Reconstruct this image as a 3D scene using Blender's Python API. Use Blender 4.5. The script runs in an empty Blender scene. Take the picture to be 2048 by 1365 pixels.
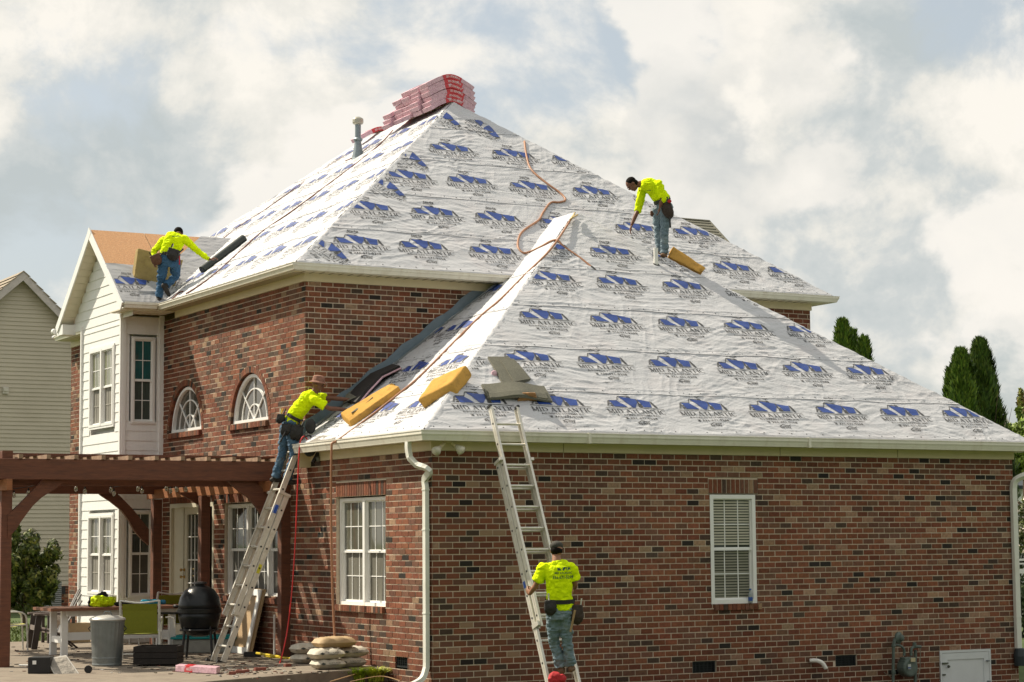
import bpy, bmesh, math, random
import numpy as np
from mathutils import Vector, Matrix, noise as mnoise
random.seed(7)
V = Vector
# ---------------------------------------------------------------- camera, world, sun
F_PX = 4107.65
CAM = V((-12.369012, -24.390064, -1.203732))
PITCH, ROLL, YAW = math.radians(5.55076), math.radians(-0.471937), math.radians(29.148543)
_f = V((math.sin(YAW), math.cos(YAW), 0)); _r = V((math.cos(YAW), -math.sin(YAW), 0)); _u = V((0, 0, 1))
FWD = _f*math.cos(PITCH) + _u*math.sin(PITCH); U2 = _u*math.cos(PITCH) - _f*math.sin(PITCH)
RGT = _r*math.cos(ROLL) + U2*math.sin(ROLL); UPV = U2*math.cos(ROLL) - _r*math.sin(ROLL)
SUN = V((-0.40, 0.55, 0.735)).normalized()

scene = bpy.context.scene
cd = bpy.data.cameras.new('camera'); co = bpy.data.objects.new('camera', cd); scene.collection.objects.link(co)
cd.sensor_width = 36; cd.lens = 36*F_PX/2048; cd.clip_end = 3000; cd.clip_start = .1
m = Matrix((RGT, UPV, -FWD)).transposed().to_4x4(); m.translation = CAM; co.matrix_world = m
scene.camera = co
scene.view_settings.view_transform = 'Standard'; scene.view_settings.look = 'None'
scene.view_settings.exposure = 0.45; scene.view_settings.gamma = 1; scene.view_settings.use_curve_mapping = False

def build_world():
    w = bpy.data.worlds.new('World'); scene.world = w; w.use_nodes = True
    N, L = w.node_tree.nodes, w.node_tree.links; N.clear()
    def nd(t, **k):
        n = N.new(t)
        for a, b in k.items(): setattr(n, a, b)
        return n
    def mth(op, a, b=None, c=None, clamp=False):
        n = nd('ShaderNodeMath', operation=op, use_clamp=clamp)
        for i, x in enumerate((a, b, c)):
            if x is None: continue
            if isinstance(x, (int, float)): n.inputs[i].default_value = x
            else: L.new(x, n.inputs[i])
        return n.outputs[0]
    out = nd('ShaderNodeOutputWorld')
    sky = nd('ShaderNodeTexSky', sky_type='NISHITA'); sky.sun_disc = False
    sky.sun_elevation = math.asin(SUN.z); sky.sun_rotation = math.atan2(SUN.x, SUN.y)
    sky.air_density = 1.0; sky.dust_density = 3.0; sky.ozone_density = 1.0
    b1 = nd('ShaderNodeBackground'); b1.inputs[1].default_value = SKY_STRENGTH
    tint = nd('ShaderNodeMixRGB', blend_type='MIX'); tint.inputs[0].default_value = 0.45
    L.new(sky.outputs[0], tint.inputs[1]); tint.inputs[2].default_value = (9.4, 10.0, 9.9, 1)
    L.new(tint.outputs[0], b1.inputs[0])
    tc = nd('ShaderNodeTexCoord')
    def noise(scale, detail, rough, off=(0, 0, 0), zs=1.6, dist=0.0):
        mp = nd('ShaderNodeMapping'); mp.inputs['Location'].default_value = off; mp.inputs['Scale'].default_value = (1, 1, zs)
        L.new(tc.outputs['Generated'], mp.inputs[0])
        n = nd('ShaderNodeTexNoise'); n.inputs['Scale'].default_value = scale; n.inputs['Detail'].default_value = detail
        n.inputs['Roughness'].default_value = rough; n.inputs['Distortion'].default_value = dist
        L.new(mp.outputs[0], n.inputs['Vector']); return n.outputs[0]
    def blob(x, y, rad, soft=1.0):     # soft patch of the sky around one compass direction
        d = (FWD*F_PX + RGT*(x-1024) - UPV*(y-682.5)).normalized()
        vm = nd('ShaderNodeVectorMath', operation='DISTANCE'); L.new(tc.outputs['Generated'], vm.inputs[0]); vm.inputs[1].default_value = d
        mr = nd('ShaderNodeMapRange', interpolation_type='SMOOTHSTEP'); L.new(vm.outputs['Value'], mr.inputs[0])
        mr.inputs[1].default_value = 0; mr.inputs[2].default_value = rad/F_PX*soft; mr.inputs[3].default_value = 1; mr.inputs[4].default_value = 0
        return mr.outputs[0]
    o1 = (3.1, 1.7, .4); d = .03
    o2 = (3.1-d*.9, 1.7+d*.2, .4+d*1.7)
    big = noise(5.2, 3, .5, (7.3, 2.2, 5.1), 1.5)
    n1 = noise(11, 14, .60, o1, 1.2, .25); n2 = noise(11, 6, .58, o2, 1.2, .25)
    # coverage
    cov = mth('ADD', mth('MULTIPLY', n1, .62), mth('MULTIPLY', big, .55))
    for (x, y, r, a) in CLOUD_BIAS: cov = mth('ADD', cov, mth('MULTIPLY', blob(x, y, r), a))
    mask = nd('ShaderNodeMapRange', interpolation_type='SMOOTHSTEP'); L.new(cov, mask.inputs[0])
    mask.inputs[1].default_value = .455; mask.inputs[2].default_value = .60
    # lit side against shaded side
    lit = mth('MULTIPLY_ADD', mth('SUBTRACT', n1, n2), 3.0, .62)
    fine = noise(34, 12, .64, (1, 5, 2), 1.15, .25)
    lit = mth('ADD', lit, mth('MULTIPLY', mth('SUBTRACT', fine, .5), .85))
    thick = mth('MULTIPLY', mth('SUBTRACT', cov, .62), -1.1)
    lit = mth('ADD', lit, thick)
    for (x, y, r, a) in SHADE_BIAS: lit = mth('ADD', lit, mth('MULTIPLY', blob(x, y, r), a))
    lit = mth('MAXIMUM', mth('MINIMUM', lit, 1.0), 0.0)
    cr = nd('ShaderNodeValToRGB'); L.new(lit, cr.inputs[0])
    e = cr.color_ramp.elements; e[0].position = 0; e[0].color = (.55, .60, .605, 1); e[1].position = 1; e[1].color = (1.0, .955, .87, 1)
    x = e.new(.35); x.color = (.655, .685, .675, 1); x = e.new(.62); x.color = (.84, .825, .765, 1)
    # nearer cumulus layer with firm edges, lit from the sun side
    m1 = noise(8.5, 15, .53, (5.3, 9.1, 2.6), 1.25, .15); m2 = noise(8.5, 7, .53, (5.3-d*.9, 9.1+d*.2, 2.6+d*1.9), 1.25, .15)
    c2 = mth('ADD', mth('MULTIPLY', m1, .8), mth('MULTIPLY', big, .25))
    for (x, y, r, a) in CUMULUS: c2 = mth('ADD', c2, mth('MULTIPLY', blob(x, y, r), a))
    mk2 = nd('ShaderNodeMapRange', interpolation_type='SMOOTHSTEP'); L.new(c2, mk2.inputs[0]); mk2.inputs[1].default_value = .545; mk2.inputs[2].default_value = .60; mk2.inputs[4].default_value = .9
    lit2 = mth('ADD', mth('MULTIPLY_ADD', mth('SUBTRACT', m1, m2), 3.2, .72), mth('MULTIPLY', mth('SUBTRACT', fine, .5), .35)); lit2 = mth('SUBTRACT', lit2, mth('MULTIPLY', mth('SUBTRACT', c2, .6), 1.1))
    cr2 = nd('ShaderNodeValToRGB'); L.new(lit2, cr2.inputs[0]); e = cr2.color_ramp.elements
    e[0].position = .1; e[0].color = (.60, .63, .63, 1); e[1].position = .95; e[1].color = (1.0, .955, .88, 1); x = e.new(.5); x.color = (.83, .815, .765, 1)
    mxc = nd('ShaderNodeMixRGB'); L.new(mk2.outputs[0], mxc.inputs[0]); L.new(cr.outputs[0], mxc.inputs[1]); L.new(cr2.outputs[0], mxc.inputs[2]); mask2 = mth('MAXIMUM', mask.outputs[0], mk2.outputs[0])
    b2 = nd('ShaderNodeBackground'); b2.inputs[1].default_value = CLOUD_STRENGTH; L.new(mxc.outputs[0], b2.inputs[0])
    mx = nd('ShaderNodeMixShader'); L.new(mask2, mx.inputs[0]); L.new(b1.outputs[0], mx.inputs[1]); L.new(b2.outputs[0], mx.inputs[2])
    L.new(mx.outputs[0], out.inputs[0])
SKY_STRENGTH = 0.07
CLOUD_STRENGTH = 0.72
CUMULUS = [(430, 170, 330, .09), (880, 60, 240, .07), (700, 330, 200, .05), (1560, 330, 480, .09), (1250, 300, 160, .03), (1820, 60, 260, .06), (250, 380, 220, -.08), (1180, 90, 200, -.08), (1380, 90, 120, -.05)]
CLOUD_BIAS = [(230, 60, 260, -.05), (1290, 110, 260, -.16), (1060, 60, 240, -.05), (560, 300, 520, .10), (1600, 250, 520, .14), (200, 470, 300, .02), (460, 40, 120, -.10), (1900, 500, 300, .04), (40, 560, 160, -.1)]
SHADE_BIAS = [(230, 370, 330, -.42), (60, 200, 260, -.28), (1930, 330, 380, -.12), (1700, 420, 420, -.08), (1350, 180, 260, .35), (520, 180, 320, .38), (880, 90, 300, .2), (1450, 40, 160, .2)]
build_world()
sl = bpy.data.lights.new('sun', 'SUN'); sl.energy = 5.0; sl.angle = math.radians(.6); sl.color = (1, .90, .73)
so = bpy.data.objects.new('sun', sl); scene.collection.objects.link(so)
so.rotation_euler = SUN.to_track_quat('Z', 'Y').to_euler(); so.location = (0, 0, 30)

# ---------------------------------------------------------------- measuring helpers (2048 x 1365 photo units -> a point on a real plane)
def ray(x, y): return (FWD*F_PX + RGT*(x-1024) - UPV*(y-682.5)).normalized()
def at(x, y, X=None, Y=None, Z=None, D=None, n=None, P=None):
    d = ray(x, y)
    if X is not None: t = (X-CAM.x)/d.x
    elif Y is not None: t = (Y-CAM.y)/d.y
    elif Z is not None: t = (Z-CAM.z)/d.z
    elif D is not None: t = D/d.dot(FWD)
    else: t = n.dot(P-CAM)/n.dot(d)
    return CAM + d*t
def pxsize(P): return F_PX/((P-CAM).dot(FWD))

# ---------------------------------------------------------------- materials
def srgb(h):
    c = [int(h[i:i+2], 16)/255 for i in (0, 2, 4)]
    return tuple(x/12.92 if x < .04045 else ((x+.055)/1.055)**2.4 for x in c)
_M = {}
def mat(name, col, rough=.6, var=.15, vs=8.0, bump=0.0, bs=30.0, metal=0.0, spec=.5, attr=None, stretch=None, dirt=None, dirt_scale=1.5, dirt_amt=.5, coat=0, trans=0, sheen=0, dist=.01, weave=None, emit=None):
    if name in _M: return _M[name]
    mt = bpy.data.materials.new(name); mt.use_nodes = True; _M[name] = mt
    N, L = mt.node_tree.nodes, mt.node_tree.links
    p = N['Principled BSDF']; p.inputs['Roughness'].default_value = rough; p.inputs['Metallic'].default_value = metal
    p.inputs['Specular IOR Level'].default_value = spec
    if coat: p.inputs['Coat Weight'].default_value = coat; p.inputs['Coat Roughness'].default_value = .08
    if trans: p.inputs['Transmission Weight'].default_value = trans
    tc = N.new('ShaderNodeTexCoord'); mp = N.new('ShaderNodeMapping'); L.new(tc.outputs['Object'], mp.inputs[0])
    if stretch: mp.inputs['Scale'].default_value = stretch
    ns = N.new('ShaderNodeTexNoise'); ns.inputs['Scale'].default_value = vs; ns.inputs['Detail'].default_value = 6; ns.inputs['Roughness'].default_value = .6
    L.new(mp.outputs[0], ns.inputs['Vector'])
    mr = N.new('ShaderNodeMapRange'); L.new(ns.outputs[0], mr.inputs[0]); mr.inputs[1].default_value = .25; mr.inputs[2].default_value = .75
    mr.inputs[3].default_value = 1-var; mr.inputs[4].default_value = 1+var
    mul = N.new('ShaderNodeVectorMath'); mul.operation = 'SCALE'
    if attr:
        a = N.new('ShaderNodeAttribute'); a.attribute_name = attr; L.new(a.outputs['Color'], mul.inputs[0])
    else: mul.inputs[0].default_value = col[:3]
    L.new(mr.outputs[0], mul.inputs['Scale'])
    src = mul.outputs[0]
    if dirt:
        n2 = N.new('ShaderNodeTexNoise'); n2.inputs['Scale'].default_value = dirt_scale; n2.inputs['Detail'].default_value = 8; n2.inputs['Roughness'].default_value = .65
        L.new(mp.outputs[0], n2.inputs['Vector'])
        m2 = N.new('ShaderNodeMapRange'); L.new(n2.outputs[0], m2.inputs[0]); m2.inputs[1].default_value = .5; m2.inputs[2].default_value = .72; m2.inputs[4].default_value = dirt_amt
        mx = N.new('ShaderNodeMixRGB'); L.new(m2.outputs[0], mx.inputs[0]); L.new(src, mx.inputs[1]); mx.inputs[2].default_value = (*dirt[:3], 1)
        src = mx.outputs[0]
    L.new(src, p.inputs['Base Color'])
    if bump:
        nb = N.new('ShaderNodeTexNoise'); nb.inputs['Scale'].default_value = bs; nb.inputs['Detail'].default_value = 5
        L.new(mp.outputs[0], nb.inputs['Vector'])
        b = N.new('ShaderNodeBump'); b.inputs['Strength'].default_value = bump; b.inputs['Distance'].default_value = dist
        L.new(nb.outputs[0], b.inputs['Height']); L.new(b.outputs[0], p.inputs['Normal'])
    if emit: p.inputs['Emission Color'].default_value = (*emit[:3], 1); p.inputs['Emission Strength'].default_value = emit[3]
    return mt

BRICK = mat('brick_mix', (0, 0, 0), .85, .38, 24, .7, 90, attr='bc', spec=.25, dist=.006)
MORTAR = mat('mortar', (.60, .51, .40), .95, .15, 20, .5, 120, spec=.1)
TRIM = mat('cream_trim', (.66, .57, .37), .5, .05, 3, 0, dirt=(.42, .36, .24), dirt_scale=2.5, dirt_amt=.25)
GUTTER = mat('gutter_metal', (.74, .71, .61), .4, .06, 4, stretch=(1, 1, .35), dirt=(.46, .38, .27), dirt_scale=7, dirt_amt=.45)
SOFFIT = mat('soffit_vinyl', (.66, .60, .45), .5, .06, 5)
WHITE = mat('white_paint', (.80, .80, .78), .4, .04, 6)
SIDING = mat('white_siding', (.80, .80, .78), .5, .07, 3.0, .35, 60, stretch=(6, 6, .7), dirt=(.62, .60, .55), dirt_scale=3, dirt_amt=.2)
NSIDING = mat('grey_siding', (.46, .415, .33), .6, .06, 1.2, dirt=(.32, .28, .2), dirt_scale=.8, dirt_amt=.3)
OSB = mat('osb_board', (.50, .26, .12), .8, .38, 40, .3, 60, stretch=(1, 2.4, 1), dirt=(.66, .44, .25), dirt_scale=34, dirt_amt=.9)
ICE = mat('blue_membrane', (.15, .20, .24), .5, .15, 6, .3, 20)
GREYSH = mat('grey_shingle', (.17, .165, .13), .95, .25, 60, .6, 200, spec=.2, dirt=(.10, .10, .085), dirt_scale=5, dirt_amt=.5)
PINK = mat('pink_wrap', (.62, .40, .46), .35, .2, 25, .5, 40, dirt=(.42, .18, .26), dirt_scale=18, dirt_amt=.6)
REDWRAP = mat('red_wrap', (.55, .035, .045), .3, .15, 20, .3, 40)
PRINTW = mat('white_print', (.75, .62, .62), .5, .05)
FOAM = mat('yellow_foam', (.58, .33, .085), .95, .14, 9, .5, 60, dirt=(.30, .17, .055), dirt_scale=9, dirt_amt=.85, spec=.1)
ALU = mat('aluminium', (.68, .65, .58), .45, .10, 14, metal=.45, dirt=(.46, .40, .32), dirt_scale=8, dirt_amt=.5)
GALV = mat('galvanised', (.20, .22, .22), .45, .15, 9, metal=.6, dirt=(.25, .26, .26), dirt_scale=5, dirt_amt=.5)
BLACK = mat('black_part', (.012, .012, .013), .5, .2, 20)
GLOSSBLACK = mat('black_glaze', (.006, .008, .010), .28, .2, 40, .15, 260, spec=.35)
HOSE = mat('tan_hose', (.36, .17, .09), .55, .15, 15)
DHOSE = mat('brown_rope', (.17, .055, .03), .7, .2, 15)
REDHOSE = mat('red_hose', (.65, .03, .03), .4, .1, 15)
OWOOD = mat('pergola_sunlit_orange', (.27, .10, .035), .65, .3, 5, .3, 40, stretch=(1.2, 1.2, 9))  # pergola timber with sunlight painted in: brighter orange for the side beams
PWOOD = mat('pergola_stain', (.135, .045, .021), .65, .32, 5, .35, 40, stretch=(1.2, 1.2, 9), dirt=(.05, .02, .012), dirt_scale=2.2, dirt_amt=.6)
PWOODX = mat('pergola_stain_beam', (.135, .045, .021), .65, .32, 5, .35, 40, stretch=(1.2, 6, 9), dirt=(.05, .02, .012), dirt_scale=2.2, dirt_amt=.6)
PEND = mat('cut_timber', (.45, .30, .19), .8, .2, 20)
CONC = mat('patio_paver', (.20, .165, .125), .9, .2, 5, .4, 50, dirt=(.14, .10, .075), dirt_scale=2.2, dirt_amt=.75)
SOIL = mat('mulch', (.10, .05, .03), .95, .5, 30, 1.0, 40)
GRASSG = mat('lawn_soil', (.055, .085, .018), .95, .35, 3, .8, 50)
PVC = mat('pvc', (.78, .77, .72), .35, .05, 8)
GREENP = mat('meter_green', (.085, .115, .10), .5, .18, 12, dirt=(.16, .19, .17), dirt_scale=6, dirt_amt=.5)

def glass_mat(name, col, rough=.04):
    return mat(name, col, rough, .25, 2.0, spec=.9)
GLASS = glass_mat('window_glass', (.045, .05, .04))
TEAL = mat('teal_glass', (.008, .095, .10), .06, .55, 3.0, spec=.9, stretch=(14, 14, 1.2))
SCREEN = mat('insect_screen', (.20, .19, .165), .7, .12, 3)
BLIND = mat('window_blind', (.48, .46, .37), .5, .08, 9)
CURT = mat('curtain', (.26, .25, .18), .8, .3, 3, stretch=(10, 10, .6))

# ---------------------------------------------------------------- mesh builder
class MB:
    def __init__(s): s.v = []; s.f = []; s.c = []
    def add(s, vs, fs, col=None):
        o = len(s.v); s.v += [tuple(p) for p in vs]; s.f += [tuple(i+o for i in f) for f in fs]; s.c += [col]*len(fs)
        return s
    def box(s, c, dx, dy, dz, X=V((1, 0, 0)), Y=V((0, 1, 0)), Z=V((0, 0, 1)), col=None, open_back=False):
        c = V(c); vs = []
        for k in (-1, 1):
            for j in (-1, 1):
                for i in (-1, 1): vs.append(c + X*(i*dx/2) + Y*(j*dy/2) + Z*(k*dz/2))
        fs = [(0, 2, 3, 1), (4, 5, 7, 6), (0, 1, 5, 4), (1, 3, 7, 5), (2, 0, 4, 6)]
        if not open_back: fs.append((3, 2, 6, 7))
        return s.add(vs, fs, col)
    def bbox(s, p0, p1, col=None):
        p0, p1 = V(p0), V(p1); c = (p0+p1)/2
        return s.box(c, abs(p1.x-p0.x), abs(p1.y-p0.y), abs(p1.z-p0.z), col=col)
    def bar(s, a, b, w, h, up=V((0, 0, 1)), col=None):
        a, b = V(a), V(b); Z = (b-a); l = Z.length; Z.normalize(); X = up.cross(Z)
        if X.length < 1e-4: X = V((1, 0, 0)).cross(Z)
        X.normalize(); Y = Z.cross(X)
        return s.box((a+b)/2, w, h, l, X, Y, Z, col)
    def tube(s, pts, r, n=8, col=None, cap=True, flat=1.0, up=None):
        pts = [V(p) for p in pts]; vs = []; fs = []; m_ = len(pts); prev = None
        for i, p in enumerate(pts):
            t = (pts[min(i+1, m_-1)] - pts[max(i-1, 0)])
            t = t.normalized() if t.length > 1e-9 else V((0, 0, 1))
            if prev is None:
                a = V(up) if up is not None else (V((0, 0, 1)) if abs(t.z) < .9 else V((1, 0, 0)))
                x = a.cross(t).normalized()
            else:
                x = (prev - t*prev.dot(t))
                x = x.normalized() if x.length > 1e-6 else V((1, 0, 0))
            prev = x; y = t.cross(x); ri = r[i] if isinstance(r, (list, tuple)) else r
            for k in range(n):
                a = 2*math.pi*k/n; vs.append(p + x*(ri*math.cos(a)) + y*(ri*flat*math.sin(a)))
        for i in range(m_-1):
            for k in range(n):
                k2 = (k+1) % n; fs.append((i*n+k, i*n+k2, (i+1)*n+k2, (i+1)*n+k))
        if cap: fs.append(tuple(range(n-1, -1, -1))); fs.append(tuple((m_-1)*n+k for k in range(n)))
        return s.add(vs, fs, col)
    def lathe(s, c, prof, n=20, axis=V((0, 0, 1)), x=None, col=None):
        c = V(c); axis = V(axis).normalized(); x = (V((1, 0, 0)) if abs(axis.x) < .9 else V((0, 1, 0))) if x is None else x
        x = (x-axis*x.dot(axis)).normalized(); y = axis.cross(x); vs = []; fs = []
        for (r, z) in prof:
            for k in range(n):
                a = 2*math.pi*k/n; vs.append(c + x*(r*math.cos(a)) + y*(r*math.sin(a)) + axis*z)
        for i in range(len(prof)-1):
            for k in range(n):
                k2 = (k+1) % n; fs.append((i*n+k, i*n+k2, (i+1)*n+k2, (i+1)*n+k))
        fs.append(tuple(range(n-1, -1, -1))); fs.append(tuple((len(prof)-1)*n+k for k in range(n)))
        return s.add(vs, fs, col)
    def prism(s, poly, O, X, Y, Nn, t, col=None):
        O = V(O); n = len(poly)
        vs = [O + X*p[0] + Y*p[1] for p in poly] + [O + X*p[0] + Y*p[1] + Nn*t for p in poly]
        fs = [tuple(range(n-1, -1, -1)), tuple(range(n, 2*n))] + [(i, (i+1) % n, n+(i+1) % n, n+i) for i in range(n)]
        return s.add(vs, fs, col)
    def ell(s, c, rx, ry, rz, X=V((1, 0, 0)), Y=V((0, 1, 0)), Z=V((0, 0, 1)), n=12, col=None):
        c = V(c); vs = []; fs = []; h = n//2
        for i in range(h+1):
            th = math.pi*i/h
            for k in range(n):
                a = 2*math.pi*k/n; q = max(math.sin(th), .02)
                vs.append(c + X*(rx*q*math.cos(a)) + Y*(ry*q*math.sin(a)) + Z*(rz*math.cos(th)))
        for i in range(h):
            for k in range(n):
                k2 = (k+1) % n; fs.append((i*n+k, (i+1)*n+k, (i+1)*n+k2, i*n+k2))
        fs.append(tuple(range(n))); fs.append(tuple(h*n+k for k in range(n-1, -1, -1)))
        return s.add(vs, fs, col)
    def mesh(s, name, fix=True):
        me = bpy.data.meshes.new(name); me.from_pydata(s.v, [], s.f)
        if any(c is not None for c in s.c):
            a = me.color_attributes.new('bc', 'FLOAT_COLOR', 'CORNER')
            arr = np.empty((len(me.loops), 4), np.float32); i = 0
            for f, c in zip(s.f, s.c):
                k = len(f); cc = c or (.5, .5, .5); arr[i:i+k, :3] = cc[:3]; i += k
            arr[:, 3] = 1; a.data.foreach_set('color', arr.ravel())
        if fix and len(s.f) < 60000:
            b = bmesh.new(); b.from_mesh(me); bmesh.ops.recalc_face_normals(b, faces=b.faces); b.to_mesh(me); b.free()
        me.update(); return me
    def build(s, name, mt, parent=None, smooth=False, kind=None, label=None, bevel=0, fix=True):
        me = s.mesh(name, fix)
        if smooth: me.polygons.foreach_set('use_smooth', [True]*len(me.polygons))
        me.materials.append(mt); return link(name, me, parent, kind, label, bevel, smooth)
def link(name, me, parent=None, kind=None, label=None, bevel=0, smooth=False):
    o = bpy.data.objects.new(name, me); scene.collection.objects.link(o)
    if parent is not None:
        o.parent = parent
        if parent.type == 'EMPTY': o.matrix_parent_inverse = Matrix.Translation(-parent.location)
    if kind: o['kind'] = kind
    if label: o['label'] = label
    if bevel:
        b = o.modifiers.new('bevel', 'BEVEL'); b.width = bevel; b.segments = 2; b.limit_method = 'ANGLE'
    return o
def thing(name, label, cat, loc, group=None):
    o = bpy.data.objects.new(name, None); scene.collection.objects.link(o); o.location = loc; o['label'] = label; o['category'] = cat
    if group: o['group'] = group
    return o
def tag(o, label, cat, group=None):
    o['label'] = label; o['category'] = cat
    if group: o['group'] = group
    return o
def remesh(mb, name, mt, voxel, parent=None, smooth_it=4, noise_amp=0, noise_scale=6, label=None, stretch=None):
    """fuse overlapping pieces into one continuous skin"""
    me = mb.mesh(name); o = bpy.data.objects.new(name, me); scene.collection.objects.link(o)
    r = o.modifiers.new('r', 'REMESH'); r.mode = 'VOXEL'; r.voxel_size = voxel
    s_ = o.modifiers.new('s', 'SMOOTH'); s_.iterations = smooth_it; s_.factor = .5
    dg = bpy.context.evaluated_depsgraph_get(); ev = o.evaluated_get(dg); nm = bpy.data.meshes.new_from_object(ev)
    bpy.data.objects.remove(o); bpy.data.meshes.remove(me); nm.name = name
    if noise_amp:
        n_ = len(nm.vertices); co_ = np.empty(n_*3); nm.vertices.foreach_get('co', co_); no_ = np.empty(n_*3); nm.vertices.foreach_get('normal', no_)
        co_ = co_.reshape(-1, 3); no_ = no_.reshape(-1, 3); st = np.array(stretch or (1, 1, 1))
        h = (fold_noise(co_*st*noise_scale))*noise_amp
        nm.vertices.foreach_set('co', (co_ + no_*h[:, None]).ravel())
    nm.polygons.foreach_set('use_smooth', [True]*len(nm.polygons)); nm.materials.clear(); nm.materials.append(mt); nm.update()
    return link(name, nm, parent, label=label)

# ---------------------------------------------------------------- numpy noise
_rs = np.random.RandomState(11); _T = _rs.rand(4096)
def vn2(x, y, seed=0):
    xi = np.floor(x).astype(np.int64); yi = np.floor(y).astype(np.int64); fx = x-xi; fy = y-yi
    fx = fx*fx*(3-2*fx); fy = fy*fy*(3-2*fy)
    def h(a, b): return _T[(a*73856093 ^ b*19349663 ^ seed*83492791) & 4095]
    return (h(xi, yi)*(1-fx)+h(xi+1, yi)*fx)*(1-fy) + (h(xi, yi+1)*(1-fx)+h(xi+1, yi+1)*fx)*fy
def vn3(p, seed=0):
    i = np.floor(p).astype(np.int64); f = p-i; f = f*f*(3-2*f); r = 0
    for dx in (0, 1):
        for dy in (0, 1):
            for dz in (0, 1):
                w = (f[:, 0] if dx else 1-f[:, 0])*(f[:, 1] if dy else 1-f[:, 1])*(f[:, 2] if dz else 1-f[:, 2])
                r = r + w*_T[((i[:, 0]+dx)*73856093 ^ (i[:, 1]+dy)*19349663 ^ (i[:, 2]+dz)*83492791 ^ seed*2654435) & 4095]
    return r
def fold_noise(p):
    a = vn3(p, 1)-.5; b = 1-np.abs(2*vn3(p*1.9+a[:, None]*1.5, 2)-1); return a*.8 + (b-.6)*.7
def wrinkle(u, v, seed=0):
    """height of creased sheet membrane, metres"""
    wu = u + .5*(vn2(u*.9, v*.9, seed+1)-.5); wv = v + .22*(vn2(u*1.3, v*1.3, seed+2)-.5)
    h = 0
    for k, (ang, fq, st, amp, ms) in enumerate(((3, 9, .9, .0060, 1.1), (-22, 9, 1.3, .0052, 1.0), (28, 9, 1.3, .0050, 1.2), (62, 8, 1.6, .0042, .9), (-58, 8, 1.6, .0042, .8), (8, 17, 1.7, .0044, 1.8), (-16, 19, 1.9, .0040, 1.5), (22, 18, 1.9, .0036, 1.6), (-38, 16, 2.0, .0032, 1.4))):
        c, s_ = math.cos(math.radians(ang)), math.sin(math.radians(ang))
        a = (wu*c+wv*s_)*st; b = (-wu*s_+wv*c)*fq
        n = vn2(a, b, seed+10+k); rg = 1-np.abs(2*n-1); rg = rg*rg
        mk = np.clip((vn2(u*ms+3*k, v*ms, seed+40+k)-.33)*3.2, 0, 1)
        h = h + rg*mk*amp
    h = h + (vn2(u*3, v*3, seed+77)-.5)*.005
    return h
# ---------------------------------------------------------------- house data (z = 0 is the top of the wing's brick wall)
BH, BL = .0813, .2032
W1, D1, ZU, W2, LEND = 10.212, 4.225, 2.754, 9.556, 16.1
GZ = -2.93            # patio top
XL, YB, ZP = V((1, 0, 0)), V((0, 1, 0)), V((0, 0, 1))
house = thing('brick_house', 'two storey brown brick house being reroofed, its roof sheeted in printed white membrane', 'house', (0, 0, -3.1))

# ---------------------------------------------------------------- brick walls
def brick_col(k=None):
    r = random.random()
    if r < .03: c = (.026, .021, .017)
    elif r < .10: c = (.070, .045, .032)
    elif r < .165: c = (.29, .18, .115)
    elif r < .42: c = (.150, .072, .046)
    elif r < .75: c = (.20, .074, .040)
    else: c = (.155, .054, .030)
    j = random.uniform(.86, 1.14); return (c[0]*j, c[1]*j*random.uniform(.95, 1.06), c[2]*j)
BR_ALL = []
def add_bricks(O, S, N, L, ztop, zbot, openings, wall_obj, phase=0, corner0=False, skip=None):
    """rows of bricks on the wall through O along S facing N; openings(z) -> list of (s0,s1)"""
    mort = MB(); k0 = math.floor(-ztop/BH); k = k0
    while -k*BH > zbot:
        zt = min(-k*BH, ztop); zb = max(-(k+1)*BH, zbot); zm = (zt+zb)/2
        if zt-zb < .015: k += 1; continue
        cuts = sorted(openings(zm)); ivs = []; c = 0.0
        for a, b in cuts:
            if a > c: ivs.append((c, min(a, L)))
            c = max(c, b)
        if c < L: ivs.append((c, L))
        for a, b in ivs:
            if skip and skip((a+b)/2, zm) and skip(a, zm) and skip(b, zm): continue
            q = [O+S*a+ZP*zb, O+S*b+ZP*zb, O+S*b+ZP*zt, O+S*a+ZP*zt]; mort.add([p-N*.005 for p in q], [(0, 1, 2, 3)])
            off = (.5*(k % 2)+phase)*BL; j = math.floor((a-off)/BL)
            while True:
                s0 = off+j*BL; s1 = s0+BL; j += 1
                if s0 >= b-.02: break
                s0, s1 = max(s0, a-.004), min(s1, b+.004)
                if s1-s0 < .045: continue
                if skip and skip((s0+s1)/2, zm): continue
                g = .0066
                cs = O+S*((s0+s1)/2 + random.uniform(-.0015, .0015))+ZP*(zm+random.uniform(-.0012, .0012))
                BR_ALL.append((cs, S, N, (s1-s0)-2*g+random.uniform(-.002, .002), (zt-zb)-2*g, random.uniform(-.002, .0022), wall_obj, s1-s0 > BL*.95))
        k += 1
    return mort
def wall_part(name, O, S, N, L, zt, zb, opn, phase=0, skip=None, label=None):
    h = link(name, bpy.data.meshes.new(name), house, label=label)
    mb = add_bricks(O, S, N, L, zt, zb, opn, h, phase, skip=skip)
    return h, mb
def rects(rs):
    def f(z):
        return [(a, b) for (a, b, z0, z1) in rs if z0 < z < z1]
    return f
def reveal(mb, O, S, N, a, b, z0, z1, d=.11):
    """brick returns round a rectangular opening"""
    for s, n in ((a, 1), (b, -1)):
        mb.add([O+S*s+ZP*z0, O+S*s+ZP*z1, O+S*s+ZP*z1-N*d, O+S*s+ZP*z0-N*d], [(0, 1, 2, 3)])
    mb.add([O+S*a+ZP*z1, O+S*b+ZP*z1, O+S*b+ZP*z1-N*d, O+S*a+ZP*z1-N*d], [(0, 1, 2, 3)])
    mb.add([O+S*a+ZP*z0, O+S*b+ZP*z0, O+S*b+ZP*z0-N*d, O+S*a+ZP*z0-N*d], [(0, 1, 2, 3)])
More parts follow.
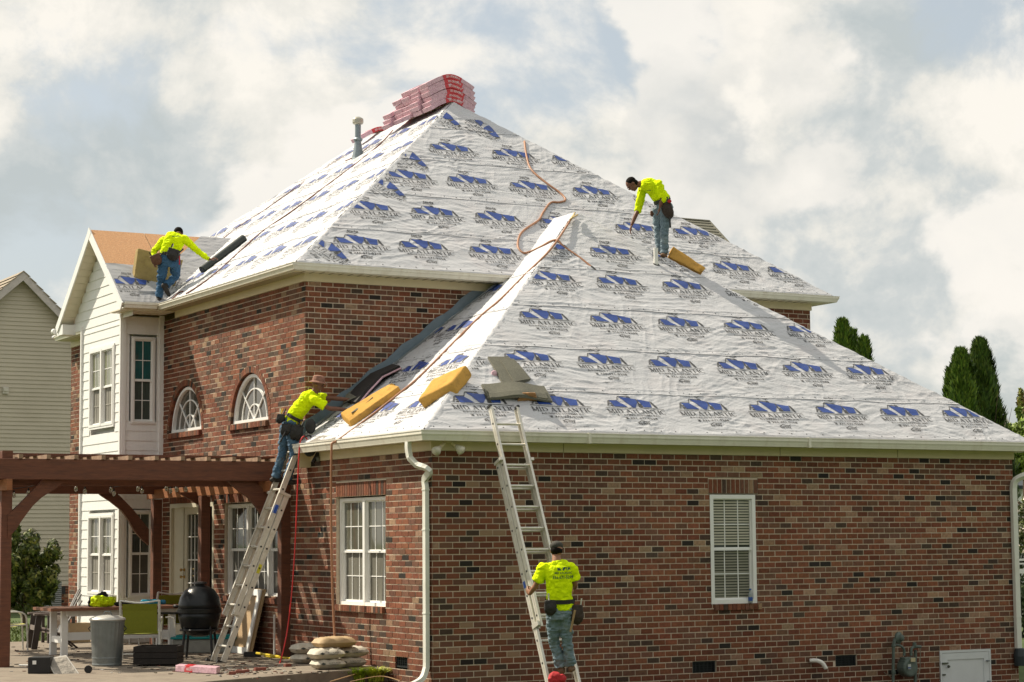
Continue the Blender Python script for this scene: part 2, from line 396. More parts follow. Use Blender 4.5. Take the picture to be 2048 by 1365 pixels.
def returns_bricks(O, S, N, s, z0, z1, sgn, wobj, d=.10):
    """narrow bricks showing on the cheek of an opening"""
    k = math.ceil(-z1/BH)
    while -(k+1)*BH > z0-.02:
        z = -(k+.5)*BH
        BR_ALL.append((O+S*(s)-N*(d/2)+ZP*z, N, S*sgn, d-.008, BH-.0104, random.uniform(-.001, .001)-.006, wobj, False)); k += 1
EXTRA = []   # soldier bricks, sills, voussoirs: (centre, along, normal, up, len, height, depth, wall)
def soldier(O, S, N, a, b, z, h, wobj, proud=.004):
    n = max(1, round((b-a)/.0813)); w = (b-a)/n
    for i in range(n): EXTRA.append((O+S*(a+(i+.5)*w)+ZP*(z+h/2)+N*proud, S, N, ZP, w-.016, h-.012, .05, wobj))
def sill(O, S, N, a, b, z, wobj, out=.045):
    n = max(1, round((b-a)/.0735)); w = (b-a)/n
    for i in range(n): EXTRA.append((O+S*(a+(i+.5)*w)+ZP*(z-.045)+N*out, S, N, (ZP+N*.0).normalized(), w-.009, .085, .20, wobj))

# left, sunlit side wall (faces -X); s runs along +Y
OL, SL, NL = V((0, 0, 0)), V((0, 1, 0)), V((-1, 0, 0))
y_ = lambda x, y, X=0: at(x, y, X=X).y
WL = (y_(771, 1100), y_(672.5, 1100), -2.10, -.555)      # right window of the wing
BIGW = (4.93, y_(449, 1100), -2.06, -.555)
DOOR = (8.05, y_(339, 1100), -2.93, -.52)
FARW = (y_(176, 1080), y_(156, 1080), -2.05, -.62)
ARC = [(9.46, .81, .715), (6.49, .81, .715)]
BAYY0, BAYY1 = 10.615, 12.90; BX = -.75
def open_left(z):
    r = [(a, b) for (a, b, z0, z1) in (WL, BIGW, DOOR, FARW) if z0 < z < z1]
    if -1.0 < z+0 < 99: pass
    for c, rad, zb in ARC:
        if zb < z < zb+rad+.1:
            h = math.sqrt(max(0, (rad+.1)**2-(z-zb)**2)); r.append((c-h, c+h))
    for (a, b) in ((WL[0]-.02, WL[1]+.02), (BIGW[0]-.02, BIGW[1]+.02)):
        if -.555 < z < -.345: r.append((a, b))
    if -.52 < z < -.31: r.append((DOOR[0]-.02, DOOR[1]+.02))
    if -.62 < z < -.41: r.append((FARW[0], FARW[1]+.05))
    if z < 2.8: r.append((BAYY0+.03, BAYY1-.02))
    if z > 0: r.append((-1, D1))
    for (a, b) in VENTL:
        if -2.93+.02 < z < -2.93+.2: r.append((a, b))
    return r
VENTL = [(y_(815, 1345), y_(790, 1345))]
wl, mbl = wall_part('side_wall', OL, SL, NL, LEND, ZU, -3.25, open_left)
for (a, b, z0, z1) in (WL, BIGW, DOOR, FARW):
    reveal(mbl, OL, SL, NL, a, b, z0, z1, .10); returns_bricks(OL, SL, NL, b, z0, z1, -1, wl)
# right, shaded front wall (faces -Y); s runs along +X
OR_, SR, NR = V((0, 0, 0)), V((1, 0, 0)), V((0, -1, 0))
x_ = lambda x, y, Y=0: at(x, y, Y=Y).x
WR = (x_(1421, 1100), x_(1512, 1100), -2.13, -.555)
VENTR = [(x_(1385, 1337), x_(1433, 1337), at(1385, 1352, Y=0).z, at(1385, 1323, Y=0).z), (x_(1671, 1323), x_(1714, 1323), at(1671, 1338, Y=0).z, at(1671, 1311, Y=0).z)]
HATCH = (x_(1879, 1330), x_(1980, 1330), -3.62, at(1930, 1300, Y=0).z)
def open_right(z):
    r = rects([WR, (WR[0]-.02, WR[1]+.05, -.555, -.345), HATCH]+VENTR)(z)
    return r
wr, mbr = wall_part('front_wall', OR_, SR, NR, W1, 0, -3.75, open_right)
reveal(mbr, OR_, SR, NR, WR[0], WR[1], WR[2], WR[3], .06)
for r_ in VENTR: reveal(mbr, OR_, SR, NR, *r_, .07)
returns_bricks(OR_, SR, NR, WR[1], WR[2], WR[3], -1, wr, .05)
# upper wall above the wing roof (faces -Y)
OU = V((0, D1, 0))
def roofz_wing(x): return min(.27+.745*(x+.2), .27+.745*(W1+.2-x))
wu, mbu = wall_part('upper_wall', OU, SR, NR, W2, ZU, -.2, lambda z: [], phase=.25, skip=lambda s, z: z < min(roofz_wing(s), 4)-.2)
# far return walls, out of sight but solid
bk = MB(); bk.add([(W1, 0, -3.3), (W1, 9, -3.3), (W1, 9, 0), (W1, 0, 0)], [(0, 1, 2, 3)]); bk.add([(W2, D1, -.5), (W2, LEND, -3.3), (W2, LEND, ZU), (W2, D1, ZU)], [(0, 1, 2, 3)])
bk.add([(0, LEND, -3.3), (W2, LEND, -3.3), (W2, LEND, ZU), (0, LEND, ZU)], [(0, 1, 2, 3)]); bk.build('rear_wall', MORTAR, house)
ARCHCHEEK = []
soldier(OL, SL, NL, WL[0]-.02, WL[1]+.02, -.555, .21, wl); soldier(OL, SL, NL, BIGW[0]-.02, BIGW[1]+.02, -.555, .21, wl)
soldier(OL, SL, NL, DOOR[0]-.02, DOOR[1]+.02, -.52, .21, wl); soldier(OL, SL, NL, FARW[0], FARW[1]+.05, -.62, .21, wl)
soldier(OR_, SR, NR, WR[0]-.02, WR[1]+.05, -.555, .21, wr)
sill(OL, SL, NL, WL[0]+.02, WL[1]+.04, -2.10, wl); sill(OL, SL, NL, BIGW[0], BIGW[1]+.02, -2.06, wl); sill(OR_, SR, NR, WR[0]+.04, WR[1]+.07, -2.13, wr, .035)
sill(OL, SL, NL, FARW[0], FARW[1]+.05, -2.05, wl)
for c, rad, zb in ARC:
    sill(OL, SL, NL, c-rad-.02, c+rad+.02, zb, wl, .06)
    n = 36
    for i in range(n):
        a = math.pi*(i+.5)/n; d = SL*math.cos(a)+ZP*math.sin(a); tdir = -SL*math.sin(a)+ZP*math.cos(a)
        EXTRA.append((OL+SL*c+ZP*zb+d*(rad+.05)+NL*.004, tdir, NL, d, math.pi*(rad+.05)/n-.008, .098, .11, wl))
    # dark mortar cheek behind the voussoirs
    pts = [(c+(rad+.004)*math.cos(math.pi*i/24), zb+(rad+.004)*math.sin(math.pi*i/24)) for i in range(25)]
    vs = [OL+SL*a+ZP*b+NL*0 for a, b in pts]+[OL+SL*a+ZP*b-NL*.13 for a, b in pts]
    ARCHCHEEK.append((vs, [(i, i+1, 26+i, 25+i) for i in range(24)]))
    mbl.add([OL+SL*(c-rad-.1)+ZP*zb-NL*.009, OL+SL*(c+rad+.1)+ZP*zb-NL*.009, OL+SL*(c+rad+.1)+ZP*(zb+rad+.12)-NL*.009, OL+SL*(c-rad-.1)+ZP*(zb+rad+.12)-NL*.009], [])
    # mortar face ring
    po = [(c+(rad+.16)*math.cos(math.pi*i/24), zb+(rad+.16)*math.sin(math.pi*i/24)) for i in range(25)]
    vs = [OL+SL*a+ZP*b-NL*.011 for a, b in pts]+[OL+SL*a+ZP*b-NL*.011 for a, b in po]
    mbl.add(vs, [(i, i+1, 26+i, 25+i) for i in range(24)])
def lintel_mortar(mb, O, S, N, a, b, z0, z1): mb.add([O+S*a+ZP*z0-N*.005, O+S*b+ZP*z0-N*.005, O+S*b+ZP*z1-N*.005, O+S*a+ZP*z1-N*.005], [(0, 1, 2, 3)])
lintel_mortar(mbr, OR_, SR, NR, WR[0]-.03, WR[1]+.06, -.555, -.33)
for (a, b, z) in ((WL[0]-.03, WL[1]+.03, -.555), (BIGW[0]-.03, BIGW[1]+.03, -.555), (DOOR[0]-.03, DOOR[1]+.03, -.52), (FARW[0]-.01, FARW[1]+.06, -.62)): lintel_mortar(mbl, OL, SL, NL, a, b, z, z+.225)
for h_, mb_ in ((wl, mbl), (wr, mbr), (wu, mbu)):
    me_ = mb_.mesh(h_.name); me_.materials.append(MORTAR); old = h_.data; h_.data = me_; bpy.data.meshes.remove(old)

def brick_geo(mb, c, S, N, U, l, h, proud, depth=.03, col=None):
    k = 1+.22*mnoise.noise(c*.7)+.16*mnoise.noise(c*2.3+V((5, 1, 2))); q = col or brick_col()
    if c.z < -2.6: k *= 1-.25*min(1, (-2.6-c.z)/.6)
    w_ = mnoise.noise(c*1.3+V((9, 4, 7))); q = (q[0]*k, q[1]*k*(1+.10*w_), q[2]*k*(1+.16*w_))
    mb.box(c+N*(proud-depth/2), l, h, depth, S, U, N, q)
VAR = []
for i in range(70):
    b_ = MB(); c_ = brick_col(); b_.box((0, 0, 0), 1, 1, 1, col=c_); me_ = b_.mesh('brick'); me_.materials.append(BRICK); VAR.append(me_)
def score(c, l, h, S, N):
    k = pxsize(c); vd = (c-CAM).normalized(); return k*k*l*h*abs(vd.dot(N))
vis = []
for i, b in enumerate(BR_ALL):
    q = (b[0]-CAM); zz = q.dot(FWD); px = 1024+F_PX*q.dot(RGT)/zz; py = 682.5-F_PX*q.dot(UPV)/zz
    if 0 < px < 2048 and 0 < py < 1365 and b[7]: vis.append((score(b[0], b[3], b[4], b[1], b[2]), i))
vis.sort(reverse=True); single = set(i for _, i in vis[:300])
coll = {wl.name: MB(), wr.name: MB(), wu.name: MB()}
for i, (c, S, N, l, h, pr_, wob, full) in enumerate(BR_ALL):
    if i in single:
        o = bpy.data.objects.new('brick', random.choice(VAR)); scene.collection.objects.link(o); o.parent = wob
        mt4 = Matrix((S*l, ZP*h, N*.03)).transposed().to_4x4(); mt4.translation = c+N*(pr_-.015); o.matrix_world = mt4
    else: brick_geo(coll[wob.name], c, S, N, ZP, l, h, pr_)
for vs_, fs_ in ARCHCHEEK:
    for f_ in fs_: coll[wl.name].add([vs_[i] for i in f_], [(0, 1, 2, 3)], brick_col())
for (c, S, N, U, l, h, d, wob) in EXTRA: coll[wob.name].box(c-N*(d/2), l, h, d, S, U, N, brick_col())
for wob in (wl, wr, wu):
    coll[wob.name].build('brick_courses', BRICK, wob, kind='stuff', fix=False)

# ---------------------------------------------------------------- windows
def bars(mb, O, S, N, a, b, z0, z1, w, d, inn=0):
    """rectangular frame"""
    c = O-N*inn
    mb.box(c+S*((a+b)/2)+ZP*(z1-w/2), b-a, w, d, S, ZP, N); mb.box(c+S*((a+b)/2)+ZP*(z0+w/2), b-a, w, d, S, ZP, N)
    mb.box(c+S*(a+w/2)+ZP*((z0+z1)/2), w, (z1-z0)-2*w, d, S, ZP, N); mb.box(c+S*(b-w/2)+ZP*((z0+z1)/2), w, (z1-z0)-2*w, d, S, ZP, N)
def window(name, O, S, N, a, b, z0, z1, parent, units=1, nx=3, ny=2, casing=0, inn=.06, up=GLASS, low=SCREEN, blinds=None, fw=.045, split=.5, label=None, lites_low=True):
    fr = MB(); 
    if casing: bars(fr, O, S, N, a-casing, b+casing, z0-casing, z1+casing, casing+.004, .05, -.012)
    bars(fr, O, S, N, a, b, z0, z1, fw, .07, inn)
    uw = (b-a)/units
    for i in range(1, units): fr.box(O-N*(inn-.004)+S*(a+uw*i)+ZP*((z0+z1)/2), fw*1.5, z1-z0-.02, .07, S, ZP, N)
    w = fr.build(name, WHITE, parent, label=label)
    for i in range(units):
        ua, ub = a+uw*i+fw*.8, a+uw*(i+1)-fw*.8; zm = z0+(z1-z0)*split; s_ = .030
        sm = MB(); bars(sm, O, S, N, ua, ub, zm-.02, z1-fw*.8, s_, .03, inn+.012); bars(sm, O, S, N, ua, ub, z0+fw*.8, zm+.025, s_+.006, .03, inn+.030)
        sash = sm.build('sash', WHITE, w)
        for (p0, p1, mm, dd) in ((zm+.01, z1-fw-.02, up, .018), (z0+fw+.02, zm-.005, low, .036)):
            pm = MB(); c = O-N*(inn+dd)
            pm.add([c+S*(ua+.02)+ZP*p0, c+S*(ub-.02)+ZP*p0, c+S*(ub-.02)+ZP*p1, c+S*(ua+.02)+ZP*p1], [(0, 1, 2, 3)]); pm.build('pane', mm, w)
            gm = MB(); off = .004
            if mm is SCREEN and not lites_low: continue
            for k in range(1, nx): gm.box(c+N*off+S*(ua+(ub-ua)*k/nx)+ZP*((p0+p1)/2), .014, p1-p0, .006, S, ZP, N)
            for k in range(1, ny): gm.box(c+N*(off+.001)+S*((ua+ub)/2)+ZP*(p0+(p1-p0)*k/ny), ub-ua-.03, .014, .006, S, ZP, N)
            gm.build('muntin', (WHITE if mm is not SCREEN else mat('dim_muntin', (.36, .34, .30), .6)), w)
        if blinds:
            bm_ = MB(); n = int((z1-z0-.16)/.040); c = O-N*(inn+.0172)
            for k in range(n):
                z = z0+.08+k*.040
                if abs(z-zm) < .035: continue
                dd = 0 if z > zm else -.0180
                bm_.add([c+N*(dd)+S*(ua+.03)+ZP*(z), c+N*dd+S*(ub-.03)+ZP*z, c+N*(dd+.0006)+S*(ub-.03)+ZP*(z+.024), c+N*(dd+.0006)+S*(ua+.03)+ZP*(z+.024)], [(0, 1, 2, 3)])
            
            up_, lo_ = MB(), MB()
            for f_ in bm_.f:
                q_ = [V(bm_.v[i_]) for i_ in f_]; (up_ if q_[0].z > zm else lo_).add(q_, [(0, 1, 2, 3)])
            up_.build('blind', BLIND, w, kind='stuff'); lo_.build('blind', mat('screened_blind', (.25, .24, .19), .6, .12, 6), w, kind='stuff')
    return w
G2 = glass_mat('window_glass_curtained', (.10, .10, .075)); G3 = glass_mat('window_glass_lit', (.17, .18, .11))
DIMSC = mat('dark_screen', (.075, .072, .06), .6, .3, 3)
window('front_window', OR_, SR, NR, WR[0], WR[1]-.0, WR[2], WR[3]-.015, house, 1, 3, 2, inn=.03, fw=.06, up=GLASS, low=GLASS, blinds=True, label='narrow white sash window with slatted blinds in the shaded brick wall')
window('side_window', OL, SL, NL, WL[0], WL[1]-.02, WL[2], WL[3]-.02, house, 2, 3, 2, inn=.085, up=G2, low=mat('curtain_screen', (.13, .125, .10), .6, .4, 3, stretch=(3, 3, .5)), label='white double window beside the corner downspout')
window('patio_window', OL, SL, NL, BIGW[0], BIGW[1]-.02, BIGW[2], BIGW[3]-.02, house, 3, 3, 2, inn=.085, up=GLASS, low=DIMSC, label='wide white triple window behind the ladder')
window('end_window', OL, SL, NL, FARW[0], FARW[1]-.02, FARW[2], FARW[3]-.02, house, 1, 2, 2, inn=.085, up=G2, low=SCREEN, label='narrow white window left of the bay')
# arched windows
for c, rad, zb in ARC:
    O = OL-NL*.115; r = rad-.02; n = 32
    def arcbar(mb, rr, w, d, lift=0, full=True):
        P = [(math.cos(math.pi*i/n), math.sin(math.pi*i/n)) for i in range(n+1)]
        vs = []
        for (ca, sa) in P:
            for q, dd in ((rr, d), (rr-w, d), (rr-w, 0), (rr, 0)): vs.append(O+SL*(c+q*ca)+ZP*(zb+lift+q*sa*1.0)+NL*dd)
        fs = []
        for i in range(n):
            for k in range(4): fs.append((4*i+k, 4*i+(k+1) % 4, 4*(i+1)+(k+1) % 4, 4*(i+1)+k))
        mb.add(vs, fs)
    fm = MB(); arcbar(fm, r, .05, .07); fm.box(O+SL*c+ZP*(zb+.035)+NL*.035, 2*r, .06, .08, SL, ZP, NL)
    w = fm.build('arched_window', WHITE, house)
    gm = MB(); g = [O+NL*.01+SL*(c+(r-.03)*math.cos(math.pi*i/n))+ZP*(zb+(r-.03)*math.sin(math.pi*i/n)) for i in range(n+1)]
    gm.add(g, [tuple(range(n+1))]); gm.build('pane', glass_mat('arch_glass', (.075, .07, .055)), w)
    mm = MB(); arcbar(mm, r*.68, .018, .03, .03); arcbar(mm, r*.36, .018, .03, .03)
    mm.box(O+SL*c+ZP*(zb+r/2)+NL*.022, .018, r-.05, .02, SL, ZP, NL)
    for sg in (-1, 1):
        a0 = O+SL*c+ZP*(zb+.06)+NL*.024; a1 = O+SL*(c+sg*r*.68)+ZP*(zb+r*.70)+NL*.024; mm.bar(a0, a1, .018, .02, up=NL)
    mm.build('muntin', WHITE, w)
    cm = MB(); cm.add([O-NL*.06+SL*(c+.05)+ZP*zb, O-NL*.06+SL*(c+r)+ZP*zb, O-NL*.06+SL*(c+r)+ZP*(zb+r), O-NL*.06+SL*(c+.05)+ZP*(zb+r)], [(0, 1, 2, 3)]); cm.build('curtain', CURT, w)
# patio door
dm = MB(); a, b = DOOR[0], DOOR[1]; z0, z1 = DOOR[2], DOOR[3]
bars(dm, OL, SL, NL, a, b, z0-.02, z1, .07, .10, .05)
sp = y_(372, 1100, .06)
dm.box(OL-NL*.07+SL*((sp+.11+b)/2)+ZP*((z0+z1)/2), b-sp-.12, z1-z0-.1, .03, SL, ZP, NL)
dr = dm.build('patio_door', mat('door_paint', (.62, .58, .46), .45, .05), house, label='cream glazed patio door standing behind the grill')
pm = MB(); da, db = sp-.86, sp+.06
for i, q in enumerate(((da, db),)):
    bars(pm, OL, SL, NL, q[0], q[1], z0+.02, z1-.06, .13, .045, .075)
    pm.box(OL-NL*.075+SL*((q[0]+q[1])/2)+ZP*(z0+.16), q[1]-q[0]-.2, .24, .04, SL, ZP, NL)
leaf = pm.build('door_leaf', mat('door_paint', (.62, .58, .46)), dr)
gm = MB(); c = OL-NL*.08; gm.add([c+SL*(da+.12)+ZP*(z0+.26), c+SL*(db-.12)+ZP*(z0+.26), c+SL*(db-.12)+ZP*(z1-.18), c+SL*(da+.12)+ZP*(z1-.18)], [(0, 1, 2, 3)]); gm.build('pane', GLASS, dr)
mm = MB()
for k in range(1, 4): mm.box(OL-NL*.072+SL*(da+.12+(db-da-.24)*k/4)+ZP*((z0+z1)/2), .018, z1-z0-.4, .012, SL, ZP, NL)
for k in range(1, 5): mm.box(OL-NL*.071+SL*((da+db)/2)+ZP*(z0+.26+(z1-z0-.44)*k/5), db-da-.24, .018, .012, SL, ZP, NL)
mm.build('muntin', WHITE, dr)
hm = MB(); hh = OL+SL*(db-.05)+NL*-.04
for z, nm_ in ((-1.78, 'handle'), (-1.66, 'deadbolt')):
    hm = MB(); hm.lathe(hh+ZP*z, [(.028, 0), (.03, .01), (.012, .02), (.012, .05), (.026, .055), (.026, .08)], 10, NL); hm.build(nm_, mat('brass', (.45, .28, .09), .35, metal=1), dr)
# foundation vents and access hatch
for i, r_ in enumerate(VENTR + [(VENTL[0][0], VENTL[0][1], GZ+.02, GZ+.2)]):
    O, S, N = (OR_, SR, NR) if i < 2 else (OL, SL, NL)
    vm = MB(); bars(vm, O, S, N, r_[0]+.01, r_[1]-.01, r_[2]+.005, r_[3]-.005, .018, .03, .035)
    for k in range(1, 6): vm.box(O-N*.035+S*((r_[0]+r_[1])/2)+ZP*(r_[2]+(r_[3]-r_[2])*k/6), r_[1]-r_[0]-.03, .006, .02, S, (ZP+N*.6).normalized(), N)
    for k in range(1, 6): vm.box(O-N*.03+S*(r_[0]+(r_[1]-r_[0])*k/6)+ZP*((r_[2]+r_[3])/2), .007, r_[3]-r_[2]-.03, .012, S, ZP, N)
    vm.add([O-N*.06+S*r_[0]+ZP*r_[2], O-N*.06+S*r_[1]+ZP*r_[2], O-N*.06+S*r_[1]+ZP*r_[3], O-N*.06+S*r_[0]+ZP*r_[3]], [(0, 1, 2, 3)])
    vm.build('foundation_vent', mat('vent_black', (.015, .02, .022), .6), house)
hb = MB(); bars(hb, OR_, SR, NR, HATCH[0], HATCH[1], HATCH[2], HATCH[3], .035, .05, -.0)
hatch = hb.build('access_hatch', mat('hatch_paint', (.60, .63, .64), .45, .06, 4), house, label='small white access hatch low in the brick wall')
hp = MB(); bars(hp, OR_, SR, NR, HATCH[0]+.04, HATCH[1]-.04, HATCH[2], HATCH[3]-.04, .10, .02, -.012); hp.box(OR_+SR*((HATCH[0]+HATCH[1])/2)+ZP*((HATCH[2]+HATCH[3])/2)+NR*.004, HATCH[1]-HATCH[0]-.1, HATCH[3]-HATCH[2]-.1, .01, SR, ZP, NR)
hp.build('hatch_door', mat('hatch_paint', 0), hatch)
hk = MB(); q = at(1890, 1327, Y=-.03); hk.box(q, .11, .035, .02); hk.lathe(q+V((.045, -.02, -.05)), [(.022, 0), (.024, .01), (.015, .03)], 10, NR); hk.box(at(1888, 1350, Y=-.03), .06, .02, .02)
hk.build('hasp', mat('dull_steel', (.10, .11, .09), .4, metal=.6), hatch)
hn = MB(); hn.box(at(1975, 1322, Y=-.035), .035, .07, .02); hn.box(at(1977, 1363, Y=-.035), .035, .07, .02); hn.build('hinge', mat('dull_steel2', (.16, .18, .19), .5, metal=.3), hatch)

# ---------------------------------------------------------------- eaves: frieze, soffit, gutter
def sweep(mb, path, prof, close=False):
    """path: XY points of the wall line (outside on the right hand when walking), prof: (out, z)"""
    n = len(path); rows = []
    for i, p in enumerate(path):
        p = V((p[0], p[1], 0))
        def nrm(a, b):
            d = (V((b[0], b[1], 0))-V((a[0], a[1], 0))).normalized(); return V((d.y, -d.x, 0))
        if i == 0: m_ = nrm(path[0], path[1]); k = 1
        elif i == n-1: m_ = nrm(path[-2], path[-1]); k = 1
        else:
            a, b = nrm(path[i-1], path[i]), nrm(path[i], path[i+1]); m_ = (a+b).normalized(); k = 1/max(.3, m_.dot(a))
        rows.append([p+m_*(k*o)+ZP*z for (o, z) in prof])
    vs = [q for r in rows for q in r]; k = len(prof); fs = []
    for i in range(n-1):
        for j in range(k-1 if not close else k):
            j2 = (j+1) % k; fs.append((i*k+j, i*k+j2, (i+1)*k+j2, (i+1)*k+j))
    if close: fs.append(tuple(range(k))); fs.append(tuple((n-1)*k+j for j in range(k-1, -1, -1)))
    mb.add(vs, fs)
def gutter(path, o, z0, h, w, name='gutter', parent=house):
    g = MB(); prof = [(o, z0+h), (o, z0), (o+w*.62, z0), (o+w*.66, z0+h*.12), (o+w*.80, z0+h*.45), (o+w*.92, z0+h*.62), (o+w*.92, z0+h*.9), (o+w, z0+h*.92), (o+w, z0+h), (o+w-.012, z0+h), (o+w-.012, z0+h*.9), (o+.02, z0+.03)]
    sweep(g, path, prof, True); return g.build(name, GUTTER, parent)
# outward side is to the right of the walking direction: left wall walked from far to near has outside (-X) on its right
PU = [(0, 9.95), (0, D1), (W2, D1), (W2, LEND)]
PU = [(p[0], p[1]) for p in PU]
def flip(path): return path
def eave(path, zs, so_, gz, gh, gw, frieze_h=.12, roof_t=.02):
    m = MB(); sweep(m, path, [(0, zs-frieze_h), (.022, zs-frieze_h), (.022, zs), (0, zs)], True); m.build('frieze_board', TRIM, house)
    m = MB(); n = max(1, int(so_/.01)); sweep(m, path, [(0, zs+.002), (so_, zs+.002), (so_, zs+.02), (0, zs+.02)], True); m.build('soffit', SOFFIT, house)
    m = MB(); sweep(m, path, [(so_-.02, zs-.005), (so_+.004, zs-.005), (so_+.004, zs+.14), (so_-.02, zs+.12)], True); m.build('fascia', GUTTER, house)
    gutter(path, so_+.006, gz, gh, gw)
eave([(0, 9.95), (0, D1), (W2, D1), (W2, LEND)], ZU+.119, .262, 2.877, .105, .105)
eave([(0, LEND), (0, 13.7)], ZU+.119, .262, 2.877, .105, .105)
eave([(0, 4.02), (0, 0), (W1, 0), (W1, 4.2)], .125, .21, .118, .135, .105, frieze_h=.125)
# soffit grooves of the upper eaves: separate vinyl panels
gm = MB(); y = 9.9
while y > D1-.1:
    gm.box(V((-.13, y, ZU+.119)), .24, .012, .006); y -= .085
x = -.1
while x < 9.5:
    gm.box(V((x, D1-.13, ZU+.119)), .022, .24, .008, col=None); x += .16
gm.build('soffit_groove', mat('soffit_shadow', (.30, .26, .17), .7), house, kind='stuff')
gb = MB(); gb.box(V((-.10, 4.08, .02)), .22, .14, .22); gb.build('fascia_end', TRIM, house)

# downspouts
def downspout(pts, name, label, w=.085, d=.06, straight=True, seams=()):
    m = MB()
    pts = [V(p) for p in pts]
    # rounded-rectangle section sweep
    sec = [(-w/2, -d/2), (w/2, -d/2), (w/2, d/2), (-w/2, d/2)]; vs = []; fs = []
    for i, p in enumerate(pts):
        t = (pts[min(i+1, len(pts)-1)]-pts[max(i-1, 0)]).normalized(); side = DS_SIDE; up = side.cross(t).normalized(); sd = t.cross(up).normalized()
        for a, b in sec: vs.append(p+sd*a+up*b)
    for i in range(len(pts)-1):
        for k in range(4): fs.append((4*i+k, 4*i+(k+1) % 4, 4*i+4+(k+1) % 4, 4*i+4+k))
    m.add(vs, fs)
    o = m.build(name, mat('spout_paint', (.70, .70, .64), .35, .04, 5, dirt=(.5, .46, .36), dirt_scale=3, dirt_amt=.3), house, label=label, bevel=.008)
    s2 = MB()
    for z in seams:
        s2 = MB(); c = V((SPX[0], SPX[1], z)); s2.box(c, w+.012, d+.012, .02, DS_SIDE, ZP.cross(DS_SIDE), ZP); s2.build('strap', mat('spout_paint', 0), o)
    return o
def smooth_path(P, n=6):
    P = [V(p) for p in P]; out = []
    for i in range(len(P)-1):
        p0 = P[max(i-1, 0)]; p1 = P[i]; p2 = P[i+1]; p3 = P[min(i+2, len(P)-1)]
        for k in range(n):
            t = k/n; out.append(.5*((2*p1)+(p2-p0)*t+(2*p0-5*p1+4*p2-p3)*t*t+(3*p1-p0-3*p2+p3)*t**3))
    out.append(P[-1]); return out
DS_SIDE = V((0, 1, 0)); SPX = (-.05, .09)
yc = at(815, 890, X=-.27).y
downspout(smooth_path([(-.26, yc, .12), (-.26, yc, .02), (-.25, yc-.03, -.10)], 4)+smooth_path([(-.20, yc-.12, -.19), (-.10, yc-.30, -.27), (-.055, .10, -.38), (-.05, .09, -.50)], 4)+[(-.05, .09, -2.6), (-.05, .09, -2.80)]+smooth_path([(-.055, .085, -2.86), (-.12, .06, -2.99), (-.26, .03, -3.06), (-.5, 0, -3.13)], 3), 'downspout', 'white downspout at the near brick corner with two elbows', seams=(-.52, -1.05, -2.15))
DS_SIDE = V((1, 0, 0)); SPX = (W1-.04, -.05)
gx = W1+.30
downspout(smooth_path([(gx, -.24, .12), (gx, -.24, .0), (gx-.04, -.22, -.12)], 4)+smooth_path([(gx-.16, -.16, -.24), (W1-.02, -.08, -.33), (W1-.04, -.05, -.45)], 4)+[(W1-.04, -.05, -2.6), (W1-.04, -.05, -2.9), (W1-.04, -.05, -2.95)], 'downspout', 'pale grey downspout at the right end of the shaded wall', w=.095, d=.065, seams=(-2.45,))
eb = MB(); eb.lathe((W1-.04, -.08, -3.2), [(.09, 0), (.1, .15), (.08, .25), (.07, .27)], 14); eb.build('drain_boot', mat('drain_black', (.02, .03, .035), .5), house)
# ---------------------------------------------------------------- roofs
MEMB = mat('membrane', (.51, .515, .535), .58, .05, 3, .6, 34, spec=.25, dist=.01, dirt=(.52, .47, .47), dirt_scale=1.6, dirt_amt=.4)
BLUEP = mat('blue_print', (.012, .048, .24), .45, .12, 30, .35, 26, dist=.006)
DARKP = mat('dark_print', (.050, .050, .052), .5, .15, 30, .35, 26, dist=.006)
AP = V((4.8, 8.546, 6.792)); RE = V((4.8, 12.3, 6.792)); AW = V((5.106, 4.747, 4.224))
e0 = .27                                   # sheathing overhang of the main roof
CL, CR, CF, CRF = V((-e0, D1-e0-.03, 2.985)), V((W2+e0, D1-e0-.03, 2.985)), V((-e0, LEND+.35, 2.985)), V((W2+e0, LEND+.35, 2.985))
WLc, WRc = V((-.21, -.21, .262)), V((W1+.21, -.21, .262))
rf = link('roof', bpy.data.meshes.new('roof'), house)
mb = MB(); dz = ZP*.03
mb.add([p-dz for p in (CL, CR, AP, RE, CF, CRF)], [(0, 1, 2), (0, 2, 3, 4), (1, 5, 3, 2), (4, 3, 5)])
WB = V((AW.x, 5.42, AW.z))
mb.add([p-dz for p in (WLc, WRc, AW, WB, V((-.21, D1, .262)), V((W1+.21, D1, .262)))], [(0, 1, 2), (0, 2, 3, 4), (1, 5, 3, 2)])
me_ = mb.mesh('roof'); me_.materials.append(OSB); old = rf.data; rf.data = me_

# ---- print templates -------------------------------------------------------
def font_geo(txt, width, height, x0, y0, bold=.018):
    cu = bpy.data.curves.new('t', 'FONT'); cu.body = txt; cu.resolution_u = 1; cu.offset = bold; ob = bpy.data.objects.new('t', cu); scene.collection.objects.link(ob)
    dg = bpy.context.evaluated_depsgraph_get(); me = bpy.data.meshes.new_from_object(ob.evaluated_get(dg))
    vs = np.array([v.co[:2] for v in me.vertices]); fs = [tuple(p.vertices) for p in me.polygons]
    bpy.data.objects.remove(ob); bpy.data.curves.remove(cu); bpy.data.meshes.remove(me)
    mn, mx_ = vs.min(0), vs.max(0); vs = (vs-mn)/(mx_-mn)*np.array([width, height])+np.array([x0, y0]); return vs, fs
def stroke(p, q, w):
    p, q = V((p[0], p[1])), V((q[0], q[1])); d = (q-p).normalized(); n = V((-d.y, d.x))*w/2; return [tuple(p+n), tuple(p-n), tuple(q-n), tuple(q+n)]
